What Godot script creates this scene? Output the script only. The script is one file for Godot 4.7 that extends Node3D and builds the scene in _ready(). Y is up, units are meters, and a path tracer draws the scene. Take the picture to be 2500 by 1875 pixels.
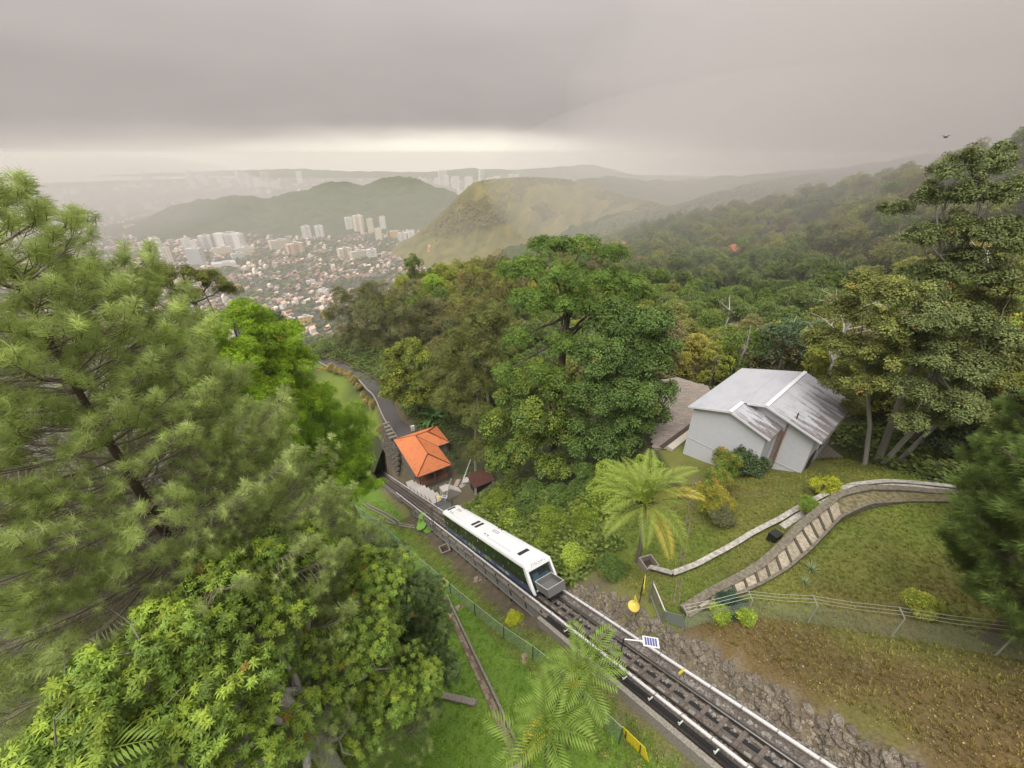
extends Node3D
# A funicular railway on a forested hill above a hazy town, seen from high on the hillside.

var rng := RandomNumberGenerator.new()
var noise := FastNoiseLite.new()
var fine_noise := FastNoiseLite.new()

# ---------------------------------------------------------------- track axes
const C0 := Vector3(18.629, -19.030, 0.882)
const TD := Vector3(-0.46054, -0.48528, -0.74324)   # down the track, away from the camera
const TN := Vector3(0.85004, 0.0, -0.52672)          # to the right of it
const TU := Vector3(-0.25561, 0.87436, -0.41251)     # square to the rails
const TH := Vector3(-0.52672, 0.0, -0.85004)         # level direction of travel
const HALF_WIDTH := 1.3

func V(x: float, y: float, z: float) -> Vector3:
	return Vector3(x, y, z)

func on_track(t: float, s: float = 0.0, up: float = 0.0) -> Vector3:
	return C0 + TD * t + TN * s + TU * up

# ---------------------------------------------------------------- names and metas
var taken := {}

func numbered(called: String) -> String:
	var n: int = taken.get(called, 0)
	taken[called] = n + 1
	return called if n == 0 else "%s_%03d" % [called, n]

func tag(o: Node, label: String, category: String = "", group: String = "", kind: String = "") -> Node:
	if label: o.set_meta("label", label)
	if category: o.set_meta("category", category)
	if group: o.set_meta("group", group)
	if kind: o.set_meta("kind", kind)
	return o

func thing(called: String, label: String, category: String, at: Vector3 = Vector3.ZERO, group: String = "") -> Node3D:
	var o := Node3D.new()
	o.name = numbered(called)
	add_child(o)
	o.position = at
	tag(o, label, category, group)
	return o

func part(called: String, mesh: Mesh, m: Material, parent: Node, at: Transform3D = Transform3D.IDENTITY) -> MeshInstance3D:
	var o := MeshInstance3D.new()
	o.mesh = mesh
	if m: o.material_override = m
	o.name = called if parent != self else numbered(called)
	parent.add_child(o, true)
	o.transform = at
	return o

func struct(called: String, label: String, mesh: Mesh, m: Material) -> MeshInstance3D:
	var o := part(called, mesh, m, self)
	tag(o, label, "", "", "structure")
	return o

func copy_of(o: Node3D, base: String, label: String, at: Vector3, turn: float = 0.0, size: float = 1.0) -> Node3D:
	var c: Node3D = o.duplicate()
	c.name = numbered(base)
	add_child(c)
	c.position = at
	c.rotation = Vector3(0, turn, 0)
	c.scale = Vector3.ONE * size
	c.set_meta("label", label)
	return c

# ---------------------------------------------------------------- mesh building
class MB:
	var v := PackedVector3Array()
	var c := PackedColorArray()
	var uv := PackedVector2Array()
	var col := Color(1, 1, 1)
	func tri(a: Vector3, b: Vector3, d: Vector3) -> void:
		v.push_back(a); v.push_back(b); v.push_back(d)
		c.push_back(col); c.push_back(col); c.push_back(col)
	func quad(a: Vector3, b: Vector3, d: Vector3, e: Vector3) -> void:
		tri(a, b, d); tri(a, d, e)
	func quad_uv(a: Vector3, b: Vector3, d: Vector3, e: Vector3) -> void:
		quad(a, b, d, e)
		for p in [Vector2(0, 1), Vector2(0, 0), Vector2(1, 0), Vector2(0, 1), Vector2(1, 0), Vector2(1, 1)]: uv.push_back(p)
	func leaf(p: Vector3, a: Vector3, b: Vector3) -> void:
		var m := p + a * 0.45
		tri(p, m + b, p + a); tri(p, p + a, m - b)
	func box(x: Transform3D, s: Vector3) -> void:
		var h := s * 0.5
		var q: Array[Vector3] = []
		for i in 8:
			q.append(x * Vector3(h.x if i & 1 else -h.x, h.y if i & 2 else -h.y, h.z if i & 4 else -h.z))
		quad(q[0], q[2], q[3], q[1]); quad(q[5], q[7], q[6], q[4])
		quad(q[4], q[6], q[2], q[0]); quad(q[1], q[3], q[7], q[5])
		quad(q[2], q[6], q[7], q[3]); quad(q[4], q[0], q[1], q[5])
	func bevel_box(x: Transform3D, s: Vector3, r: float) -> void:
		# a box whose long edges (along z) are cut
		var h := s * 0.5
		var o: Array[Vector2] = [Vector2(-h.x, -h.y), Vector2(-h.x, h.y - r), Vector2(-h.x + r * 0.35, h.y - r * 0.35), Vector2(-h.x + r, h.y), Vector2(h.x - r, h.y), Vector2(h.x - r * 0.35, h.y - r * 0.35), Vector2(h.x, h.y - r), Vector2(h.x, -h.y)]
		for i in o.size():
			var a := o[i]
			var b := o[(i + 1) % o.size()]
			quad(x * Vector3(a.x, a.y, -h.z), x * Vector3(b.x, b.y, -h.z), x * Vector3(b.x, b.y, h.z), x * Vector3(a.x, a.y, h.z))
		for z: float in [-h.z, h.z]:
			for i in range(1, o.size() - 1):
				tri(x * Vector3(o[0].x, o[0].y, z), x * Vector3(o[i].x, o[i].y, z), x * Vector3(o[i + 1].x, o[i + 1].y, z))
	func beam(a: Vector3, b: Vector3, w: float, h: float, up: Vector3 = Vector3.UP) -> void:
		var z := (b - a).normalized()
		var x := up.cross(z)
		if x.length() < 0.01: x = Vector3.RIGHT.cross(z)
		x = x.normalized()
		box(Transform3D(Basis(x, z.cross(x), z), (a + b) * 0.5), Vector3(w, h, (b - a).length()))
	func tube(pts: Array, radii: Array, sides: int = 6) -> void:
		var prev: Array[Vector3] = []
		for i in pts.size():
			var p: Vector3 = pts[i]
			var z: Vector3 = (pts[mini(i + 1, pts.size() - 1)] - pts[maxi(i - 1, 0)]).normalized()
			var x := z.cross(Vector3(0.31, 0.17, 0.94)).normalized()
			var y := z.cross(x)
			var ring: Array[Vector3] = []
			for k in sides:
				var a := TAU * k / sides
				ring.append(p + (x * cos(a) + y * sin(a)) * float(radii[i]))
			if i > 0:
				for k in sides:
					var n := (k + 1) % sides
					quad(prev[k], ring[k], ring[n], prev[n])
			prev = ring
		for k in range(1, sides - 1): tri(prev[0], prev[k], prev[k + 1])
	func lathe(x: Transform3D, prof: Array, sides: int = 12) -> void:
		for i in prof.size() - 1:
			var p: Vector2 = prof[i]
			var q: Vector2 = prof[i + 1]
			for k in sides:
				var a := TAU * k / sides
				var b := TAU * (k + 1) / sides
				quad(x * Vector3(p.x * cos(a), p.y, p.x * sin(a)), x * Vector3(q.x * cos(a), q.y, q.x * sin(a)), x * Vector3(q.x * cos(b), q.y, q.x * sin(b)), x * Vector3(p.x * cos(b), p.y, p.x * sin(b)))
	func done() -> ArrayMesh:
		var m := ArrayMesh.new()
		var a := []
		a.resize(Mesh.ARRAY_MAX)
		a[Mesh.ARRAY_VERTEX] = v
		a[Mesh.ARRAY_COLOR] = c
		if uv.size() == v.size() and uv.size() > 0: a[Mesh.ARRAY_TEX_UV] = uv
		m.add_surface_from_arrays(Mesh.PRIMITIVE_TRIANGLES, a)
		return m
	func smooth() -> ArrayMesh:
		var st := SurfaceTool.new()
		st.create_from(done(), 0)
		st.index()
		st.generate_normals()
		return st.commit()

func box_mesh(s: Vector3) -> ArrayMesh:
	var b := MB.new()
	b.box(Transform3D.IDENTITY, s)
	return b.done()

func frame(at: Vector3, x: Vector3, y: Vector3, z: Vector3) -> Transform3D:
	return Transform3D(Basis(x, y, z), at)

# ---------------------------------------------------------------- materials
var mats := {}

func srgb(c: Color) -> Color:
	return c.linear_to_srgb()

func mat(called: String, r: float, g: float, b: float, rough: float = 0.8, metal: float = 0.0) -> StandardMaterial3D:
	if mats.has(called): return mats[called]
	var m := StandardMaterial3D.new()
	m.resource_name = called
	m.albedo_color = srgb(Color(r, g, b))
	m.roughness = rough
	m.metallic = metal
	mats[called] = m
	return m

var speckle: Dictionary = {}
func noise_texture(called: String, freq: float, low: float, high: float, octaves: int = 4, size: int = 512) -> NoiseTexture2D:
	if speckle.has(called): return speckle[called]
	var n := FastNoiseLite.new()
	n.noise_type = FastNoiseLite.TYPE_SIMPLEX_SMOOTH
	n.seed = called.length() * 7 + 3
	n.frequency = freq
	n.fractal_octaves = octaves
	var t := NoiseTexture2D.new()
	t.width = size; t.height = size
	t.seamless = true
	t.noise = n
	var g := Gradient.new()
	g.set_color(0, Color(low, low, low)); g.set_color(1, Color(high, high, high))
	t.color_ramp = g
	speckle[called] = t
	return t

func bump_texture(called: String, freq: float, strength: float) -> NoiseTexture2D:
	if speckle.has(called): return speckle[called]
	var n := FastNoiseLite.new()
	n.seed = called.length() * 5 + 1
	n.frequency = freq
	var t := NoiseTexture2D.new()
	t.width = 512; t.height = 512
	t.seamless = true
	t.as_normal_map = true
	t.bump_strength = strength
	t.noise = n
	speckle[called] = t
	return t

# a rough surface: grain over the colour, and relief, laid on by place in the world
func grained(called: String, r: float, g: float, b: float, rough: float = 0.9, scale: float = 0.8, low: float = 0.55, bump: float = 4.0, vertex: bool = false) -> StandardMaterial3D:
	if mats.has(called): return mats[called]
	var m := mat(called, r, g, b, rough)
	m.albedo_texture = noise_texture("grain%.2f" % low, 0.018, low, 1.0, 5)
	m.normal_enabled = bump > 0.0
	if bump > 0.0:
		m.normal_texture = bump_texture("bump%.1f" % bump, 0.03, bump)
	m.uv1_triplanar = true
	m.uv1_world_triplanar = true
	m.uv1_scale = Vector3.ONE * scale
	m.vertex_color_use_as_albedo = vertex
	return m

const LEAF_TONE := 1.5   # lifts every leaf colour alike
func leafy(called: String, r: float, g: float, b: float, thin: float = 0.35, rough: float = 0.55) -> StandardMaterial3D:
	if mats.has(called): return mats[called]
	if called.begins_with("forest"):
		r *= 1.3; g *= 1.3; b *= 1.35
	var m := mat(called, r * LEAF_TONE, g * LEAF_TONE, b * LEAF_TONE, rough)
	m.vertex_color_use_as_albedo = true
	m.metallic_specular = 0.3
	m.backlight_enabled = true
	m.backlight = srgb(Color(thin, thin, thin * 0.6))
	return m

# ---------------------------------------------------------------- terrain
var anchors := PackedVector3Array()
var weights := PackedFloat64Array()
const SOFT := 4.0

func slope_plane(x: float, z: float) -> float:
	return C0.y - 0.555 * ((x - C0.x) * TH.x + (z - C0.z) * TH.z)

func add_anchor(p: Vector3) -> void:
	for a in anchors:
		if Vector2(a.x - p.x, a.z - p.z).length() <= 1.2: return
	anchors.push_back(p)

func build_terrain_model() -> void:
	for t: float in [-25.0, -10.0, 0.0, 10.0, 20.0, 30.0]:
		add_anchor(on_track(t) + V(0, -0.6, 0))
		add_anchor(on_track(t, 2.4) + V(0, -0.1, 0))
		add_anchor(on_track(t, -2.6) + V(0, -0.8, 0))
		add_anchor(on_track(t, -5.0) + V(0, -2.0, 0))
	for t: float in [36.0, 42.0, 50.0, 58.0, 66.0, 74.0]:
		add_anchor(on_track(t) + V(0, -2.6, 0))
		add_anchor(on_track(t, 3.0) + V(0, -1.6, 0))
		add_anchor(on_track(t, -4.0) + V(0, -2.6, 0))
	for t: float in [84.0, 96.0, 108.0, 125.0, 145.0]:
		add_anchor(on_track(t) + V(0, -0.8 + maxf(0, t - 100.0) * 0.33, 0))
	for t: float in [0.0, 10.0, 20.0, 29.0]:
		add_anchor(on_track(t, 4.0) + V(0, 1.0, 0))
	for t: float in [-20.0, 0.0, 20.0, 40.0, 60.0, 80.0, 100.0, 120.0]:
		for so: Vector2 in [Vector2(-10, -2.6), Vector2(-20, -1.5), Vector2(-45, 2)]:
			add_anchor(on_track(t, so.x) + V(0, so.y + maxf(0, t - 95.0) * 0.33, 0))
	# the lawns, the steps and the terrace right of the track
	for p: Vector3 in [V(20.4, -21.5, -7.2), V(12.1, -29.0, -17.0), V(16.0, -27.8, -17.2), V(18.9, -26.2, -15.8), V(21.9, -24.4, -13.9), V(24.2, -22.0, -11.6), V(19.1, -28.3, -21.3), V(23.5, -27.8, -23.6), V(26.4, -27.2, -25.2), V(35.8, -27.0, -28.7), V(39.6, -26.6, -27.8), V(29.0, -26.0, -21.0), V(23.3, -26.6, -19.0), V(13.6, -31.5, -22.9), V(19.5, -30.8, -25.7), V(26.0, -29.8, -29.2), V(32.5, -28.8, -30.6), V(12.5, -32.0, -23.7), V(22.2, -32.5, -32.4), V(29.9, -32.0, -35.7), V(35.5, -30.5, -34.6), V(33.0, -32.2, -37.3), V(23.5, -34.5, -42.7), V(20.8, -35.2, -47.7), V(25.6, -35.3, -56.6), V(11.7, -33.5, -25.9), V(8.8, -35.5, -31.2), V(41.0, -31.5, -37.9), V(44.2, -31.0, -38.0)]:
		add_anchor(p)
	# the level ground of the grey house and of the station
	var hl := V(22.27, -35.0, -43.95)
	for ab: Vector2 in [Vector2(0, 16), Vector2(7, 17), Vector2(14, 16), Vector2(12, 17), Vector2(5, 6), Vector2(-8, 10), Vector2(-3, 20)]:
		add_anchor(hl + V(0.659, 0, 0.752) * ab.x + V(0.752, 0, -0.659) * ab.y)
	for q: Vector3 in [V(-1, 4, -4), V(5, 4, -3.2), V(12, 4, -2.6), V(16, 6, -2.6), V(8, 12, -2.6), V(0, 10, -4.2)]:
		add_anchor(V(-19.21, -58.22 + q.z, -65.50) + TH * q.x + TN * q.y)
	# the road down to the left
	for p: Vector3 in [V(-28.6, -60.4, -83.0), V(-25.0, -60.4, -84.8), V(-38.9, -63.2, -102.2), V(-33.8, -63.2, -101.5), V(-45.3, -64.7, -112.1), V(-39.5, -64.7, -112.1), V(-51.8, -66.2, -121.8), V(-45.7, -66.2, -121.5), V(-56.9, -67.2, -128.0), V(-50.4, -67.2, -127.0), V(-61.6, -67.8, -132.2), V(-63.8, -69.0, -130.6), V(-50.9, -66.0, -116.8), V(-38.0, -64.5, -91.8)]:
		add_anchor(p)
	for p: Vector3 in [V(6.4, -43.5, -50), V(2, -49, -60), V(14, -40, -58), V(46.1, -56.9, -110), V(55.3, -45.9, -80), V(85.3, -41.5, -90), V(93.2, -62.2, -170), V(124.1, -49.1, -150), V(44.9, -56.5, -150), V(111.3, -61.7, -260), V(71.3, -69.2, -300), V(168.1, -49.3, -240), V(147.1, -36.7, -150), V(180, -44.8, -330), V(195.8, -25.1, -260), V(187.3, -14.3, -200), V(177.6, -7.6, -170), V(173.8, -62.7, -420), V(168.8, -83.8, -520), V(130.1, -113.4, -600)]:
		add_anchor(p)
	for p: Vector3 in [V(-19.4, -60.9, -130), V(-50.9, -70.5, -138), V(-48.7, -60.9, -200), V(-76.0, -64.2, -150), V(-74.0, -62.5, -125), V(-11.6, -67.9, -240), V(330, -40, -330), V(300, -70, -420), V(260, -120, -560), V(210, -170, -700), V(400, -150, -450), V(60, -170, -650), V(-60, -190, -500), V(-150, -170, -300), V(-300, -330, -600), V(-150, -330, -700), V(-120, -95, -60), V(-120, -130, -180), V(-260, -240, -250)]:
		add_anchor(p)
	for p: Vector3 in [V(-260, -200, 0), V(-400, -330, -300), V(250, 5, -60), V(120, -18, -40), V(70, -26, -30), V(60, -15, 20), V(30, -12, 20), V(450, -60, -200), V(-60, -60, 30), V(0, -25, 30), V(120, -10, 40), V(-400, -330, 60), V(480, -180, -700), V(480, -20, 60)]:
		add_anchor(p)
	# solve for the weights
	var n := anchors.size()
	var m: Array[PackedFloat64Array] = []
	for i in n + 1:
		var row := PackedFloat64Array()
		row.resize(n + 2)
		if i < n:
			for j in n:
				var dx := anchors[i].x - anchors[j].x
				var dz := anchors[i].z - anchors[j].z
				row[j] = -sqrt(dx * dx + dz * dz + SOFT)
			row[i] += 0.5
			row[n] = 1.0
			row[n + 1] = anchors[i].y - slope_plane(anchors[i].x, anchors[i].z)
		else:
			for j in n: row[j] = 1.0
		m.append(row)
	var size := n + 1
	for k in size:
		var best := k
		for i in range(k + 1, size):
			if absf(m[i][k]) > absf(m[best][k]): best = i
		var swap := m[k]
		m[k] = m[best]
		m[best] = swap
		var pivot := m[k]
		for i in range(k + 1, size):
			var row := m[i]
			var f := row[k] / pivot[k]
			if f == 0.0: continue
			for j in range(k, size + 1): row[j] -= f * pivot[j]
			m[i] = row
	weights.resize(size)
	for k in range(size - 1, -1, -1):
		var row := m[k]
		var s := row[size]
		for j in range(k + 1, size): s -= row[j] * weights[j]
		weights[k] = s / row[k]

func ground(x: float, z: float) -> float:
	var n := anchors.size()
	var y := slope_plane(x, z) + weights[n]
	for i in n:
		var a := anchors[i]
		var dx := a.x - x
		var dz := a.z - z
		y -= weights[i] * sqrt(dx * dx + dz * dz + SOFT)
	return y

func at_ground(x: float, z: float, up: float = 0.0) -> Vector3:
	return V(x, ground(x, z) + up, z)

const CITY_Y := -420.0
var near_h := PackedFloat32Array()
var near_from := Vector2(-42, -112)
var near_step := 0.75
var near_n := Vector2i(152, 166)
var mid_h := PackedFloat32Array()
var mid_from := Vector2(-420, -720)
var mid_step := 7.0
var mid_n := Vector2i(129, 112)

# how high the built ground stands: read off the sheets
func height(x: float, z: float) -> float:
	var p := (Vector2(x, z) - near_from) / near_step
	var h := near_h
	var n := near_n
	if p.x < 0 or p.y < 0 or p.x >= near_n.x - 1 or p.y >= near_n.y - 1:
		p = (Vector2(x, z) - mid_from) / mid_step
		h = mid_h
		n = mid_n
		p = p.clamp(Vector2.ZERO, Vector2(n.x - 1.01, n.y - 1.01))
	var i := int(p.x)
	var j := int(p.y)
	var f := p - Vector2(i, j)
	return lerpf(lerpf(h[j * n.x + i], h[j * n.x + i + 1], f.x), lerpf(h[(j + 1) * n.x + i], h[(j + 1) * n.x + i + 1], f.x), f.y)

func place(x: float, z: float, up: float = 0.0) -> Vector3:
	return V(x, height(x, z) + up, z)

func sheet(h: PackedFloat32Array, n: Vector2i, from: Vector2, step: float, paint: bool, drop_inside: bool) -> ArrayMesh:
	var v := PackedVector3Array()
	var nn := PackedVector3Array()
	var c := PackedColorArray()
	var idx := PackedInt32Array()
	for j in n.y:
		for i in n.x:
			var x := from.x + i * step
			var z := from.y + j * step
			var y := h[j * n.x + i]
			var l := h[j * n.x + maxi(i - 1, 0)]
			var r := h[j * n.x + mini(i + 1, n.x - 1)]
			var a := h[maxi(j - 1, 0) * n.x + i]
			var b := h[mini(j + 1, n.y - 1) * n.x + i]
			v.push_back(V(x, y, z))
			nn.push_back(V(l - r, 2.0 * step, a - b).normalized())
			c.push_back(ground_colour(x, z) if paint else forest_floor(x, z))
	for j in n.y - 1:
		for i in n.x - 1:
			if drop_inside:
				var x := from.x + i * step
				var z := from.y + j * step
				if x > near_from.x + 2 and z > near_from.y + 2 and x + step < near_from.x + near_step * (near_n.x - 1) - 2 and z + step < near_from.y + near_step * (near_n.y - 1) - 2: continue
			var k := j * n.x + i
			idx.append_array([k, k + 1, k + n.x, k + 1, k + n.x + 1, k + n.x])
	var m := ArrayMesh.new()
	var arr := []
	arr.resize(Mesh.ARRAY_MAX)
	arr[Mesh.ARRAY_VERTEX] = v
	arr[Mesh.ARRAY_NORMAL] = nn
	arr[Mesh.ARRAY_COLOR] = c
	arr[Mesh.ARRAY_INDEX] = idx
	m.add_surface_from_arrays(Mesh.PRIMITIVE_TRIANGLES, arr)
	return m

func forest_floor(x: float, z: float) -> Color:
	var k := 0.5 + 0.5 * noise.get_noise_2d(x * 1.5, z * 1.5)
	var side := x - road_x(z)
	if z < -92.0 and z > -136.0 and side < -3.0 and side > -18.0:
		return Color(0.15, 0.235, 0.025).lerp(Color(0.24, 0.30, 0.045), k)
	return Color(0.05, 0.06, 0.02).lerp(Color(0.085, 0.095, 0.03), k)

# the middle of the road down to the left
func road_x(z: float) -> float:
	var pts: Array[Vector2] = [Vector2(-24.0, -79.5), Vector2(-26.8, -83.5), Vector2(-36.4, -102.0), Vector2(-42.6, -112.7), Vector2(-48.7, -121.7), Vector2(-54.0, -128.5), Vector2(-62.0, -134.0)]
	for i in pts.size() - 1:
		if z >= pts[i + 1].y: return lerpf(pts[i].x, pts[i + 1].x, (z - pts[i].y) / (pts[i + 1].y - pts[i].y))
	return -62.0

var fence_line: Array[Vector2] = [Vector2(9.9, -17.6), Vector2(11.8, -16.93), Vector2(15.97, -17.16), Vector2(18.92, -15.84), Vector2(21.81, -13.87), Vector2(24.35, -11.69), Vector2(30.0, -6.0)]

# above 0 on the lawn beyond the wire fence, below 0 on the dry slope
func beyond_fence(x: float, z: float) -> float:
	for i in fence_line.size() - 1:
		var a := fence_line[i]
		var b := fence_line[i + 1]
		if x < b.x or i == fence_line.size() - 2:
			var zz := lerpf(a.y, b.y, (x - a.x) / (b.x - a.x))
			return zz - z
	return 0.0

func ground_colour(x: float, z: float) -> Color:
	var q := V(x, 0, z) - V(C0.x, 0, C0.z)
	var s := q.dot(TN)
	var t := q.dot(TH) / 0.8743
	var k := 0.5 + 0.6 * noise.get_noise_2d(x * 6.0, z * 6.0)
	var k2 := 0.5 + 0.7 * noise.get_noise_2d(x * 22.0 + 90.0, z * 22.0)
	var k3 := 0.5 + 0.5 * noise.get_noise_2d(x * 70.0, z * 70.0 + 40.0)
	var green := Color(0.13, 0.26, 0.02).lerp(Color(0.22, 0.35, 0.04), k2)
	var olive := Color(0.155, 0.18, 0.035).lerp(Color(0.26, 0.265, 0.06), k2)
	var brown := Color(0.15, 0.10, 0.035).lerp(Color(0.24, 0.165, 0.06), k2)
	var dirt := Color(0.18, 0.14, 0.09).lerp(Color(0.33, 0.265, 0.18), k3)
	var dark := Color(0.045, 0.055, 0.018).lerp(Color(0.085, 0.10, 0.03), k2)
	var out := dark
	if s < -1.6:
		out = green
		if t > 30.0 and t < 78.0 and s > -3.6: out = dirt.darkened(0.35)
		elif s > -3.2: out = dirt.lerp(olive, clampf(k2 * 1.2, 0, 1))
		if t > 82.0 and s < -20.0: out = green.lerp(olive, 0.5)
	elif s < 2.2:
		out = dirt
	else:
		var f := beyond_fence(x, z)
		out = brown.lerp(olive, clampf((k - 0.5) * 2.6 + (x - 17.0) * 0.035, 0, 0.9)).lerp(dirt, clampf((k3 - 0.62) * 2.5, 0, 0.6)) if f < 0.0 else olive
		if f >= 0.0: out = out.lerp(brown, clampf(k * 2.2 - 1.35, 0, 0.7)).lerp(green, clampf((0.45 - k) * 2.0, 0, 0.4))
		if f < 0.0 and s < 3.5: out = dirt
		if t > 24.0 and s < 5.5: out = dirt.lerp(olive, clampf(k2 * 1.3, 0, 1))
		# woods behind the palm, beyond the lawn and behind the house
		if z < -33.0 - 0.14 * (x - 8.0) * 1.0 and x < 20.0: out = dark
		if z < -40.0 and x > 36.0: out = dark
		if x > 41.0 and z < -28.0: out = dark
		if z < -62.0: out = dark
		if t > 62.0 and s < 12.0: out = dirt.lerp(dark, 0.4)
	var r := V(x, 0, z).distance_to(V(-49, 0, -112))
	if z < -92.0 and x - road_x(z) < -3.0 and x - road_x(z) > -18.0: out = green.lerp(olive, 0.4)
	return out

func build_ground() -> void:
	build_terrain_model()
	near_h.resize(near_n.x * near_n.y)
	for j in near_n.y:
		for i in near_n.x:
			var x := near_from.x + i * near_step
			var z := near_from.y + j * near_step
			var y := ground(x, z) + 0.10 * noise.get_noise_2d(x * 14.0, z * 14.0)
			var q := V(x, 0, z) - V(C0.x, 0, C0.z)
			var s := q.dot(TN)
			var t := q.dot(TH) / 0.8743
			if absf(s) < 2.5 and t < 125.0:
				y = minf(y, C0.y + TD.y * t - 0.62)
			near_h[j * near_n.x + i] = y
	mid_h.resize(mid_n.x * mid_n.y)
	for j in mid_n.y:
		for i in mid_n.x:
			var x := mid_from.x + i * mid_step
			var z := mid_from.y + j * mid_step
			var y := ground(x, z)
			if x > near_from.x + 1 and z > near_from.y + 1 and x < near_from.x + near_step * (near_n.x - 1) - 1 and z < near_from.y + near_step * (near_n.y - 1) - 1: y -= 1.5
			# the foot of the hill meets the plain
			mid_h[j * mid_n.x + i] = y
	var soil := grained("soil", 1.0, 1.0, 1.0, 0.95, 0.6, 0.6, 6.0, true)
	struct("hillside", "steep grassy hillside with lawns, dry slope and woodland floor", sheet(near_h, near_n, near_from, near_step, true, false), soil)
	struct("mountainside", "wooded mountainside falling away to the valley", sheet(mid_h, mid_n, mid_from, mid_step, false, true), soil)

# ---------------------------------------------------------------- foliage
# one spray of leaves about one unit wide; its local y points out of the crown
var sprays := {}

func spray(kind: String, variant: int = 0) -> ArrayMesh:
	var key := "%s%d" % [kind, variant]
	if sprays.has(key): return sprays[key]
	var r := RandomNumberGenerator.new()
	r.seed = hash(key)
	var b := MB.new()
	if kind == "needle":
		# a brush of long needles round a twig
		b.col = Color(0.55, 0.42, 0.28)
		b.tube([V(0, -0.55, 0), V(0, 0.25, 0)], [0.022, 0.012], 3)
		for i in 76:
			var a := r.randf() * TAU
			var e := r.randf_range(0.05, 1.25)
			var d := V(cos(a) * cos(e), sin(e), sin(a) * cos(e))
			var side := d.cross(V(r.randf() - 0.5, 1, r.randf() - 0.5)).normalized() * 0.0062
			var p := V(0, r.randf_range(-0.35, 0.2), 0)
			var l := r.randf_range(0.42, 0.62)
			var g := r.randf_range(0.75, 1.2)
			b.col = Color(g, g, g)
			b.tri(p - side, p + side, p + d * l * 0.6 + side * 0.6 - V(0, 0.01, 0))
			b.tri(p - side, p + d * l * 0.6 + side * 0.6, p + d * l - V(0, 0.05, 0))
		sprays[key] = b.done()
		return sprays[key]
	var n := 16
	var ll := 0.34
	var lw := 0.085
	match kind:
		"rosette": n = 26; ll = 0.40; lw = 0.075
		"fine": n = 34; ll = 0.20; lw = 0.055
		"broad": n = 20; ll = 0.32; lw = 0.10
		"tiny": n = 44; ll = 0.15; lw = 0.05
		"layer": n = 40; ll = 0.20; lw = 0.045
	if kind == "rosette":
		# three whorls of long drooping leaves
		for w in 3:
			var c := V(r.randf_range(-0.3, 0.3), r.randf_range(-0.12, 0.12), r.randf_range(-0.3, 0.3))
			for i in 9:
				var a := TAU * (i + r.randf() * 0.6) / 9.0
				var tilt := r.randf_range(-0.5, 0.45)
				var d := V(cos(a), tilt, sin(a)).normalized()
				var g := r.randf_range(0.75, 1.25)
				b.col = Color(g, g, g * 0.9)
				var side := d.cross(V(0, 1, 0)).normalized() * lw * 0.72 * r.randf_range(0.8, 1.15)
				var l := ll * r.randf_range(0.7, 1.1)
				var mid := c + d * l * 0.55
				var tip := c + d * l - V(0, 0.10 + 0.06 * r.randf(), 0)
				b.tri(c, mid + side, mid - side)
				b.tri(mid + side, tip, mid - side)
	else:
		for i in n:
			var a := r.randf() * TAU
			var rad := sqrt(r.randf()) * 0.5
			var flat := 0.12 if kind == "layer" else 0.32
			var p := V(cos(a) * rad, r.randf_range(-flat, flat) * (1.0 - rad), sin(a) * rad)
			var out := V(cos(a) + r.randf_range(-0.6, 0.6), r.randf_range(-0.55, 0.35), sin(a) + r.randf_range(-0.6, 0.6)).normalized()
			if kind == "layer": out.y *= 0.5
			var side := out.cross(V(r.randf_range(-0.5, 0.5), 1, r.randf_range(-0.5, 0.5))).normalized()
			var g := r.randf_range(0.7, 1.3)
			b.col = Color(g, g, g * r.randf_range(0.8, 1.05))
			b.leaf(p, out * ll * r.randf_range(0.7, 1.2), side * lw * r.randf_range(0.8, 1.2))
	sprays[key] = b.done()
	return sprays[key]

func multi(called: String, mesh: Mesh, m: Material, where: Array, tints: Array, parent: Node) -> MultiMeshInstance3D:
	var mm := MultiMesh.new()
	mm.transform_format = MultiMesh.TRANSFORM_3D
	mm.use_colors = tints.size() > 0
	mm.mesh = mesh
	mm.instance_count = where.size()
	for i in where.size():
		mm.set_instance_transform(i, where[i])
		if tints.size() > 0: mm.set_instance_color(i, tints[i])
	var o := MultiMeshInstance3D.new()
	o.multimesh = mm
	o.material_override = m
	o.name = called if parent != self else numbered(called)
	parent.add_child(o, true)
	return o

func facing(up: Vector3, turn: float) -> Basis:
	var y := up.normalized()
	var x := y.cross(V(0.3, 0.2, 0.93)).normalized()
	return Basis(x, y, x.cross(y)).rotated(y, turn)

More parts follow.
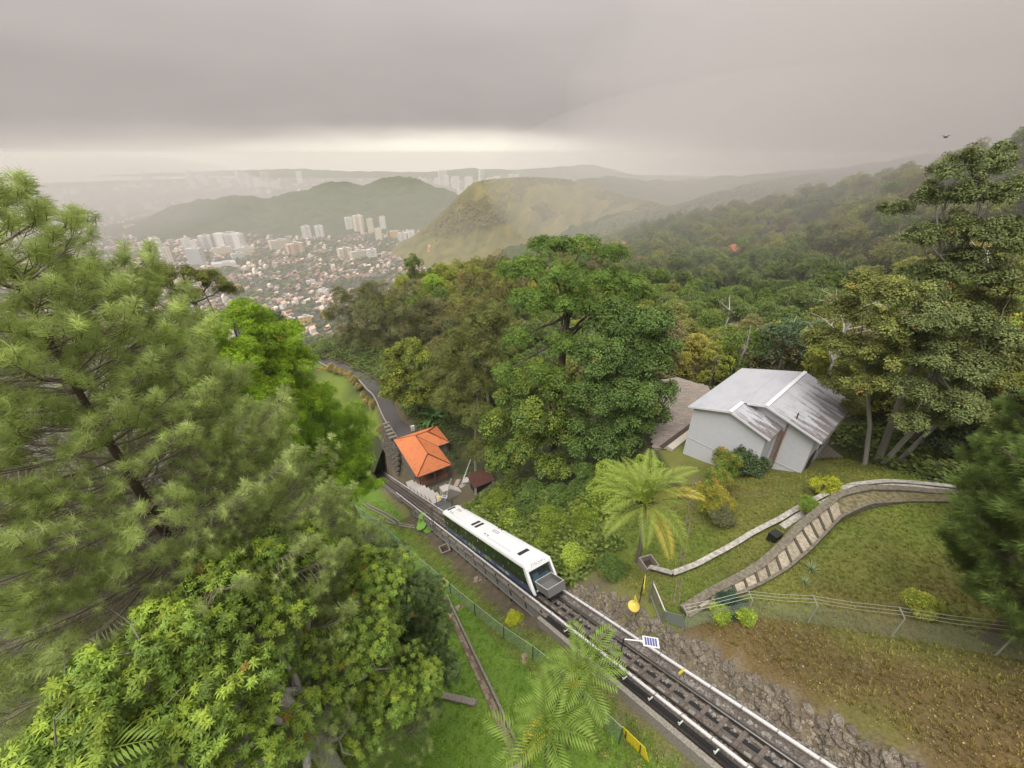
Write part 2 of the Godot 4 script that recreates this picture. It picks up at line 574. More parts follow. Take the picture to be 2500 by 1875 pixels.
# spots over the lobes of a crown: transforms and tints
func crown_spots(lobes: Array, size: float, dens: float, flat: float, centre: Vector3, fresh: float, where: Array, tints: Array) -> void:
	for lobe in lobes:
		var c: Vector3 = lobe[0]
		var r: float = lobe[1]
		var n := int(4.0 * PI * r * r * 0.62 * dens / (size * size * 0.42)) + 6
		var tone := rng.randf_range(0.8, 1.2)
		for i in n:
			var y := rng.randf_range(-0.55, 1.0)
			var a := rng.randf() * TAU
			var h := sqrt(maxf(0.0, 1.0 - y * y))
			var d := V(cos(a) * h, y, sin(a) * h)
			var p := V(d.x, d.y * flat, d.z)
			var bump := 1.0 + 0.5 * noise.get_noise_3d((c.x + d.x * r) * 14.0, (c.y + d.y * r) * 14.0, (c.z + d.z * r) * 14.0)
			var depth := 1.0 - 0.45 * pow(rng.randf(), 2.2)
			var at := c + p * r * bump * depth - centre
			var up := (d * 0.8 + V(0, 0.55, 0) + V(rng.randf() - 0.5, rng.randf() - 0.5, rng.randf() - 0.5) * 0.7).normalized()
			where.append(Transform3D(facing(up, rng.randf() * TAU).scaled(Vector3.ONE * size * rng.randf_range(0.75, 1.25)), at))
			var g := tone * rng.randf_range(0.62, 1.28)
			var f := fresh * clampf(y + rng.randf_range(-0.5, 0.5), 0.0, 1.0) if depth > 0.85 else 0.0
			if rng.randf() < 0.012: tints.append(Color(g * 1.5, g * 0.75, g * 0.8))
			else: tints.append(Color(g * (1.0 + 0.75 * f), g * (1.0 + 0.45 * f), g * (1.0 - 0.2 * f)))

func limb(b: MB, from: Vector3, to: Vector3, r0: float, r1: float, sag: float, twigs: int) -> void:
	var pts := []
	var rad := []
	var side := V(rng.randf() - 0.5, 0, rng.randf() - 0.5) * from.distance_to(to) * 0.22
	for i in 7:
		var f := i / 6.0
		pts.append(from.lerp(to, f) + V(0, -sag * sin(f * PI), 0) + side * sin(f * PI) + V(rng.randf() - 0.5, rng.randf() - 0.5, rng.randf() - 0.5) * 0.08 * from.distance_to(to) * f)
		rad.append(lerpf(r0, r1, f))
	b.tube(pts, rad, 6)
	for k in twigs:
		var i := rng.randi_range(3, 6)
		var p: Vector3 = pts[i]
		var d := V(rng.randf() - 0.5, rng.randf_range(-0.1, 0.8), rng.randf() - 0.5).normalized() * minf(from.distance_to(to) * rng.randf_range(0.2, 0.42), 1.7)
		var q := p + d * 0.5 + V(rng.randf() - 0.5, rng.randf() - 0.5, rng.randf() - 0.5) * d.length() * 0.3
		b.tube([p, q, p + d], [rad[i] * 0.6, rad[i] * 0.4, rad[i] * 0.14], 4)

# a big tree: base, lobes of its crown in world places, the look of its leaves
func tree(called: String, label: String, base: Vector3, lobes: Array, leaf_kind: String, leaf_mat: Material, size: float, dens: float, bark: Material, trunk_r: float, flat: float = 0.8, fresh: float = 0.3, twigs: int = 3, group: String = "", lean: Vector3 = Vector3.ZERO) -> Node3D:
	var o := thing(called, label, "tree", base, group)
	var mid := Vector3.ZERO
	var ys := []
	for l in lobes:
		mid += l[0]
		ys.append(l[0].y)
	ys.sort()
	var low: float = ys[int(ys.size() * 0.45)]
	mid /= lobes.size()
	var fork := V(lerpf(base.x, mid.x, 0.6), lerpf(base.y, low, 0.75) if low > base.y + 4.0 else lerpf(base.y, mid.y, 0.5), lerpf(base.z, mid.z, 0.6)) - base
	var head := mid - base + V(0, 1.0, 0)
	var tb := MB.new()
	tb.tube([V(0, -1.2, 0), V(0, 0.3, 0) + lean * 0.05, fork * 0.5 + V(rng.randf() - 0.5, 0, rng.randf() - 0.5) * 0.5 + lean * 0.5, fork, fork.lerp(head, 0.55) + V(0.2, 0, 0.1), head], [trunk_r * 1.5, trunk_r * 1.1, trunk_r * 0.95, trunk_r * 0.85, trunk_r * 0.6, trunk_r * 0.28], 9)
	part("trunk", tb.smooth(), bark, o)
	var lb := MB.new()
	for l in lobes:
		var start := fork.lerp(head, rng.randf_range(0.0, 0.8))
		limb(lb, start, l[0] - base + V(0, l[1] * 0.25, 0), trunk_r * 0.42, trunk_r * 0.09, 0.35, twigs)
	part("limbs", lb.smooth(), bark, o)
	var where := []
	var tints := []
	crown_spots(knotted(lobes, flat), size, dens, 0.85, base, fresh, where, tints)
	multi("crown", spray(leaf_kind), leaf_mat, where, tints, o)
	return o

# smaller clumps over each lobe, so that the crown is uneven
func knotted(lobes: Array, flat: float) -> Array:
	var out := []
	for l in lobes:
		var r: float = l[1]
		out.append([l[0], r * 0.62])
		for i in 9:
			var y := rng.randf_range(-0.45, 1.0)
			var a := rng.randf() * TAU
			var h := sqrt(1.0 - y * y)
			out.append([l[0] + V(cos(a) * h, y * flat, sin(a) * h) * r * rng.randf_range(0.62, 0.9), r * rng.randf_range(0.26, 0.42)])
	return out

# ---- a forest tree baked into two meshes, to be copied
func forest_model(variant: int) -> Array:
	var r := RandomNumberGenerator.new()
	r.seed = 400 + variant
	var h := r.randf_range(11.0, 16.0)
	var cr := r.randf_range(3.4, 5.2)
	var style := variant % 4
	var lobes := []
	var n: int = [11, 8, 13, 7][style]
	for i in n:
		var a := TAU * i / n + r.randf() * 1.2
		var rr := cr * sqrt(r.randf()) * 0.85
		var y := h - 1.5 - pow(rr / cr, 2.0) * cr * (0.55 if style != 1 else 0.2) - r.randf() * 2.6
		lobes.append([V(cos(a) * rr, y, sin(a) * rr), r.randf_range(1.2, 2.1) * (0.8 if style == 2 else 1.0)])
	for i in 7:
		var a := TAU * i / 7.0 + r.randf()
		var rr := cr * r.randf_range(0.5, 0.8)
		lobes.append([V(cos(a) * rr, h * r.randf_range(0.22, 0.6), sin(a) * rr), r.randf_range(1.1, 1.7)])
	var b := MB.new()
	for l in lobes:
		var c: Vector3 = l[0]
		var lr: float = l[1]
		var tone := r.randf_range(0.78, 1.22)
		var k := int(44 * lr)
		for i in k:
			var y := r.randf_range(-0.7, 1.0)
			var a := r.randf() * TAU
			var hh := sqrt(maxf(0, 1 - y * y))
			var d := V(cos(a) * hh, y, sin(a) * hh)
			var depth := 1.0 - 0.4 * r.randf() * r.randf()
			var p := c + V(d.x, d.y * 0.78, d.z) * lr * depth * r.randf_range(0.9, 1.15)
			var g := tone * r.randf_range(0.7, 1.28)
			for q in 6:
				var out := (d + V(r.randf() - 0.5, r.randf() - 0.5, r.randf() - 0.5) * 1.8).normalized()
				var side := out.cross(V(r.randf() - 0.5, 1, r.randf() - 0.5)).normalized()
				var gg := g * r.randf_range(0.8, 1.2)
				b.col = Color(gg * r.randf_range(0.92, 1.12), gg, gg * r.randf_range(0.75, 1.05))
				b.leaf(p + V(r.randf() - 0.5, r.randf() - 0.5, r.randf() - 0.5) * 0.55, out * r.randf_range(0.28, 0.46), side * r.randf_range(0.09, 0.15))
	var t := MB.new()
	t.tube([V(0, -3, 0), V(0, h * 0.35, 0), V(r.randf() - 0.5, h * 0.62, r.randf() - 0.5), V(r.randf() - 0.5, h - 1.5, r.randf() - 0.5)], [0.34, 0.26, 0.19, 0.07], 6)
	for l in lobes:
		var c: Vector3 = l[0]
		t.tube([V(0, h * r.randf_range(0.4, 0.65), 0), c * V(0.55, 0.93, 0.55), c], [0.12, 0.08, 0.03], 4)
	return [b.done(), t.done()]

# ---- pine: whorls of boughs that carry brushes of needles
func pine(called: String, label: String, base: Vector3, h: float, radius: float, bare: float, step: float, tuft: float, leaf_mat: Material) -> Node3D:
	var o := thing(called, label, "tree", base)
	var bark := mat("pine bark", 0.09, 0.065, 0.045, 0.95)
	var tb := MB.new()
	tb.tube([V(0, -1.5, 0), V(0, h * 0.3, 0.1), V(0.12, h * 0.6, 0), V(0, h * 0.85, 0.08), V(0, h, 0)], [0.42, 0.32, 0.2, 0.09, 0.03], 9)
	part("trunk", tb.smooth(), bark, o)
	var bb := MB.new()
	var where := []
	var tints := []
	var y := h * bare
	var turn := 0.0
	while y < h - 0.2:
		var f := (h - y) / (h * (1.0 - bare))
		var rad := radius * pow(f, 0.6) * (1.0 if f < 0.85 else 0.9) + 0.25
		var n := 6 if f > 0.12 else 4
		for k in n:
			turn += 2.4 + rng.randf_range(-0.3, 0.3)
			var l := rad * rng.randf_range(0.72, 1.12)
			var dir := V(cos(turn), 0, sin(turn))
			var side := V(-sin(turn), 0, cos(turn))
			var rise := lerpf(0.75, 0.10, f)
			var pts := []
			var rr := []
			for i in 7:
				var u := i / 6.0
				pts.append(V(0, y, 0) + dir * l * u + V(0, rise * l * u * 0.6 - 0.25 * l * u * (1.0 - u) * f + 0.18 * l * u * u, 0) + side * sin(u * 3.0 + turn) * l * 0.05)
				rr.append(lerpf(0.075, 0.012, u) * (0.5 + f * 0.7))
			bb.tube(pts, rr, 4)
			var tufts := int(6 + l * 7.5)
			for i in tufts:
				var u := 1.0 - 0.80 * pow(float(i) / tufts, 1.1)
				var at: Vector3 = pts[int(u * 5.99)].lerp(pts[mini(int(u * 5.99) + 1, 6)], fmod(u * 5.99, 1.0))
				var sgn := 1.0 if i % 2 == 0 else -1.0
				var reach := rng.randf_range(0.25, 0.5) * (1.15 - u) * l + 0.12
				var tip := at + side * sgn * reach * 0.8 + dir * reach * rng.randf_range(0.6, 1.3) + V(0, rng.randf_range(0.12, 0.45), 0)
				if i == 0: tip = at + dir * 0.1 + V(0, 0.08, 0)
				if reach > 0.35: bb.tube([at, at.lerp(tip, 0.5) + dir * 0.06 - V(0, 0.05, 0), tip], [0.013, 0.010, 0.006], 3)
				var up := (tip - at).normalized() * 0.75 + V(0, 0.85, 0) + V(rng.randf() - 0.5, 0, rng.randf() - 0.5) * 0.4
				where.append(Transform3D(facing(up, rng.randf() * TAU).scaled(Vector3.ONE * tuft * rng.randf_range(0.8, 1.2)), tip))
				var g := rng.randf_range(0.75, 1.15) * (1.0 + (0.45 if rng.randf() < 0.12 else 0.0))
				tints.append(Color(g * 1.0, g, g * 0.95))
		y += step * rng.randf_range(0.75, 1.25)
	part("branches", bb.done(), mat("pine twig", 0.20, 0.17, 0.13, 0.95), o)
	multi("needles", spray("needle"), leaf_mat, where, tints, o)
	return o

# ---- palm fronds
func frond_mesh(l: float, leaflet: float, width: float, droop: float, arch: float, pairs: int, seed_: int, stiff: float) -> ArrayMesh:
	# along +z, arching up and over
	var r := RandomNumberGenerator.new()
	r.seed = seed_
	var b := MB.new()
	var pts := []
	var rr := []
	for i in 11:
		var u := i / 10.0
		pts.append(V(0, arch * l * sin(u * 1.9) - droop * l * u * u, l * u * (1.0 - 0.18 * droop * u)))
		rr.append(lerpf(0.032, 0.006, u))
	b.col = Color(0.95, 1.0, 0.55)
	b.tube(pts, rr, 4)
	for i in pairs:
		var u := 0.14 + 0.86 * float(i) / pairs
		var k := int(u * 9.99)
		var p: Vector3 = pts[k].lerp(pts[k + 1], fmod(u * 9.99, 1.0))
		var along: Vector3 = (pts[k + 1] - pts[k]).normalized()
		var len := leaflet * sin(clampf(u * 2.6 + 0.35, 0, PI * 0.93)) + leaflet * 0.12
		for s: float in [-1.0, 1.0]:
			var g := r.randf_range(0.78, 1.18)
			b.col = Color(g, g, g * 0.9)
			var d := (V(s, 0.22 - 0.1 * r.randf(), 0) + along * (0.55 + 0.5 * u)).normalized()
			var w := along.cross(V(s, 0, 0)).normalized().cross(d).normalized() * width
			var m := p + d * len * 0.5
			var q := p + d * len * 0.96 - V(0, len * (0.18 + 0.25 * r.randf()) * (1.0 - stiff), 0)
			b.tri(p, m + w, m - w)
			b.tri(m + w, q, m - w)
	return b.done()

func palm(called: String, label: String, base: Vector3, height: float, lean: Vector3, l: float, n: int, leaflet: float, width: float, pairs: int, leaf_mat: Material, old_mat: Material, trunk_r: float, bark: Material, stems: int = 1, group: String = "") -> Node3D:
	var o := thing(called, label, "palm tree", base, group)
	for s in stems:
		var off := Vector3.ZERO
		var top := V(0, height, 0) + lean
		if s > 0:
			var a := s * 2.3 + 0.6
			off = V(cos(a), 0, sin(a)) * 0.55
			top += V(cos(a) * 1.0, rng.randf_range(-2.4, 0.3), sin(a) * 1.0)
		var tb := MB.new()
		tb.tube([off + V(0, -0.8, 0), off + (top - off) * 0.35 + V(0.1, 0, 0), off + (top - off) * 0.7, top], [trunk_r * 1.3, trunk_r, trunk_r * 0.9, trunk_r * 0.8], 8)
		part("trunk", tb.smooth(), bark, o)
		var models := [frond_mesh(l, leaflet, width, 0.25, 0.34, pairs, 11 + s, 0.5), frond_mesh(l * 0.95, leaflet, width, 0.55, 0.30, pairs, 12 + s, 0.4), frond_mesh(l * 0.9, leaflet, width, 0.15, 0.42, pairs, 13 + s, 0.6)]
		for i in n:
			var age := float(i) / n
			var a := i * 2.399 + s * 0.7 + rng.randf_range(-0.2, 0.2)
			var pitch := lerpf(-1.05, 0.38, age) + rng.randf_range(-0.12, 0.12)
			var bs := Basis(Vector3.UP, a) * Basis(Vector3.RIGHT, pitch)
			var size := rng.randf_range(0.82, 1.08) * (0.8 if age < 0.12 else 1.0)
			part("frond", models[i % 3], old_mat if age > 0.93 or (i * 7 + s) % 13 == 12 else leaf_mat, o, Transform3D(bs.scaled(Vector3.ONE * size), top + V(0, 0.05, 0)))
	return o

# ---- a shrub: stems and a low crown
func shrub(called: String, label: String, category: String, base: Vector3, r: float, h: float, leaf_kind: String, leaf_mat: Material, size: float, fresh: float, group: String = "", tops: Material = null) -> Node3D:
	var o := thing(called, label, category, base, group)
	var sb := MB.new()
	var lobes := []
	for i in 5:
		var a := i * 1.9 + rng.randf()
		var p := V(cos(a) * r * 0.5, h * rng.randf_range(0.35, 0.7), sin(a) * r * 0.5)
		sb.tube([V(cos(a) * 0.08, -0.15, sin(a) * 0.08), p], [0.05, 0.02], 4)
		lobes.append([base + p, r * rng.randf_range(0.36, 0.62)])
	lobes.append([base + V(0, h * 0.72, 0), r * 0.6])
	part("stems", sb.done(), mat("shrub stem", 0.13, 0.10, 0.07, 0.9), o)
	var where := []
	var tints := []
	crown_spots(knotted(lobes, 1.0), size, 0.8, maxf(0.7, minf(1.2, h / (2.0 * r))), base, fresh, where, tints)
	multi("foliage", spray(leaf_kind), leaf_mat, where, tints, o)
	if tops:
		var w2 := []
		var t2 := []
		for i in where.size():
			if i % 8 == 0 and where[i].origin.y > h * 0.55:
				w2.append(where[i].translated(V(0, size * 0.2, 0)))
				t2.append(Color.WHITE * rng.randf_range(0.7, 1.2))
		multi("young_shoots", spray(leaf_kind), tops, w2, t2, o)
	return o

# ---------------------------------------------------------------- the railway
func track_frame(t: float, s: float = 0.0, up: float = 0.0) -> Transform3D:
	return frame(on_track(t, s, up), TN, TU, -TD)

func build_track() -> void:
	var steel := mat("rail steel", 0.10, 0.085, 0.075, 0.45, 0.7)
	var shiny := mat("worn rail top", 0.55, 0.54, 0.52, 0.25, 0.9)
	var tie := grained("sleeper", 0.24, 0.195, 0.165, 0.9, 1.2)
	var white := grained("cable cover", 0.78, 0.77, 0.76, 0.6, 1.5, 0.8, 0.0)
	var black := mat("black cable", 0.014, 0.014, 0.016, 0.5)
	var conc := grained("stained concrete", 0.33, 0.28, 0.23, 0.95, 0.9, 0.45, 5.0)
	var pale := grained("pale concrete", 0.46, 0.42, 0.37, 0.9, 0.9, 0.5, 4.0)
	var o := thing("funicular_track", "long straight sloping funicular railway track with white cable covers along both sides", "railway track", on_track(60))
	var inv := Transform3D(Basis(), -o.position)
	var t0 := 2.0
	var t1 := 126.0
	var bed := MB.new()
	for i in 62:
		var a := t0 + i * 2.0
		var w := rng.randf_range(0.6, 1.0)
		bed.col = Color(w, w, w)
		bed.box(inv * track_frame(a + 1.0, -0.02, -0.42), V(3.5, 0.24, 1.995))
	var bm := grained("track bed", 0.46, 0.385, 0.335, 0.95, 0.8, 0.35, 7.0, true)
	part("track_bed", bed.done(), bm, o)
	for s: float in [-0.91, 0.38]:
		var b := MB.new()
		b.beam(on_track(t0, s, -0.12) - o.position, on_track(t1, s, -0.12) - o.position, 0.05, 0.14, TU)
		b.beam(on_track(t0, s, -0.20) - o.position, on_track(t1, s, -0.20) - o.position, 0.14, 0.03, TU)
		var r := part("rail", b.done(), steel, o)
		var hb := MB.new()
		hb.beam(on_track(t0, s, -0.035) - o.position, on_track(t1, s, -0.035) - o.position, 0.07, 0.03, TU)
		part("rail_head", hb.done(), shiny if s > 0 else steel, r)
	for s: Vector2 in [Vector2(-0.42, 0.02), Vector2(0.52, 0.012)]:
		var b := MB.new()
		b.tube([on_track(t0, s.x, -0.10) - o.position, on_track(t1, s.x, -0.10) - o.position], [s.y, s.y], 5)
		part("haul_rope", b.done(), mat("greased rope", 0.20, 0.19, 0.18, 0.35, 0.7), o)
	var ch := MB.new()
	ch.beam(on_track(t0, -0.12, -0.285) - o.position, on_track(t1, -0.12, -0.285) - o.position, 0.26, 0.03, TU)
	ch.beam(on_track(t0, 0.62, -0.285) - o.position, on_track(t1, 0.62, -0.285) - o.position, 0.17, 0.03, TU)
	part("dark_channel", ch.done(), mat("oily channel", 0.012, 0.011, 0.011, 0.6), o)
	var sl := box_mesh(V(1.6, 0.12, 0.22))
	var blk := [box_mesh(V(0.17, 0.16, 0.62)), box_mesh(V(0.2, 0.13, 0.38)), box_mesh(V(0.16, 0.18, 0.5))]
	for i in 112:
		var t := t0 + 0.6 + i * 1.1
		part("sleeper", sl, tie, o, inv * track_frame(t, -0.27, -0.235))
		if i % 1 == 0 and i < 70:
			part("concrete_block", blk[i % 3], pale if i % 4 else conc, o, inv * (track_frame(t + 0.42 + rng.randf_range(-0.1, 0.1), -0.67 + rng.randf_range(-0.03, 0.03), -0.27) * Transform3D(Basis(Vector3.UP, rng.randf_range(-0.12, 0.12)), Vector3.ZERO)))
			if i < 40: part("concrete_block", blk[(i + 1) % 3], conc, o, inv * (track_frame(t + 0.3 + rng.randf_range(-0.2, 0.2), 0.14 + rng.randf_range(-0.03, 0.03), -0.27) * Transform3D(Basis(Vector3.UP, rng.randf_range(-0.2, 0.2)), Vector3.ZERO)))
	# white covers in lengths, with a clamp at each joint
	var cm := MB.new()
	cm.box(Transform3D.IDENTITY, V(0.17, 0.09, 1.86))
	for k in 3: cm.box(Transform3D(Basis(), V(-0.055 + k * 0.055, 0.049, 0)), V(0.03, 0.012, 1.84))
	var cover := cm.done()
	var clamp := MB.new()
	clamp.box(Transform3D.IDENTITY, V(0.25, 0.05, 0.07))
	clamp.box(Transform3D(Basis(), V(0, -0.17, 0)), V(0.06, 0.3, 0.06))
	var cl := clamp.done()
	for s: float in [-HALF_WIDTH, HALF_WIDTH]:
		for i in 64:
			var t := t0 + 1.0 + i * 1.92
			if s < 0 and t > 92: continue
			var c := part("cable_cover", cover, white, o, inv * track_frame(t, s + rng.randf_range(-0.012, 0.012), 0.0))
			part("clamp", cl, mat("clamp steel", 0.35, 0.33, 0.32, 0.5, 0.5), c, Transform3D(Basis(), V(0, 0.03, 0.96)))
	for k in 3:
		var b := MB.new()
		b.tube([on_track(t0, -1.56 - k * 0.11, -0.16 - 0.03 * k) - o.position, on_track(31, -1.56 - k * 0.11, -0.16 - 0.03 * k) - o.position], [0.045, 0.045], 6)
		part("black_cable", b.done(), black, o)
	for i in 12:
		var b := MB.new()
		b.box(inv * track_frame(4.0 + i * 2.2, -1.66, -0.07), V(0.34, 0.03, 0.07))
		b.box(inv * track_frame(4.0 + i * 2.2, -1.82, -0.02), V(0.05, 0.16, 0.07))
		part("cable_bracket", b.done(), mat("pale bracket", 0.5, 0.55, 0.48, 0.6), o)

	# the steel side of the viaduct
	var gird := grained("grey steel plate", 0.30, 0.29, 0.29, 0.55, 0.9, 0.75, 0.0)
	var dk := mat("dark steel", 0.05, 0.045, 0.04, 0.7, 0.3)
	var via := thing("viaduct", "grey steel plate viaduct carrying the track above the slope under the train", "viaduct", on_track(54, -1.6, -1.5))
	var vi := Transform3D(Basis(), -via.position)
	for i in 15:
		var t := 32.0 + i * 3.1
		var b := MB.new()
		b.box(vi * track_frame(t + 1.5, -1.62, -0.88), V(0.05, 1.35, 3.0))
		b.box(vi * track_frame(t + 1.5, -1.64, -1.57), V(0.16, 0.05, 3.0))
		part("side_panel", b.done(), gird, via)
		var p := MB.new()
		p.box(vi * track_frame(t, -1.67, -0.62), V(0.09, 1.2, 0.09))
		part("panel_post", p.done(), dk, via)
		var l := MB.new()
		var top := on_track(t, -1.45, -0.5)
		l.beam(V(top.x, height(top.x, top.z) - 0.6, top.z) - via.position, top - via.position, 0.16, 0.16, V(0, 0, 1))
		var top2 := on_track(t, 1.25, -0.5)
		l.beam(V(top2.x, height(top2.x, top2.z) - 0.6, top2.z) - via.position, top2 - via.position, 0.16, 0.16, V(0, 0, 1))
		part("leg", l.done(), dk, via)
	# walls beside the track
	var cw := MB.new()
	cw.beam(on_track(-2, -2.35, -0.55), on_track(31.5, -2.25, -0.55), 0.34, 0.9, TU)
	var wall := part("kerb_wall", cw.done(), pale, self)
	tag(wall, "low beige concrete wall along the left of the track at the bottom", "wall")
	var pw := thing("parapet_wall", "weathered stone parapet left of the track below the lime green trees", "wall", on_track(100, -1.8, 0))
	for i in 26:
		var b := MB.new()
		b.box(Transform3D.IDENTITY, V(rng.randf_range(0.38, 0.5), rng.randf_range(0.9, 1.15), 1.28))
		part("stone", b.done(), grained("parapet stone", 0.36, 0.31, 0.27, 0.95, 0.8, 0.4, 6.0), pw, Transform3D(Basis(), -pw.position) * (track_frame(86.5 + i * 1.3, -1.85 + rng.randf_range(-0.06, 0.06), -0.3) * Transform3D(Basis(Vector3.UP, rng.randf_range(-0.05, 0.05)), Vector3.ZERO)))
	# loose stone in the strips beside the rails
	var where := []
	var tints := []
	for i in 2600:
		var t := rng.randf_range(3.0, 70.0) if i % 2 else rng.randf_range(3.0, 32.0)
		var s: float = [-1.1, 0.98, 1.62, 0.1][i % 4] + rng.randf_range(-0.14, 0.14)
		where.append(track_frame(t, s, -0.29) * Transform3D(Basis.from_euler(V(rng.randf() * 6, rng.randf() * 6, rng.randf() * 6)).scaled(Vector3.ONE * rng.randf_range(0.05, 0.15)), Vector3.ZERO))
		var g := rng.randf_range(0.5, 1.25)
		tints.append(Color(g, g * 0.93, g * 0.84))
	var bal := multi("ballast", stone_mesh(3), grained("ballast stone", 0.36, 0.36, 0.36, 0.95, 2.0, 0.6, 0.0, true), where, tints, self)
	tag(bal, "loose broken stone between the rails and the cable covers", "gravel", "", "stuff")
	where = []
	tints = []
	for i in 1900:
		var t := rng.randf_range(1.0, 33.0)
		var s := rng.randf_range(1.75, 3.1)
		var p := on_track(t, s)
		where.append(Transform3D(Basis.from_euler(V(rng.randf() * 6, rng.randf() * 6, rng.randf() * 6)).scaled(Vector3.ONE * rng.randf_range(0.04, 0.15)), place(p.x, p.z, 0.02)))
		var g := rng.randf_range(0.55, 1.35)
		tints.append(Color(g * 0.95, g * 0.8, g * 0.6))
	var rb := multi("rubble", stone_mesh(4), grained("ballast stone", 0.36, 0.36, 0.36), where, tints, self)
	tag(rb, "small broken rock strewn over the bank right of the track", "rubble", "", "stuff")
	# rough rock bank
	var bank := thing("rock_bank", "rough bank of broken rock along the right of the track", "rock bank", on_track(15, 3.0, 0.3))
	var rock := grained("bank rock", 0.30, 0.25, 0.19, 0.95, 0.9, 0.4, 9.0)
	var rock2 := grained("bank rock pale", 0.40, 0.345, 0.27, 0.95, 1.1, 0.4, 9.0)
	for i in 295:
		var t := rng.randf_range(2.0, 31.0)
		var s := rng.randf_range(2.2, 3.45)
		var p := on_track(t, s)
		var size := rng.randf_range(0.10, 0.30) * (1.2 if s < 3.4 else 0.8)
		p.y = height(p.x, p.z) + size * 0.15
		part("rock", stone_mesh(i % 6), rock if i % 3 else rock2, bank, Transform3D(Basis.from_euler(V(rng.randf() * 6, rng.randf() * 6, rng.randf() * 6)).scaled(V(1, 0.75, 1.2) * size), p - bank.position))

func stone_mesh(variant: int) -> ArrayMesh:
	var key := "stone%d" % variant
	if sprays.has(key): return sprays[key]
	var r := RandomNumberGenerator.new()
	r.seed = 70 + variant
	var b := MB.new()
	var rows := []
	for j in 5:
		var ring: Array[Vector3] = []
		var e := -PI / 2 + PI * j / 4.0
		for k in 6:
			var a := TAU * k / 6.0 + j * 0.4
			var d := r.randf_range(0.72, 1.15) if j % 4 else 0.9
			ring.append(V(cos(a) * cos(e), sin(e), sin(a) * cos(e)) * d)
		rows.append(ring)
	for j in 4:
		for k in 6:
			b.quad(rows[j][k], rows[j][(k + 1) % 6], rows[j + 1][(k + 1) % 6], rows[j + 1][k])
	sprays[key] = b.done()
	return sprays[key]

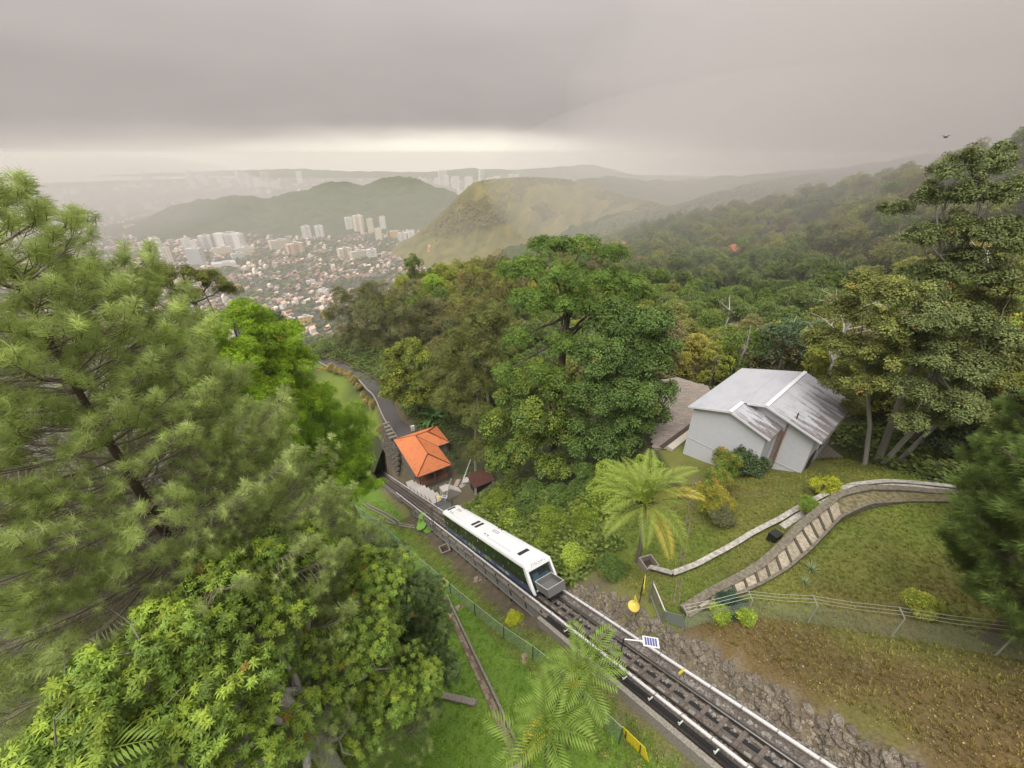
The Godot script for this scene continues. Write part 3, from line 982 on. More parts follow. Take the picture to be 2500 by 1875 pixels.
# ---------------------------------------------------------------- the train
func build_train() -> void:
	var mid := 46.35
	var hl := 12.45
	var white := mat("train white", 0.80, 0.80, 0.81, 0.28)
	white.clearcoat_enabled = true
	white.clearcoat = 0.4
	var seam := mat("train seam", 0.58, 0.58, 0.60, 0.4)
	var dark := mat("train black", 0.015, 0.016, 0.017, 0.4)
	var grey := mat("train grey", 0.20, 0.195, 0.19, 0.5, 0.4)
	var glass := mat("train glass", 0.010, 0.024, 0.018, 0.06)
	glass.transparency = BaseMaterial3D.TRANSPARENCY_ALPHA
	glass.albedo_color.a = 0.62
	var clear := mat("windscreen glass", 0.03, 0.045, 0.05, 0.04)
	clear.transparency = BaseMaterial3D.TRANSPARENCY_ALPHA
	clear.albedo_color.a = 0.35
	var o := thing("funicular_train", "long white-roofed funicular car with dark green windows climbing the track", "train")
	o.transform = track_frame(mid, 0.3, 0.0)
	var w := 1.38
	# profile of the roof, left to right
	var prof: Array[Vector2] = [Vector2(-w + 0.02, 2.50), Vector2(-w + 0.06, 2.66), Vector2(-w + 0.15, 2.80), Vector2(-w + 0.32, 2.89), Vector2(-w + 0.65, 2.93), Vector2(0, 2.95), Vector2(w - 0.65, 2.93), Vector2(w - 0.32, 2.89), Vector2(w - 0.15, 2.80), Vector2(w - 0.06, 2.66), Vector2(w - 0.02, 2.50)]
	var rb := MB.new()
	var zs := [-hl, -hl + 0.15, hl - 1.15, hl - 0.75, hl - 0.5, hl - 0.38]
	var dip := [0.06, 0.0, 0.0, 0.05, 0.22, 0.42]
	for i in zs.size() - 1:
		for k in prof.size() - 1:
			var a := prof[k]
			var c := prof[k + 1]
			var f0: float = dip[i] * smoothstep(2.5, 2.95, a.y)
			var f1: float = dip[i + 1] * smoothstep(2.5, 2.95, a.y)
			var g0: float = dip[i] * smoothstep(2.5, 2.95, c.y)
			var g1: float = dip[i + 1] * smoothstep(2.5, 2.95, c.y)
			rb.quad(V(a.x, a.y - f0, zs[i]), V(c.x, c.y - g0, zs[i]), V(c.x, c.y - g1, zs[i + 1]), V(a.x, a.y - f1, zs[i + 1]))
	var roof := part("roof", rb.done(), white, o)
	var fl := MB.new()
	fl.box(Transform3D(Basis(), V(0, 2.47, -0.2)), V(2.6, 0.03, 2 * hl - 0.6))
	part("ceiling", fl.done(), mat("train ceiling", 0.30, 0.31, 0.31, 0.7), o)
	for z: Vector2 in [Vector2(-10.6, -5.4), Vector2(1.3, 8.2)]:
		var h := MB.new()
		var cz := (z.x + z.y) * 0.5
		h.bevel_box(Transform3D(Basis(), V(-0.05, 2.97, cz)), V(1.6, 0.12, z.y - z.x), 0.06)
		part("roof_hatch", h.done(), white, roof)
		var rim := MB.new()
		rim.box(Transform3D(Basis(), V(-0.05, 2.942, cz)), V(1.72, 0.03, z.y - z.x + 0.12))
		part("hatch_rim", rim.done(), seam, roof)
		for k in 4:
			var q := MB.new()
			q.box(Transform3D(Basis(), V(0.28, 3.035, z.x + 0.6 + k * 0.42)), V(0.42, 0.02, 0.2))
			part("hatch_slot", q.done(), mat("slot grey", 0.30, 0.29, 0.28, 0.6), roof)
		for k in 4:
			var q := MB.new()
			q.box(Transform3D(Basis(), V(-0.72 if k < 2 else 1.05, 3.035 if k < 2 else 2.925, z.x + 0.4 + (k % 2) * 0.75)), V(0.12, 0.02, 0.42))
			part("hatch_catch", q.done(), dark, roof)
	for z: float in [-11.7, -2.6, -1.5, 9.6]:
		var q := MB.new()
		q.box(Transform3D(Basis(), V(-0.1, 2.965, z)), V(1.15, 0.07, 0.55))
		part("roof_vent", q.done(), dark, roof)
		var q2 := MB.new()
		for k in 3: q2.box(Transform3D(Basis(), V(-0.1, 3.005, z - 0.16 + k * 0.16)), V(1.05, 0.015, 0.05))
		part("vent_slats", q2.done(), mat("vent grey", 0.06, 0.06, 0.06, 0.5), roof)
	# lower body and floor
	var fb := MB.new()
	fb.box(Transform3D(Basis(), V(0, 0.42, -0.1)), V(2 * w - 0.12, 0.55, 2 * hl - 0.4))
	part("chassis", fb.done(), dark, o)
	var fr := MB.new()
	fr.box(Transform3D(Basis(), V(0, 1.6, -hl + 0.05)), V(2 * w - 0.1, 1.8, 0.06))
	part("end_wall", fr.done(), glass, o)
	for k in 10:
		var s := MB.new()
		s.box(Transform3D(Basis(), V(0, 0.95, -10.9 + k * 2.35)), V(2.2, 0.5, 0.5))
		s.box(Transform3D(Basis(), V(0, 1.4, -11.1 + k * 2.35)), V(2.2, 0.6, 0.1))
		part("seat", s.done(), mat("seat blue", 0.03, 0.045, 0.06, 0.8), o)
	# printed skirts
	var skirt := mat("printed skirt", 1, 1, 1, 0.35)
	skirt.albedo_texture = skirt_print()
	var n := 7
	for sd: float in [-1.0, 1.0]:
		for i in n:
			var za := lerpf(-hl + 0.12, hl - 0.62, float(i) / n)
			var zb := lerpf(-hl + 0.12, hl - 0.62, float(i + 1) / n) - 0.05
			var b := MB.new()
			var y0 := 0.86
			var y1 := 2.50
			b.quad(V(sd * (w - 0.005), y0, za), V(sd * (w - 0.03), y1, za), V(sd * (w - 0.03), y1, zb), V(sd * (w - 0.005), y0, zb))
			var pane := part("side_window", b.done(), glass, o)
			var mu := MB.new()
			mu.box(Transform3D(Basis(), V(sd * (w - 0.05), 1.68, zb + 0.025)), V(0.06, 1.66, 0.05))
			part("window_post", mu.done(), dark, pane)
			if i in [1, 3, 5]:
				var dr := MB.new()
				dr.box(Transform3D(Basis(), V(sd * (w + 0.004), 1.45, (za + zb) * 0.5)), V(0.02, 2.0, 0.04))
				dr.box(Transform3D(Basis(), V(sd * (w + 0.004), 2.46, (za + zb) * 0.5)), V(0.03, 0.05, zb - za))
				part("door_edge", dr.done(), dark, o)
		var kb := MB.new()
		kb.quad_uv(V(sd * (w + 0.012), 0.12, -hl + 0.1), V(sd * (w + 0.002), 0.9, -hl + 0.1), V(sd * (w + 0.002), 0.9, hl - 0.55), V(sd * (w + 0.012), 0.12, hl - 0.55))
		var sk := part("skirt", kb.done(), skirt, o)
		# pale grab marks and lime stickers on the glass
		for k in 12:
			var zz := -hl + 1.1 + k * 1.95
			var m := MB.new()
			var hh := rng.randf_range(0.12, 0.36)
			m.box(Transform3D(Basis(), V(sd * (w - 0.004), rng.randf_range(1.0, 2.1), zz + rng.randf_range(-0.3, 0.3))), V(0.012, hh, rng.randf_range(0.03, 0.07)))
			part("window_sticker", m.done(), mat("sticker lime", 0.35, 0.60, 0.06, 0.5) if k % 3 else mat("sticker white", 0.75, 0.78, 0.75, 0.5), sk)
	# front frame: posts, header, screen
	var fz0 := hl - 0.40
	for sd: float in [-1.0, 1.0]:
		var p := MB.new()
		var pts := [V(sd * (w - 0.10), 2.60, fz0 - 0.08), V(sd * (w - 0.085), 2.2, fz0 + 0.02), V(sd * (w - 0.075), 1.3, fz0 + 0.22), V(sd * (w - 0.07), 0.7, fz0 + 0.36), V(sd * (w - 0.09), 0.30, fz0 + 0.40), V(sd * (w - 0.16), 0.12, fz0 + 0.34)]
		for i in pts.size() - 1:
			var a: Vector3 = pts[i]
			var c: Vector3 = pts[i + 1]
			var na := V(0, 0.35, 1.0).normalized() if i < 3 else V(0, -0.3 - 0.4 * (i - 3), 1).normalized()
			var nc := V(0, 0.35, 1.0).normalized() if i < 2 else V(0, -0.3 - 0.4 * (i - 2), 1).normalized()
			var dep := 0.42
			var wd := 0.15
			var ring_a := [a + V(-wd, 0, 0) - na * dep, a + V(-wd, 0, 0) - na * 0.05, a + V(-wd * 0.6, 0, 0) + na * 0.05, a + V(wd * 0.6, 0, 0) + na * 0.05, a + V(wd, 0, 0) - na * 0.05, a + V(wd, 0, 0) - na * dep]
			var ring_c := [c + V(-wd, 0, 0) - nc * dep, c + V(-wd, 0, 0) - nc * 0.05, c + V(-wd * 0.6, 0, 0) + nc * 0.05, c + V(wd * 0.6, 0, 0) + nc * 0.05, c + V(wd, 0, 0) - nc * 0.05, c + V(wd, 0, 0) - nc * dep]
			for k in 6: p.quad(ring_a[k], ring_a[(k + 1) % 6], ring_c[(k + 1) % 6], ring_c[k])
		part("front_post", p.done(), white, o)
	var hb := MB.new()
	hb.quad(V(-w + 0.05, 2.55, fz0 + 0.05), V(-w + 0.2, 2.26, fz0 + 0.075), V(w - 0.2, 2.26, fz0 + 0.075), V(w - 0.05, 2.55, fz0 + 0.05))
	hb.quad(V(-w + 0.15, 2.72, fz0 - 0.14), V(-w + 0.05, 2.55, fz0 + 0.05), V(w - 0.05, 2.55, fz0 + 0.05), V(w - 0.15, 2.72, fz0 - 0.14))
	part("front_header", hb.done(), white, o)
	var ws := MB.new()
	ws.quad(V(-w + 0.2, 2.27, fz0 + 0.06), V(w - 0.2, 2.27, fz0 + 0.06), V(w - 0.18, 0.66, fz0 + 0.38), V(-w + 0.18, 0.66, fz0 + 0.38))
	part("windscreen", ws.done(), clear, o)
	var dash := MB.new()
	dash.box(Transform3D(Basis(), V(0.15, 0.85, fz0 - 0.35)), V(1.9, 0.5, 0.7))
	dash.box(Transform3D(Basis(), V(-0.35, 1.25, fz0 - 0.55)), V(0.6, 0.5, 0.25))
	part("driver_desk", dash.done(), mat("desk blue", 0.12, 0.22, 0.28, 0.5), o)
	var nose := MB.new()
	nose.box(Transform3D(Basis(), V(0, 0.38, fz0 + 0.28)), V(2.3, 0.5, 0.2))
	part("nose", nose.done(), mat("nose navy", 0.015, 0.02, 0.07, 0.35), o)
	for sd: float in [-0.95, 0.95]:
		var hp := MB.new()
		hp.lathe(Transform3D(Basis(Vector3.RIGHT, PI / 2), V(sd, 0.42, fz0 + 0.38)), [Vector2(0.001, 0.02), Vector2(0.09, 0.02), Vector2(0.1, 0.0), Vector2(0.1, -0.05)], 10)
		part("headlight", hp.done(), mat("lamp lens", 0.6, 0.62, 0.6, 0.15), o)
	# name over the windscreen
	var tm := TextMesh.new()
	var f := SystemFont.new()
	f.font_names = PackedStringArray(["Droid Serif"])
	tm.font = f
	tm.text = "PINANG"
	tm.font_size = 32
	tm.pixel_size = 0.0105
	tm.depth = 0.012
	var tilt := Basis(Vector3.RIGHT, -0.78)
	part("lettering", tm, mat("letter black", 0.02, 0.02, 0.025, 0.5), o, Transform3D(tilt.scaled(V(1.25, 1, 1)), V(0.02, 2.655, fz0 - 0.02)))
	# open goods tray in front
	var tray := MB.new()
	var tc := V(-0.1, 0.95, fz0 + 1.55)
	for e: Array in [[V(-0.9, 0.1, 0), V(0.05, 0.75, 2.1)], [V(0.9, 0.1, 0), V(0.05, 0.75, 2.1)], [V(0, 0.1, -1.04), V(1.84, 0.75, 0.05)], [V(0, 0.1, 1.04), V(1.84, 0.75, 0.05)], [V(0, -0.05, 0), V(1.76, 0.05, 2.04)]]:
		tray.box(Transform3D(Basis(), tc + e[0]), e[1])
	var tb := part("goods_tray", tray.done(), grey, o)
	var rim := MB.new()
	for e: Array in [[V(-0.9, 0.49, 0), V(0.07, 0.04, 2.15)], [V(0.9, 0.49, 0), V(0.07, 0.04, 2.15)], [V(0, 0.49, -1.04), V(1.8, 0.04, 0.07)], [V(0, 0.49, 1.04), V(1.8, 0.04, 0.07)]]:
		rim.box(Transform3D(Basis(), tc + e[0]), e[1])
	part("tray_rim", rim.done(), mat("tray rim", 0.55, 0.54, 0.53, 0.4, 0.3), tb)
	var und := MB.new()
	und.box(Transform3D(Basis(), tc + V(0, -0.5, 0)), V(1.2, 0.5, 1.6))
	part("tray_frame", und.done(), dark, tb)

func skirt_print() -> ImageTexture:
	# flat print on the skirts: navy with white house fronts and lime leaves
	var im := Image.create(1024, 40, false, Image.FORMAT_RGB8)
	im.fill(srgb(Color(0.02, 0.03, 0.10)))
	var r := RandomNumberGenerator.new()
	r.seed = 5
	for i in 40:
		var x := r.randi_range(90, 860)
		var wdt := r.randi_range(6, 18)
		var h := r.randi_range(6, 20)
		im.fill_rect(Rect2i(x, 40 - 12 - h, wdt, h), srgb(Color(0.32, 0.36, 0.42) * r.randf_range(0.5, 1.5)))
		im.fill_rect(Rect2i(x + 2, 40 - 10 - h, 2, 5), srgb(Color(0.02, 0.03, 0.10)))
	for i in 26:
		var cx := r.randi_range(8, 1015)
		var cy := r.randi_range(4, 34)
		var rad := r.randf_range(3.0, 8.0)
		for y in 40:
			for x in range(maxi(cx - 14, 0), mini(cx + 14, 1024)):
				var dx := (x - cx) / (rad * 1.6)
				var dy := (y - cy) / rad
				if dx * dx + dy * dy < 1.0: im.set_pixel(x, y, srgb(Color(0.20, 0.36, 0.03) if i % 3 else Color(0.05, 0.22, 0.04)))
	return ImageTexture.create_from_image(im)

# ---------------------------------------------------------------- station with the orange roof
# tiles on a slope: u runs along the eave, v up the slope (measured level); inside(u) gives the span of v
func tiled_slope(e0: Vector3, along: Vector3, inward: Vector3, pitch: float, length: float, span: Callable) -> ArrayMesh:
	var b := MB.new()
	var du := 0.30
	var dv := 0.40
	var n := int(length / du)
	for i in n:
		var u := (i + 0.5) * length / n
		var sp: Vector2 = span.call(u)
		var v := sp.x
		while v < sp.y - 0.05:
			var v1 := minf(v + dv, sp.y)
			var g := 0.86 + 0.28 * rng.randf() + 0.25 * noise.get_noise_2d(u * 30.0, v * 30.0)
			b.col = Color(g, g * rng.randf_range(0.93, 1.05), g)
			var p := e0 + along * (u - du * 0.5) + inward * v + V(0, v * pitch + 0.045, 0)
			var q := e0 + along * (u - du * 0.5) + inward * v1 + V(0, v1 * pitch + 0.0, 0)
			var a1 := along * du * 0.5
			var hump := V(0, 0.075, 0)
			b.quad(p, p + a1 + hump, q + a1 + hump, q)
			b.quad(p + a1 + hump, p + a1 * 2.0, q + a1 * 2.0, q + a1 + hump)
			b.tri(p, p + a1 * 2.0, p + a1 + hump)
			v += dv
	return b.done()

func build_station() -> void:
	var A := V(-19.21, -58.22, -65.50)
	var P := func(a: float, b: float, y: float) -> Vector3: return A + TH * a + TN * b + V(0, y, 0)
	var o := thing("station_house", "station house with a bright orange tiled hip roof beside the track", "station", P.call(0, 0, -4.2))
	var inv := Transform3D(Basis(), -o.position)
	var tile := grained("orange tile", 0.82, 0.27, 0.095, 0.75, 1.5, 0.7, 0.0, true)
	var pitch := 0.54
	var slopes := [
		[P.call(0, -0.35, 0), TH, TN, 15.3, func(u: float) -> Vector2: return Vector2(0, minf(4.05, minf(u * 1.09, (15.3 - u)) )) ],
		[P.call(0, -0.35, 0), TN, TH, 7.75, func(u: float) -> Vector2: return Vector2(0, minf(u, 7.75 - u) * 0.95)],
		[P.call(0, 7.4, 0), TH, -TN, 11.3, func(u: float) -> Vector2: return Vector2(maxf(0, u - 7.5), minf(3.7, u * 1.0))],
		[P.call(7.5, 3.7, 0), TN, TH, 6.6, func(u: float) -> Vector2: return Vector2(maxf(0, 3.7 - u), minf(3.8, 6.6 - u))],
		[P.call(15.3, -0.35, 0), TN, -TH, 10.65, func(u: float) -> Vector2: return Vector2(0, minf(4.0, minf(u, 10.65 - u)))],
		[P.call(7.5, 10.3, 0), TH, -TN, 7.8, func(u: float) -> Vector2: return Vector2(0, minf(u, 7.8 - u) * 0.9)],
	]
	for s in slopes:
		var sp: Callable = s[4]
		part("roof_slope", tiled_slope(s[0] - o.position, s[1], s[2], pitch, s[3], sp), tile, o)
	# ridge and hip caps
	var cap := grained("ridge tile", 0.42, 0.10, 0.035, 0.8, 1.5, 0.6, 0.0)
	var r1: Vector3 = P.call(3.75, 3.7, 2.13)
	var r2: Vector3 = P.call(11.3, 3.7, 2.13)
	var r3: Vector3 = P.call(11.4, 6.8, 2.1)
	for e: Array in [[r1, r2], [r2, r3], [r1, P.call(0, -0.35, 0.08)], [r1, P.call(0, 7.4, 0.08)], [r2, P.call(15.3, -0.35, 0.08)], [r3, P.call(7.5, 10.3, 0.08)], [r3, P.call(15.3, 10.3, 0.08)]]:
		var b := MB.new()
		var n := int(e[0].distance_to(e[1]) / 0.42)
		for i in n:
			var p: Vector3 = e[0].lerp(e[1], float(i) / n)
			var q: Vector3 = e[0].lerp(e[1], float(i + 1) / n)
			b.tube([p - o.position + V(0, 0.02, 0), q - o.position + V(0, 0.045, 0)], [0.13, 0.11], 6)
		part("ridge_cap", b.done(), cap, o)
	var vb := MB.new()
	vb.beam(P.call(7.5, 7.4, 0.06) - o.position, r2 - o.position + V(0, -0.02, 0), 0.18, 0.06)
	part("valley_gutter", vb.done(), mat("gutter dark", 0.05, 0.03, 0.025, 0.8), o)
	# eaves, walls, porch
	var eave := mat("eave board", 0.12, 0.09, 0.08, 0.8)
	for e: Array in [[P.call(0, -0.35, -0.08), P.call(15.3, -0.35, -0.08)], [P.call(0, -0.35, -0.08), P.call(0, 7.4, -0.08)], [P.call(0, 7.4, -0.08), P.call(7.5, 7.4, -0.08)], [P.call(7.5, 7.4, -0.08), P.call(7.5, 10.3, -0.08)], [P.call(15.3, -0.35, -0.08), P.call(15.3, 10.3, -0.08)], [P.call(7.5, 10.3, -0.08), P.call(15.3, 10.3, -0.08)]]:
		var b := MB.new()
		b.beam(e[0] - o.position, e[1] - o.position, 0.12, 0.2)
		part("fascia", b.done(), eave, o)
	var bx := Basis(TN, Vector3.UP, -TH)
	var ceil := MB.new()
	ceil.box(Transform3D(bx, P.call(7.65, 3.55, -0.12) - o.position), V(7.4, 0.06, 15.0))
	ceil.box(Transform3D(bx, P.call(11.4, 8.8, -0.12) - o.position), V(2.9, 0.06, 7.5))
	part("ceiling", ceil.done(), mat("soffit", 0.20, 0.17, 0.14, 0.9), o)
	var stone := grained("station stone", 0.34, 0.29, 0.245, 0.95, 0.8, 0.35, 8.0)
	var plaster := grained("station plaster", 0.48, 0.44, 0.38, 0.9, 0.8, 0.7, 2.0)
	var base_w := MB.new()
	base_w.box(Transform3D(bx, P.call(7.9, 3.6, -5.6) - o.position), V(6.6, 4.2, 14.4))
	base_w.box(Transform3D(bx, P.call(11.4, 8.2, -4.9) - o.position), V(3.2, 3.6, 7.0))
	part("basement", base_w.done(), stone, o)
	var wl := MB.new()
	wl.box(Transform3D(bx, P.call(9.4, 0.95, -1.9) - o.position), V(0.2, 3.5, 10.6))
	wl.box(Transform3D(bx, P.call(9.0, 6.45, -1.9) - o.position), V(0.2, 3.5, 11.4))
	wl.box(Transform3D(bx, P.call(4.1, 3.7, -1.9) - o.position), V(5.5, 3.5, 0.2))
	wl.box(Transform3D(bx, P.call(14.6, 4.9, -1.9) - o.position), V(8.0, 3.5, 0.2))
	wl.box(Transform3D(bx, P.call(8.2, 8.3, -1.9) - o.position), V(3.2, 3.5, 0.2))
	wl.box(Transform3D(bx, P.call(11.4, 9.7, -1.9) - o.position), V(0.2, 3.5, 6.4))
	part("wall", wl.done(), plaster, o)
	for a: float in [5.2, 8.6, 12.0]:
		var wn := MB.new()
		wn.box(Transform3D(bx, P.call(a, 0.83, -1.6) - o.position), V(0.06, 1.5, 1.6))
		var fr := part("window", wn.done(), mat("window brown", 0.09, 0.05, 0.03, 0.7), o)
		var pn := MB.new()
		for k: float in [-0.38, 0.38]: pn.box(Transform3D(bx, P.call(a + k, 0.80, -1.6) - o.position), V(0.03, 1.3, 0.68))
		part("pane", pn.done(), mat("window dark", 0.02, 0.022, 0.024, 0.1), fr)
	var inner := MB.new()
	inner.box(Transform3D(bx, P.call(3.95, 3.7, -2.2) - o.position), V(2.0, 2.4, 0.1))
	part("doorway", inner.done(), mat("doorway dark", 0.02, 0.015, 0.013, 0.9), o)
	var fl := MB.new()
	fl.box(Transform3D(bx, P.call(2.4, 3.6, -3.52) - o.position), V(6.5, 0.12, 3.3))
	part("porch_floor", fl.done(), mat("porch red", 0.22, 0.09, 0.06, 0.8), o)
	for ab: Vector2 in [Vector2(0.7, 0.4), Vector2(0.7, 3.7), Vector2(0.7, 6.8), Vector2(3.9, 0.4), Vector2(8.0, 9.9), Vector2(14.8, 9.9)]:
		var c := MB.new()
		c.box(Transform3D(bx, P.call(ab.x, ab.y, -2.4) - o.position), V(0.34, 4.7, 0.34))
		part("column", c.done(), stone, o)
	for k in 3:
		var rl := MB.new()
		rl.beam(P.call(0.72, 0.5, -2.5 - k * 0.36) - o.position, P.call(0.72, 6.7, -2.5 - k * 0.36) - o.position, 0.05, 0.05)
		part("rail", rl.done(), mat("porch rail", 0.30, 0.22, 0.20, 0.6, 0.3), o)
	# the steps between house and track
	var slab := grained("platform slab", 0.62, 0.57, 0.53, 0.9, 0.9, 0.7, 2.0)
	var st := thing("platform_steps", "pale stepped concrete platforms between the track and the station house", "steps", on_track(82, 2.5, 0))
	for i in 7:
		var b := MB.new()
		var p := on_track(93.0 - i * 2.9, 2.45, 0)
		b.box(Transform3D(bx, p - st.position + V(0, -1.1, 0)), V(1.7, 3.0, 2.2))
		b.box(Transform3D(bx, p - st.position + V(0, 0.43, 0)), V(1.86, 0.1, 2.36))
		part("step", b.done(), slab, st)
	# stone wall with steps behind the arch
	var sw := thing("stone_wall", "rough stone retaining wall beside the orange-roofed station above the cream arch", "wall", P.call(17.5, -1.0, -4.0))
	var sv := grained("wall stone", 0.30, 0.26, 0.22, 0.95, 0.8, 0.3, 9.0)
	for j in 9:
		for i in 14:
			var b := stone_mesh((i + j * 3) % 6)
			part("stone", b, sv, sw, Transform3D(Basis(TH, Vector3.UP, TN).scaled(V(0.55, 0.42, 0.4) * rng.randf_range(0.85, 1.1)), TH * (i * 0.95 - 4.0 + (j % 2) * 0.45) + V(0, -4.6 + j * 0.72, 0) + TN * (rng.randf_range(-0.06, 0.06) + j * 0.12)))
	for i in 5:
		var b := MB.new()
		b.box(Transform3D(bx, TH * (1.0 + i * 1.1) + TN * 1.2 + V(0, 2.5 + i * 0.35, 0)), V(1.6, 0.3, 0.75))
		part("step", b.done(), conc_dull(), sw)
	# cream arched niche facing the track
	var ar := thing("arched_niche", "cream horseshoe arch with a thick rim standing by the track below the station", "arch", on_track(113, 3.4, 0.2) + V(3.4, 0, 0.5))
	var ax := (TN * 0.85 - TH * 0.53).normalized()
	var az := V(-ax.z, 0, ax.x)
	if az.dot(TH) < 0.0: az = -az
	var rimb := MB.new()
	var R := 2.9
	for i in 16:
		var a0 := PI * i / 16.0
		var a1 := PI * (i + 1) / 16.0
		for rr: Vector2 in [Vector2(R, R + 0.55)]:
			var p0 := ax * cos(a0) + V(0, sin(a0), 0)
			var p1 := ax * cos(a1) + V(0, sin(a1), 0)
			var d := az * 1.6
			var yo := V(0, 2.2, 0)
			rimb.quad(p0 * rr.x + yo, p1 * rr.x + yo, p1 * rr.y + yo, p0 * rr.y + yo)
			rimb.quad(p0 * rr.y + yo, p1 * rr.y + yo, p1 * rr.y + yo + d, p0 * rr.y + yo + d)
			rimb.quad(p0 * rr.x + yo, p1 * rr.x + yo, p1 * rr.x + yo + d * 0.4, p0 * rr.x + yo + d * 0.4)
	for sgn: float in [-1.0, 1.0]:
		rimb.box(Transform3D(Basis(az, Vector3.UP, -ax), ax * sgn * (R + 0.275) + V(0, 0.6, 0) + az * 0.8), V(1.6, 3.3, 0.55))
	part("rim", rimb.done(), grained("niche rim", 0.60, 0.56, 0.49, 0.9, 0.8, 0.75, 2.0), ar)
	var face := MB.new()
	for i in 16:
		var a0 := PI * i / 16.0
		var a1 := PI * (i + 1) / 16.0
		face.tri(V(0, 2.2, 0) + az * 0.5, ax * cos(a0) * R + V(0, sin(a0) * R + 2.2, 0) + az * 0.5, ax * cos(a1) * R + V(0, sin(a1) * R + 2.2, 0) + az * 0.5)
	face.box(Transform3D(Basis(az, Vector3.UP, -ax), V(0, 0.6, 0) + az * 0.6), V(0.2, 3.2, 2 * R))
	part("face", face.done(), grained("niche cream", 0.56, 0.54, 0.36, 0.85, 0.6, 0.8, 0.0), ar)
	var barb := MB.new()
	barb.beam(ax * 2.6 + V(0, 3.0, 0) - az * 0.1, ax * -2.6 + V(0, 2.5, 0) - az * 0.1, 0.14, 0.14)
	part("tube_light", barb.done(), mat("white tube", 0.82, 0.82, 0.80, 0.4), ar)

func conc_dull() -> StandardMaterial3D:
	return grained("dull concrete", 0.36, 0.32, 0.28, 0.95, 0.8, 0.5, 2.0)

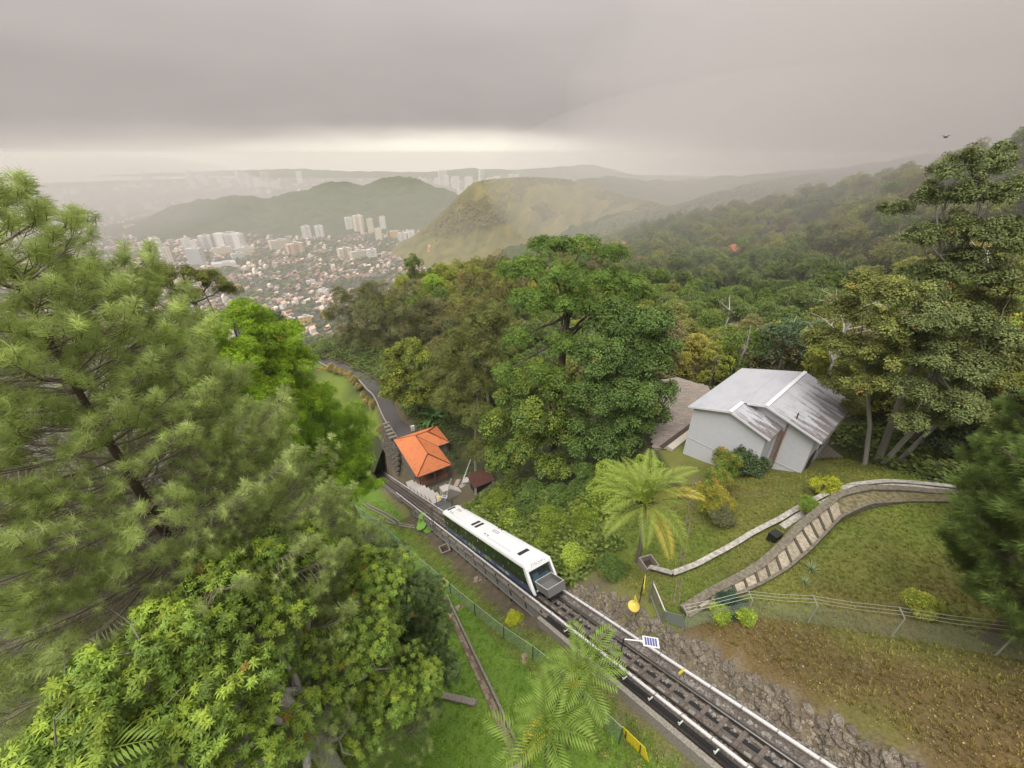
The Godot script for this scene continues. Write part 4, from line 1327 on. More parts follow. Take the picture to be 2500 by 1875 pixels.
func build_station_yard() -> void:
	var bx := Basis(TN, Vector3.UP, -TH)
	var deck := grained("deck grey", 0.15, 0.165, 0.165, 0.85, 0.9, 0.7, 2.0)
	var o := MB.new()
	o.box(track_frame(67.5, 2.6, -0.4), V(2.2, 0.3, 15.0))
	tag(part("access_ramp", o.done(), deck, self), "dark grey sloping ramp along the right of the track behind the train", "ramp")
	var slab := grained("platform slab", 0.6, 0.6, 0.6, 0.9, 0.9, 0.7, 2.0)
	var y0 := height(-12.5, -57.5)
	var st := thing("stair_block", "small block of pale concrete steps by the leaning white pole below the station", "steps", V(-11.9, y0, -58.6))
	for i in 5:
		var b := MB.new()
		b.box(Transform3D(bx, TN * (0.2 + i * 0.45) + V(0, 1.3 - i * 0.26, 0)), V(0.5, 2.6 - i * 0.3, 1.5))
		part("step", b.done(), slab, st)
	var land := MB.new()
	land.box(Transform3D(bx, -TN * 0.7 + V(0, 1.45, 0)), V(1.5, 2.5, 1.7))
	part("landing", land.done(), slab, st)
	for q: Array in [[V(-12.7, y0 - 0.4, -56.6), V(1.5, 5.2, -1.9), "white pole leaning over the small concrete steps below the station"], [V(-10.6, height(-10.6, -64.0) - 0.4, -64.0), V(2.2, 5.4, -2.6), "white pole leaning over the rubble right of the orange roof"]]:
		var p := thing("white_pole", q[2], "pole", q[0], "leaning white poles by the station")
		var b := MB.new()
		b.tube([Vector3.ZERO, q[1]], [0.13, 0.11], 8)
		part("pole", b.smooth(), mat("pole white", 0.72, 0.72, 0.70, 0.5), p)
		var c := MB.new()
		c.tube([V(0, -0.3, 0), V(0.05, 0.5, -0.05)], [0.3, 0.26], 8)
		part("pole_base", c.done(), slab, p)
	# broken slabs right of the house
	var rub := thing("broken_slabs", "tilted broken concrete slabs under the second leaning pole", "rubble", place(-9.8, -64.6, 0.9))
	for i in 5:
		var b := MB.new()
		b.box(Transform3D(Basis.from_euler(V(rng.randf_range(-0.5, 0.5), rng.randf() * 3, rng.randf_range(-0.4, 0.4))), V(rng.randf_range(-1.4, 1.4), rng.randf_range(-0.5, 0.7), rng.randf_range(-1.2, 1.2))), V(1.7, 0.18, 1.2))
		part("slab", b.done(), slab if i % 2 else grained("pink slab", 0.55, 0.42, 0.36, 0.9, 0.9, 0.6, 2.0), rub)
	var plinth := MB.new()
	plinth.box(Transform3D(bx, V(0.6, -1.1, 1.4)), V(2.4, 2.0, 2.2))
	part("plinth", plinth.done(), grained("station plaster", 0.5, 0.5, 0.5, 0.9, 0.8, 0.7, 2.0), rub)
	# low hut with a fallen tile roof
	var hy := height(-5.6, -56.5)
	var hut := thing("garden_hut", "low open hut with a dark front and weathered red tile roof under the trees", "hut", V(-5.6, hy, -57.0))
	var hb := MB.new()
	hb.box(Transform3D(bx, V(0, 0.8, 0)), V(3.2, 2.0, 2.4))
	part("dark_front", hb.done(), mat("tarp dark", 0.02, 0.027, 0.03, 0.7), hut)
	var post := MB.new()
	post.box(Transform3D(bx, TN * -1.75 - TH * 1.3 + V(0, 0.7, 0)), V(0.3, 2.4, 0.3))
	post.box(Transform3D(bx, TN * 1.75 - TH * 1.3 + V(0, 0.7, 0)), V(0.3, 2.4, 0.3))
	part("post", post.done(), slab, hut)
	part("roof", tiled_slope(TN * -2.1 - TH * 1.5 + V(0, 1.85, 0), TN, TH, 0.3, 4.2, func(_u: float) -> Vector2: return Vector2(0, 3.0)), grained("old tile", 0.26, 0.10, 0.07, 0.9, 1.0, 0.3, 0.0, true), hut)
	# rail by the porch
	var rl := thing("handrail", "grey metal handrail on the landing in front of the station porch", "handrail", V(-16.6, -61.6, -64.9))
	for k in 6:
		var b := MB.new()
		b.tube([TN * (k * 0.9) + V(0, -0.8, 0), TN * (k * 0.9) + V(0, 1.0, 0)], [0.035, 0.035], 5)
		part("post", b.done(), mat("rail grey", 0.42, 0.42, 0.42, 0.4, 0.5), rl)
	for k in 3:
		var b := MB.new()
		b.tube([V(0, 0.3 + k * 0.35, 0), TN * 4.5 + V(0, 0.3 + k * 0.35, 0)], [0.03, 0.03], 5)
		part("rail", b.done(), mat("rail grey", 0.4, 0.4, 0.4), rl)
	var land2 := MB.new()
	land2.box(Transform3D(bx, V(-16.4, -63.2, -63.6) + TN * 2.0), V(5.6, 2.8, 2.6))
	tag(part("landing", land2.done(), grained("station plaster", 0.5, 0.5, 0.5), self), "pale concrete landing in front of the station porch", "landing")

# ---------------------------------------------------------------- lamp, panel, signs, mast
func solar_post(called: String, label: String, base: Vector3, h: float, out: Vector3) -> void:
	var o := thing(called, label, "solar lamp post", base)
	var b := MB.new()
	b.tube([V(0, -0.4, 0), V(0, h, 0)], [0.055, 0.045], 6)
	part("post", b.done(), mat("post dark", 0.05, 0.048, 0.045, 0.5, 0.4), o)
	var a := MB.new()
	a.tube([V(0, h - 0.15, 0), out * 1.15 + V(0, h - 0.02, 0)], [0.04, 0.04], 6)
	part("arm", a.done(), mat("arm white", 0.7, 0.7, 0.68, 0.4), o)
	var side := out.cross(Vector3.UP).normalized()
	var tilt := Basis(out, Vector3.UP, -side) * Basis(Vector3.RIGHT, 0.12)
	var f := MB.new()
	f.box(Transform3D(tilt, out * 1.6 + V(0, h + 0.02, 0)), V(0.95, 0.05, 0.66))
	var p := part("panel_frame", f.done(), mat("panel frame", 0.78, 0.76, 0.70, 0.4), o)
	for k in 5:
		var c := MB.new()
		c.box(Transform3D(tilt, out * 1.6 + V(0, h + 0.02, 0) + tilt * V(-0.31 + k * 0.155, 0.031, 0)), V(0.125, 0.012, 0.53))
		part("cell_strip", c.done(), mat("solar blue", 0.075, 0.085, 0.25, 0.15), p)

func build_signs() -> void:
	solar_post("solar_post", "dark post with a white framed blue solar panel beside the metal gate", on_track(22.6, -1.55, -0.3), 3.9, V(0.985, 0, 0.17).normalized())
	solar_post("solar_post", "post with a small solar panel on the ramp behind the train", on_track(72.0, 1.55, -0.2), 2.6, V(0.98, 0, 0.2))
	var yellow := mat("sign yellow", 0.62, 0.50, 0.02, 0.45)
	for q: Array in [[on_track(25.0, 2.6, 0.2), 1.9, "yellow domed warning bell on a bent post by the metal gate"], [on_track(73.5, 3.0, 0.0), 1.1, "small yellow domed warning bell on the dark ramp behind the train"]]:
		var o := thing("warning_bell", q[2], "bell", q[0], "yellow warning bells by the track")
		var b := MB.new()
		var h: float = q[1]
		b.tube([V(0, -0.5, 0), V(0, h, 0), V(-0.1, h + 0.3, -0.3), V(-0.25, h + 0.2, 0.15)], [0.05, 0.05, 0.045, 0.04], 6)
		part("post", b.done(), mat("bell post", 0.45, 0.33, 0.05, 0.5), o)
		var l := MB.new()
		l.lathe(Transform3D(Basis(Vector3.RIGHT, 0.25), V(-0.28, h - 0.12, 0.25)), [Vector2(0.01, 0.34), Vector2(0.07, 0.33), Vector2(0.11, 0.22), Vector2(0.25, 0.14), Vector2(0.27, 0.09), Vector2(0.42, 0.0), Vector2(0.43, -0.04), Vector2(0.15, 0.02)], 18)
		part("bell", l.smooth(), mat("bell yellow", 0.74, 0.58, 0.13, 0.35), o)
	# yellow boards
	for q: Array in [[V(6.9, -28.9, -10.6), TD, 1.75, 0.85, "large plain yellow board below the palms at the bottom of the picture"], [V(10.2, height(10.2, -20.6) + 1.75, -20.6), V(0.35, 0.15, -0.95).normalized(), 1.15, 0.75, "narrow yellow board on a post beside the metal gate"], [on_track(19.3, 1.05, 0.05), TN, 0.5, 0.16, "tiny yellow marker plate between the rail and the right cable cover"]]:
		var o := thing("yellow_sign", q[4], "sign", q[0], "yellow boards by the track")
		var x: Vector3 = q[1]
		var b := MB.new()
		var y := (Vector3.UP - x * x.y).normalized()
		if q[2] < 0.6: y = TU
		var z := x.cross(y).normalized()
		b.box(frame(Vector3.ZERO, x, y, z), V(q[2], q[3], 0.04))
		part("board", b.done(), yellow, o)
		if q[2] > 0.6:
			var gy := height(q[0].x, q[0].z)
			for k: float in [-0.32, 0.32]:
				var p := MB.new()
				p.tube([x * q[2] * k - z * 0.05 + V(0, gy - q[0].y - 0.5, 0), x * q[2] * k - z * 0.05 + y * q[3] * 0.4], [0.035, 0.035], 5)
				part("post", p.done(), mat("post dark", 0.05, 0.05, 0.05), o)
			for k in 4:  # added dots in place of small illegible dark marks on the board
				var d := MB.new()
				d.box(frame(x * (k - 1.5) * q[2] * 0.22 + y * (0.12 if k % 2 else -0.1) + z * 0.024, x, y, z), V(0.06, 0.05, 0.012))
				part("board_mark", d.done(), mat("bolt grey", 0.22, 0.22, 0.14, 0.5), o)
				d = MB.new()
				d.box(frame(x * (k - 1.5) * q[2] * 0.22 + y * (0.12 if k % 2 else -0.1) - z * 0.024, x, y, z), V(0.06, 0.05, 0.012))
				part("board_mark", d.done(), mat("bolt grey", 0.22, 0.22, 0.14), o)
	# lattice mast over the track
	var m := thing("lattice_mast", "thin rusty lattice gantry standing over the track behind the train", "gantry", on_track(63.5, 0, 0))
	var rust := mat("mast brown", 0.10, 0.075, 0.06, 0.7, 0.3)
	for s: float in [-1.75, 1.6]:
		var b := MB.new()
		for k: float in [-0.12, 0.12]: b.tube([TN * (s + k) + V(0, -1.6, 0), TN * (s + k) + V(0, 3.6, 0)], [0.04, 0.04], 5)
		for i in 10: b.tube([TN * (s - 0.12) + V(0, -1.5 + i * 0.5, 0), TN * (s + 0.12) + V(0, -1.0 + i * 0.5, 0)], [0.022, 0.022], 4)
		part("mast", b.done(), rust, m)
	var cb := MB.new()
	for k: float in [0.0, 0.3]: cb.tube([TN * -1.75 + V(0, 3.2 + k, 0), TN * 1.6 + V(0, 3.2 + k, 0)], [0.035, 0.035], 5)
	part("crossbar", cb.done(), rust, m)

# ---------------------------------------------------------------- fences and gate
func build_fences() -> void:
	var grey := mat("fence post grey", 0.27, 0.29, 0.25, 0.6)
	var wire := mat("fence wire", 0.40, 0.42, 0.36, 0.5, 0.4)
	var spots: Array[Vector2] = [Vector2(11.80, -16.93), Vector2(15.97, -17.16), Vector2(18.92, -15.84), Vector2(21.81, -13.87), Vector2(24.35, -11.69), Vector2(27.4, -9.2)]
	var o := thing("wire_fence", "grey wire fence with bent top posts across the lawn above the dry slope", "fence", place(18.0, -16.0))
	var tops: Array[Vector3] = []
	var outs: Array[Vector3] = []
	for p in spots:
		var g := place(p.x, p.y) - o.position
		var b := MB.new()
		var out := V(-0.25, 0.0, -0.35)
		b.tube([g + V(0, -0.4, 0), g + V(0, 1.75, 0), g + V(0, 1.75, 0) + out + V(0, 0.5, 0)], [0.045, 0.042, 0.04], 6)
		part("post", b.done(), grey, o)
		tops.append(g)
		outs.append(out)
	for i in spots.size() - 1:
		for k in 3:
			var b := MB.new()
			var u := (k + 1) / 3.0
			var p := tops[i] + V(0, 1.75 + 0.48 * u, 0) + outs[i] * u
			var q := tops[i + 1] + V(0, 1.75 + 0.48 * u, 0) + outs[i] * u
			b.tube([p, p.lerp(q, 0.5) + V(0, -0.10, 0), q], [0.013, 0.013, 0.013], 4)
			part("wire", b.done(), wire, o)
		part("mesh", netting(tops[i], tops[i + 1], 1.72, 0.12, 0.0042), wire, o)
	# green chain-link fence left of the track
	var green := mat("fence green", 0.20, 0.30, 0.22, 0.6)
	var pts: Array[Vector2] = [Vector2(-35.8, -67.4), Vector2(-29.8, -60.4), Vector2(-23.8, -53.4), Vector2(-18.8, -46.1), Vector2(-13.8, -38.9), Vector2(-10.3, -34.2), Vector2(-6.94, -29.6), Vector2(-3.72, -25.4), Vector2(-0.72, -21.1), Vector2(1.6, -17.9), Vector2(3.21, -15.7), Vector2(4.55, -13.6), Vector2(6.2, -11.0)]
	var f := thing("chain_link_fence", "long green chain-link fence running beside the bright lawn left of the track", "fence", place(-6.9, -29.6))
	for i in pts.size():
		var g := place(pts[i].x, pts[i].y) - f.position
		var b := MB.new()
		b.tube([g + V(0, -0.4, 0), g + V(0, 1.85, 0)], [0.05, 0.05], 6)
		part("post", b.done(), mat("post green", 0.045, 0.085, 0.055, 0.6), f)
		if i < pts.size() - 1:
			var q := place(pts[i + 1].x, pts[i + 1].y) - f.position
			part("mesh", netting(g, q, 1.8, 0.16, 0.0032), green, f)
			var w := MB.new()
			w.tube([g + V(0, 1.82, 0), q + V(0, 1.82, 0)], [0.016, 0.016], 4)
			part("top_wire", w.done(), mat("wire pale green", 0.42, 0.52, 0.44, 0.5), f)
	# gate with its grey side panel
	var gt := thing("metal_gate", "grey barred metal gate at the foot of the garden stairs", "gate", place(10.7, -18.9))
	var gm := mat("gate grey", 0.24, 0.235, 0.23, 0.5, 0.4)
	var dir := V(0.08, 0, 1.0).normalized()
	for k: float in [-1.15, 1.15]:
		var b := MB.new()
		b.box(frame(dir * k + V(0, 0.85, 0), V(1, 0, 0), V(0, 1, 0), V(0, 0, 1)), V(0.09, 2.4, 0.09))
		part("post", b.done(), gm, gt)
	for k in 2:
		var b := MB.new()
		b.beam(dir * -1.1 + V(0, 0.45 + k * 1.45, 0), dir * 1.1 + V(0, 0.45 + k * 1.45, 0), 0.07, 0.09)
		part("rail", b.done(), mat("gate rail", 0.55, 0.54, 0.52, 0.5, 0.3) if k else gm, gt)
	for k in 12:
		var b := MB.new()
		b.beam(dir * (-1.0 + k * 0.18) + V(0, 0.45, 0), dir * (-1.0 + k * 0.18) + V(0, 1.9, 0), 0.035, 0.035, dir)
		part("bar", b.done(), gm, gt)
	var pn := MB.new()
	var a := place(10.85, -17.75, 1.0)
	var c := place(11.75, -16.9, 1.0)
	pn.beam(a, c, 0.04, 1.0)
	var pl := part("fence_panel", pn.done(), mat("panel grey green", 0.16, 0.18, 0.155, 0.6), self)
	tag(pl, "plain grey-green sheet panel between the metal gate and the wire fence", "panel")

func netting(a: Vector3, b: Vector3, h: float, step: float, r: float) -> ArrayMesh:
	var m := MB.new()
	var l := Vector2(a.x - b.x, a.z - b.z).length()
	var n := int(l / step)
	var k := int(h / step)
	var d := (b - a) / n
	var out := V(0, 1, 0).cross(b - a).normalized() * r
	for i in range(-k, n):
		for s in 2:
			# diagonal strands, clipped to the panel
			var i0 := i
			var j0 := 0
			var i1 := i + k
			var j1 := k
			if i0 < 0:
				j0 = -i0
				i0 = 0
			if i1 > n:
				j1 = k - (i1 - n)
				i1 = n
			var p := a + d * i0 + V(0, j0 * step, 0)
			var q := a + d * i1 + V(0, j1 * step, 0)
			if s == 1:
				p = a + d * i0 + V(0, h - j0 * step, 0)
				q = a + d * i1 + V(0, h - j1 * step, 0)
			var w := (q - p).normalized().cross(out).normalized() * r
			m.quad(p - w, p + w, q + w, q - w)
			m.quad(p - out, p + out, q + out, q - out)
	return m.done()

# ---------------------------------------------------------------- grey house
const HL := Vector3(22.27, -35.0, -43.95)
const HW := Vector3(0.659, 0, 0.752)     # along its near wall
const HR := Vector3(0.752, 0, -0.659)    # along its ridge

func house_at(a: float, b: float, y: float) -> Vector3:
	return HW * a + HR * b + V(0, y, 0)

# ribbed sheet roofing: from eave to ridge, ribs run up the slope
func ribbed(e0: Vector3, e1: Vector3, r0: Vector3, r1: Vector3, pitch: float, stain: float) -> ArrayMesh:
	var b := MB.new()
	var n := int(e0.distance_to(e1) / pitch)
	var up := (r0 - e0).cross(e1 - e0).normalized()
	if up.y < 0: up = -up
	for i in n:
		var f0 := float(i) / n
		var f1 := (i + 0.62) / n
		var f2 := (i + 1.0) / n
		var p0 := e0.lerp(e1, f0)
		var q0 := r0.lerp(r1, f0)
		var p1 := e0.lerp(e1, f1)
		var q1 := r0.lerp(r1, f1)
		var p2 := e0.lerp(e1, f2)
		var q2 := r0.lerp(r1, f2)
		var h := up * 0.045
		var m := 14
		for j in m:
			var u0 := float(j) / m
			var u1 := float(j + 1) / m
			var g := 1.0 + 0.12 * noise.get_noise_2d(i * 9.0, j * 14.0)
			var s := clampf((noise.get_noise_2d(i * 34.0 + 300.0, j * 9.0) + stain + 0.34 - u0 * 1.0) * 1.4, 0.0, 0.86)
			b.col = Color(g, g, g).lerp(Color(0.34, 0.29, 0.26), s)
			var full := b.col
			b.col = full * 0.86
			b.quad(p0.lerp(q0, u0), p1.lerp(q1, u0), p1.lerp(q1, u1), p0.lerp(q0, u1))
			b.col = full
			b.quad(p1.lerp(q1, u0), p1.lerp(q1, u0) + h, p1.lerp(q1, u1) + h, p1.lerp(q1, u1))
			b.col = b.col * (0.93 + 0.1 * rng.randf())
			b.quad(p1.lerp(q1, u0) + h, p2.lerp(q2, u0) + h, p2.lerp(q2, u1) + h, p1.lerp(q1, u1) + h)
			b.quad(p2.lerp(q2, u0) + h, p2.lerp(q2, u0), p2.lerp(q2, u1), p2.lerp(q2, u1) + h)
	return b.done()

func build_house() -> void:
	var o := thing("grey_house", "pale grey house with a ribbed metal roof stained dark along its right side", "house", HL)
	var bx := Basis(HW, Vector3.UP, -HR)
	var wallm := grained("house wall", 0.55, 0.565, 0.605, 0.85, 0.2, 0.94, 0.0)
	var roofm := mat("house roof", 0.49, 0.495, 0.53, 0.42, 0.1)
	roofm.vertex_color_use_as_albedo = true
	var trim := mat("house trim", 0.60, 0.60, 0.63, 0.5)
	# walls
	var w := MB.new()
	var low := -1.6
	var poly := func(pts: Array, thick: Vector3) -> void:
		for i in range(1, pts.size() - 1):
			w.tri(pts[0], pts[i], pts[i + 1])
			w.tri(pts[0] + thick, pts[i + 1] + thick, pts[i] + thick)
		for i in pts.size():
			var p: Vector3 = pts[i]
			var q: Vector3 = pts[(i + 1) % pts.size()]
			w.quad(p, q, q + thick, p + thick)
	poly.call([house_at(0.45, 0, low), house_at(8.9, 0, low), house_at(8.9, 0, 7.8), house_at(4.75, 0, 9.0), house_at(0.45, 0, 7.72)], HR * 0.25)
	poly.call([house_at(8.9, 3.2, low), house_at(12.6, 3.2, low), house_at(12.6, 3.2, 8.28), house_at(7.3, 3.2, 9.8), house_at(4.75, 3.2, 9.05), house_at(4.75, 3.2, low)], HR * 0.25)
	poly.call([house_at(0.45, 14.6, low), house_at(12.6, 14.6, low), house_at(12.6, 14.6, 8.28), house_at(7.3, 14.6, 9.8), house_at(0.45, 14.6, 7.72)], HR * 0.25)
	w.box(Transform3D(bx, house_at(0.57, 7.4, 3.05)), V(0.24, 9.3, 14.3))
	w.box(Transform3D(bx, house_at(12.5, 9.0, 3.3)), V(0.24, 9.8, 11.4))
	w.box(Transform3D(bx, house_at(8.78, 1.7, 3.0)), V(0.24, 9.2, 3.1))
	part("wall", w.done(), wallm, o)
	# string course and lower stained band
	var sc := MB.new()
	sc.box(Transform3D(bx, house_at(4.7, -0.02, 3.05)), V(8.4, 0.06, 0.05))
	sc.box(Transform3D(bx, house_at(10.8, 3.17, 3.05)), V(3.6, 0.06, 0.05))
	part("string_course", sc.done(), mat("course grey", 0.42, 0.41, 0.42, 0.8), o)
	# roof
	var l := HR
	var rl := part("roof_slope", ribbed(house_at(-0.05, -0.5, 7.66), house_at(-0.25, 15.1, 7.62), house_at(4.75, -0.5, 9.16), house_at(4.75, 15.1, 9.16), 0.34, -0.85), roofm, o)
	part("roof_slope", ribbed(house_at(4.75, 2.5, 9.16), house_at(4.75, 15.1, 9.16), house_at(7.3, 2.5, 9.93), house_at(7.3, 15.1, 9.93), 0.34, -0.95), roofm, o)
	part("roof_slope", ribbed(house_at(13.3, 2.3, 8.22), house_at(13.5, 14.6, 8.18), house_at(7.3, 2.5, 9.93), house_at(7.3, 15.1, 9.93), 0.30, 0.24), roofm, o)
	part("roof_slope", ribbed(house_at(9.35, -0.5, 7.76), house_at(9.35, 3.1, 7.76), house_at(4.75, -0.5, 9.16), house_at(4.75, 3.1, 9.16), 0.30, 0.36), roofm, o)
	# ridge caps, verges and barge boards
	for e: Array in [[house_at(7.3, 2.4, 9.97), house_at(7.3, 15.2, 9.97)], [house_at(4.75, -0.6, 9.2), house_at(4.75, 2.6, 9.2)]]:
		var b := MB.new()
		b.beam(e[0] + V(0, 0.02, 0), e[1] + V(0, 0.02, 0), 0.42, 0.05)
		part("ridge_cap", b.done(), trim, o)
	for e: Array in [[house_at(-0.1, -0.52, 7.58), house_at(4.75, -0.52, 9.1)], [house_at(9.4, -0.52, 7.68), house_at(4.75, -0.52, 9.1)], [house_at(13.35, 2.28, 8.14), house_at(7.3, 2.45, 9.86)], [house_at(5.3, 2.45, 9.28), house_at(7.3, 2.45, 9.86)]]:
		var b := MB.new()
		b.beam(e[0], e[1], 0.07, 0.24)
		part("barge_board", b.done(), trim, o)
	var gut := MB.new()
	gut.beam(house_at(9.42, -0.5, 7.70), house_at(9.42, 3.1, 7.70), 0.1, 0.1)
	gut.beam(house_at(13.4, 2.3, 8.13), house_at(13.58, 14.6, 8.1), 0.1, 0.1)
	part("gutter", gut.done(), mat("gutter brown", 0.13, 0.09, 0.075, 0.7), o)
	var pp := MB.new()
	pp.tube([house_at(9.75, 3.0, 8.4), house_at(9.75, 3.0, -1.0)], [0.09, 0.09], 7)
	part("drain_pipe", pp.done(), mat("rusty pipe", 0.24, 0.13, 0.09, 0.8), o)
	var st := MB.new()
	for k in 5: st.box(Transform3D(bx, house_at(9.4 + k * 0.09, 3.183 - k * 0.002, 5.2 - k * 0.5)), V(0.5 - k * 0.08, 4.2 - k * 0.6, 0.01))
	part("rust_stain", st.done(), grained("rust stain", 0.40, 0.33, 0.30, 0.9, 0.6, 0.6, 0.0), o)
	var ch := MB.new()
	ch.tube([house_at(10.2, 3.6, 8.8), house_at(10.2, 3.6, 9.9)], [0.08, 0.08], 7)
	part("vent_pipe", ch.done(), mat("vent pipe", 0.10, 0.06, 0.05, 0.7), o)
	# dark doorway side at the right corner
	var dk := MB.new()
	dk.box(Transform3D(bx, house_at(12.68, 5.4, 2.0)), V(0.08, 5.6, 2.2))
	part("side_door", dk.done(), mat("door dark", 0.03, 0.022, 0.02, 0.7), o)
	for bz: float in [8.2, 11.6]:
		var wf := MB.new()
		wf.box(Transform3D(bx, house_at(12.65, bz, 4.8)), V(0.08, 1.6, 1.7))
		var f := part("window", wf.done(), trim, o)
		var wp := MB.new()
		for k: float in [-0.4, 0.4]: wp.box(Transform3D(bx, house_at(12.70, bz + k, 4.8)), V(0.03, 1.35, 0.72))
		part("pane", wp.done(), mat("window dark", 0.02, 0.02, 0.02), f)
	# paved court to the left, drain and pale kerbs
	var cb := MB.new()
	var ring: Array[Vector3] = [V(19.2, -35.0, -45.0), V(22.4, -35.0, -61.5), V(25.0, -35.0, -64.0), V(29.5, -35.0, -65.5), V(33.5, -35.0, -62.0), V(33.0, -35.0, -57.0), V(23.2, -35.0, -45.2)]
	for i in range(1, ring.size() - 1): cb.tri(ring[0] + V(0, 0.12, 0), ring[i] + V(0, 0.12, 0), ring[i + 1] + V(0, 0.12, 0))
	for i in ring.size():
		var p := ring[i]
		var q := ring[(i + 1) % ring.size()]
		cb.quad(p + V(0, 0.12, 0), q + V(0, 0.12, 0), q - V(0, 1.5, 0), p - V(0, 1.5, 0))
	var court := struct("court", "round-ended paved forecourt left of the grey house", cb.done(), grained("court paving", 0.38, 0.32, 0.27, 0.9, 0.5, 0.6, 3.0))
	# paving blocks laid in rows
	var pm := [grained("paver a", 0.36, 0.30, 0.255, 0.9, 0.5, 0.6, 2.0), grained("paver b", 0.40, 0.335, 0.285, 0.9, 0.6, 0.6, 2.0), grained("paver c", 0.33, 0.28, 0.24, 0.9, 0.7, 0.6, 2.0)]
	var pav := box_mesh(V(1.06, 0.05, 0.50))
	var area := PackedVector2Array()
	for p in ring: area.push_back(Vector2(p.x, p.z))
	var made := 0
	for j in 44:
		for i in 18:
			var c := V(19.5, 0, -66.0) + V(0.985, 0, 0.17) * (i * 1.1 + (0.55 if j % 2 else 0.0)) + V(-0.17, 0, 0.985) * j * 0.54 - V(2.5, 0, 0)
			if made >= 290 or not Geometry2D.is_point_in_polygon(Vector2(c.x, c.z), area): continue
			made += 1
			part("paving_block", pav, pm[rng.randi() % 3], court, Transform3D(Basis(V(0.985, 0, 0.17), Vector3.UP, V(-0.17, 0, 0.985)), V(c.x, -34.868 + rng.randf_range(-0.008, 0.012), c.z)))
	var kb := MB.new()
	kb.beam(house_at(-1.2, -0.4, 0.25) + HL, house_at(-1.2, 9.5, 0.25) + HL, 0.9, 0.5)
	tag(part("kerb", kb.done(), grained("court kerb", 0.62, 0.56, 0.47, 0.9, 0.8, 0.7, 2.0), self), "pale kerb along the left wall of the grey house", "kerb")
	var db := MB.new()
	db.beam(house_at(-2.2, -0.8, 0.16) + HL, house_at(-2.2, 9.5, 0.16) + HL, 0.55, 0.2)
	tag(part("drain_cover", db.done(), mat("drain dark", 0.05, 0.035, 0.028, 0.9), self), "dark drain strip between the paved court and the grey house", "drain")
	var yb := MB.new()
	var yr: Array[Vector3] = [V(33.4, -33.4, -37.0), V(36.0, -33.4, -36.2), V(41.6, -33.2, -39.6), V(41.0, -33.2, -44.6), V(37.6, -33.4, -44.6), V(33.0, -33.4, -39.2)]
	for i in range(1, yr.size() - 1): yb.tri(yr[0], yr[i], yr[i + 1])
	for i in yr.size():
		yb.quad(yr[i], yr[(i + 1) % yr.size()], yr[(i + 1) % yr.size()] - V(0, 2, 0), yr[i] - V(0, 2, 0))
	var yard := struct("yard", "stained concrete yard at the right corner of the grey house", yb.done(), grained("yard concrete", 0.40, 0.34, 0.28, 0.95, 0.5, 0.4, 4.0))
	var yd := MB.new()
	yd.beam(V(34.9, -33.36, -36.9), V(38.9, -33.33, -43.9), 0.45, 0.1)
	part("drain", yd.done(), mat("drain dark", 0.05, 0.035, 0.03), yard)

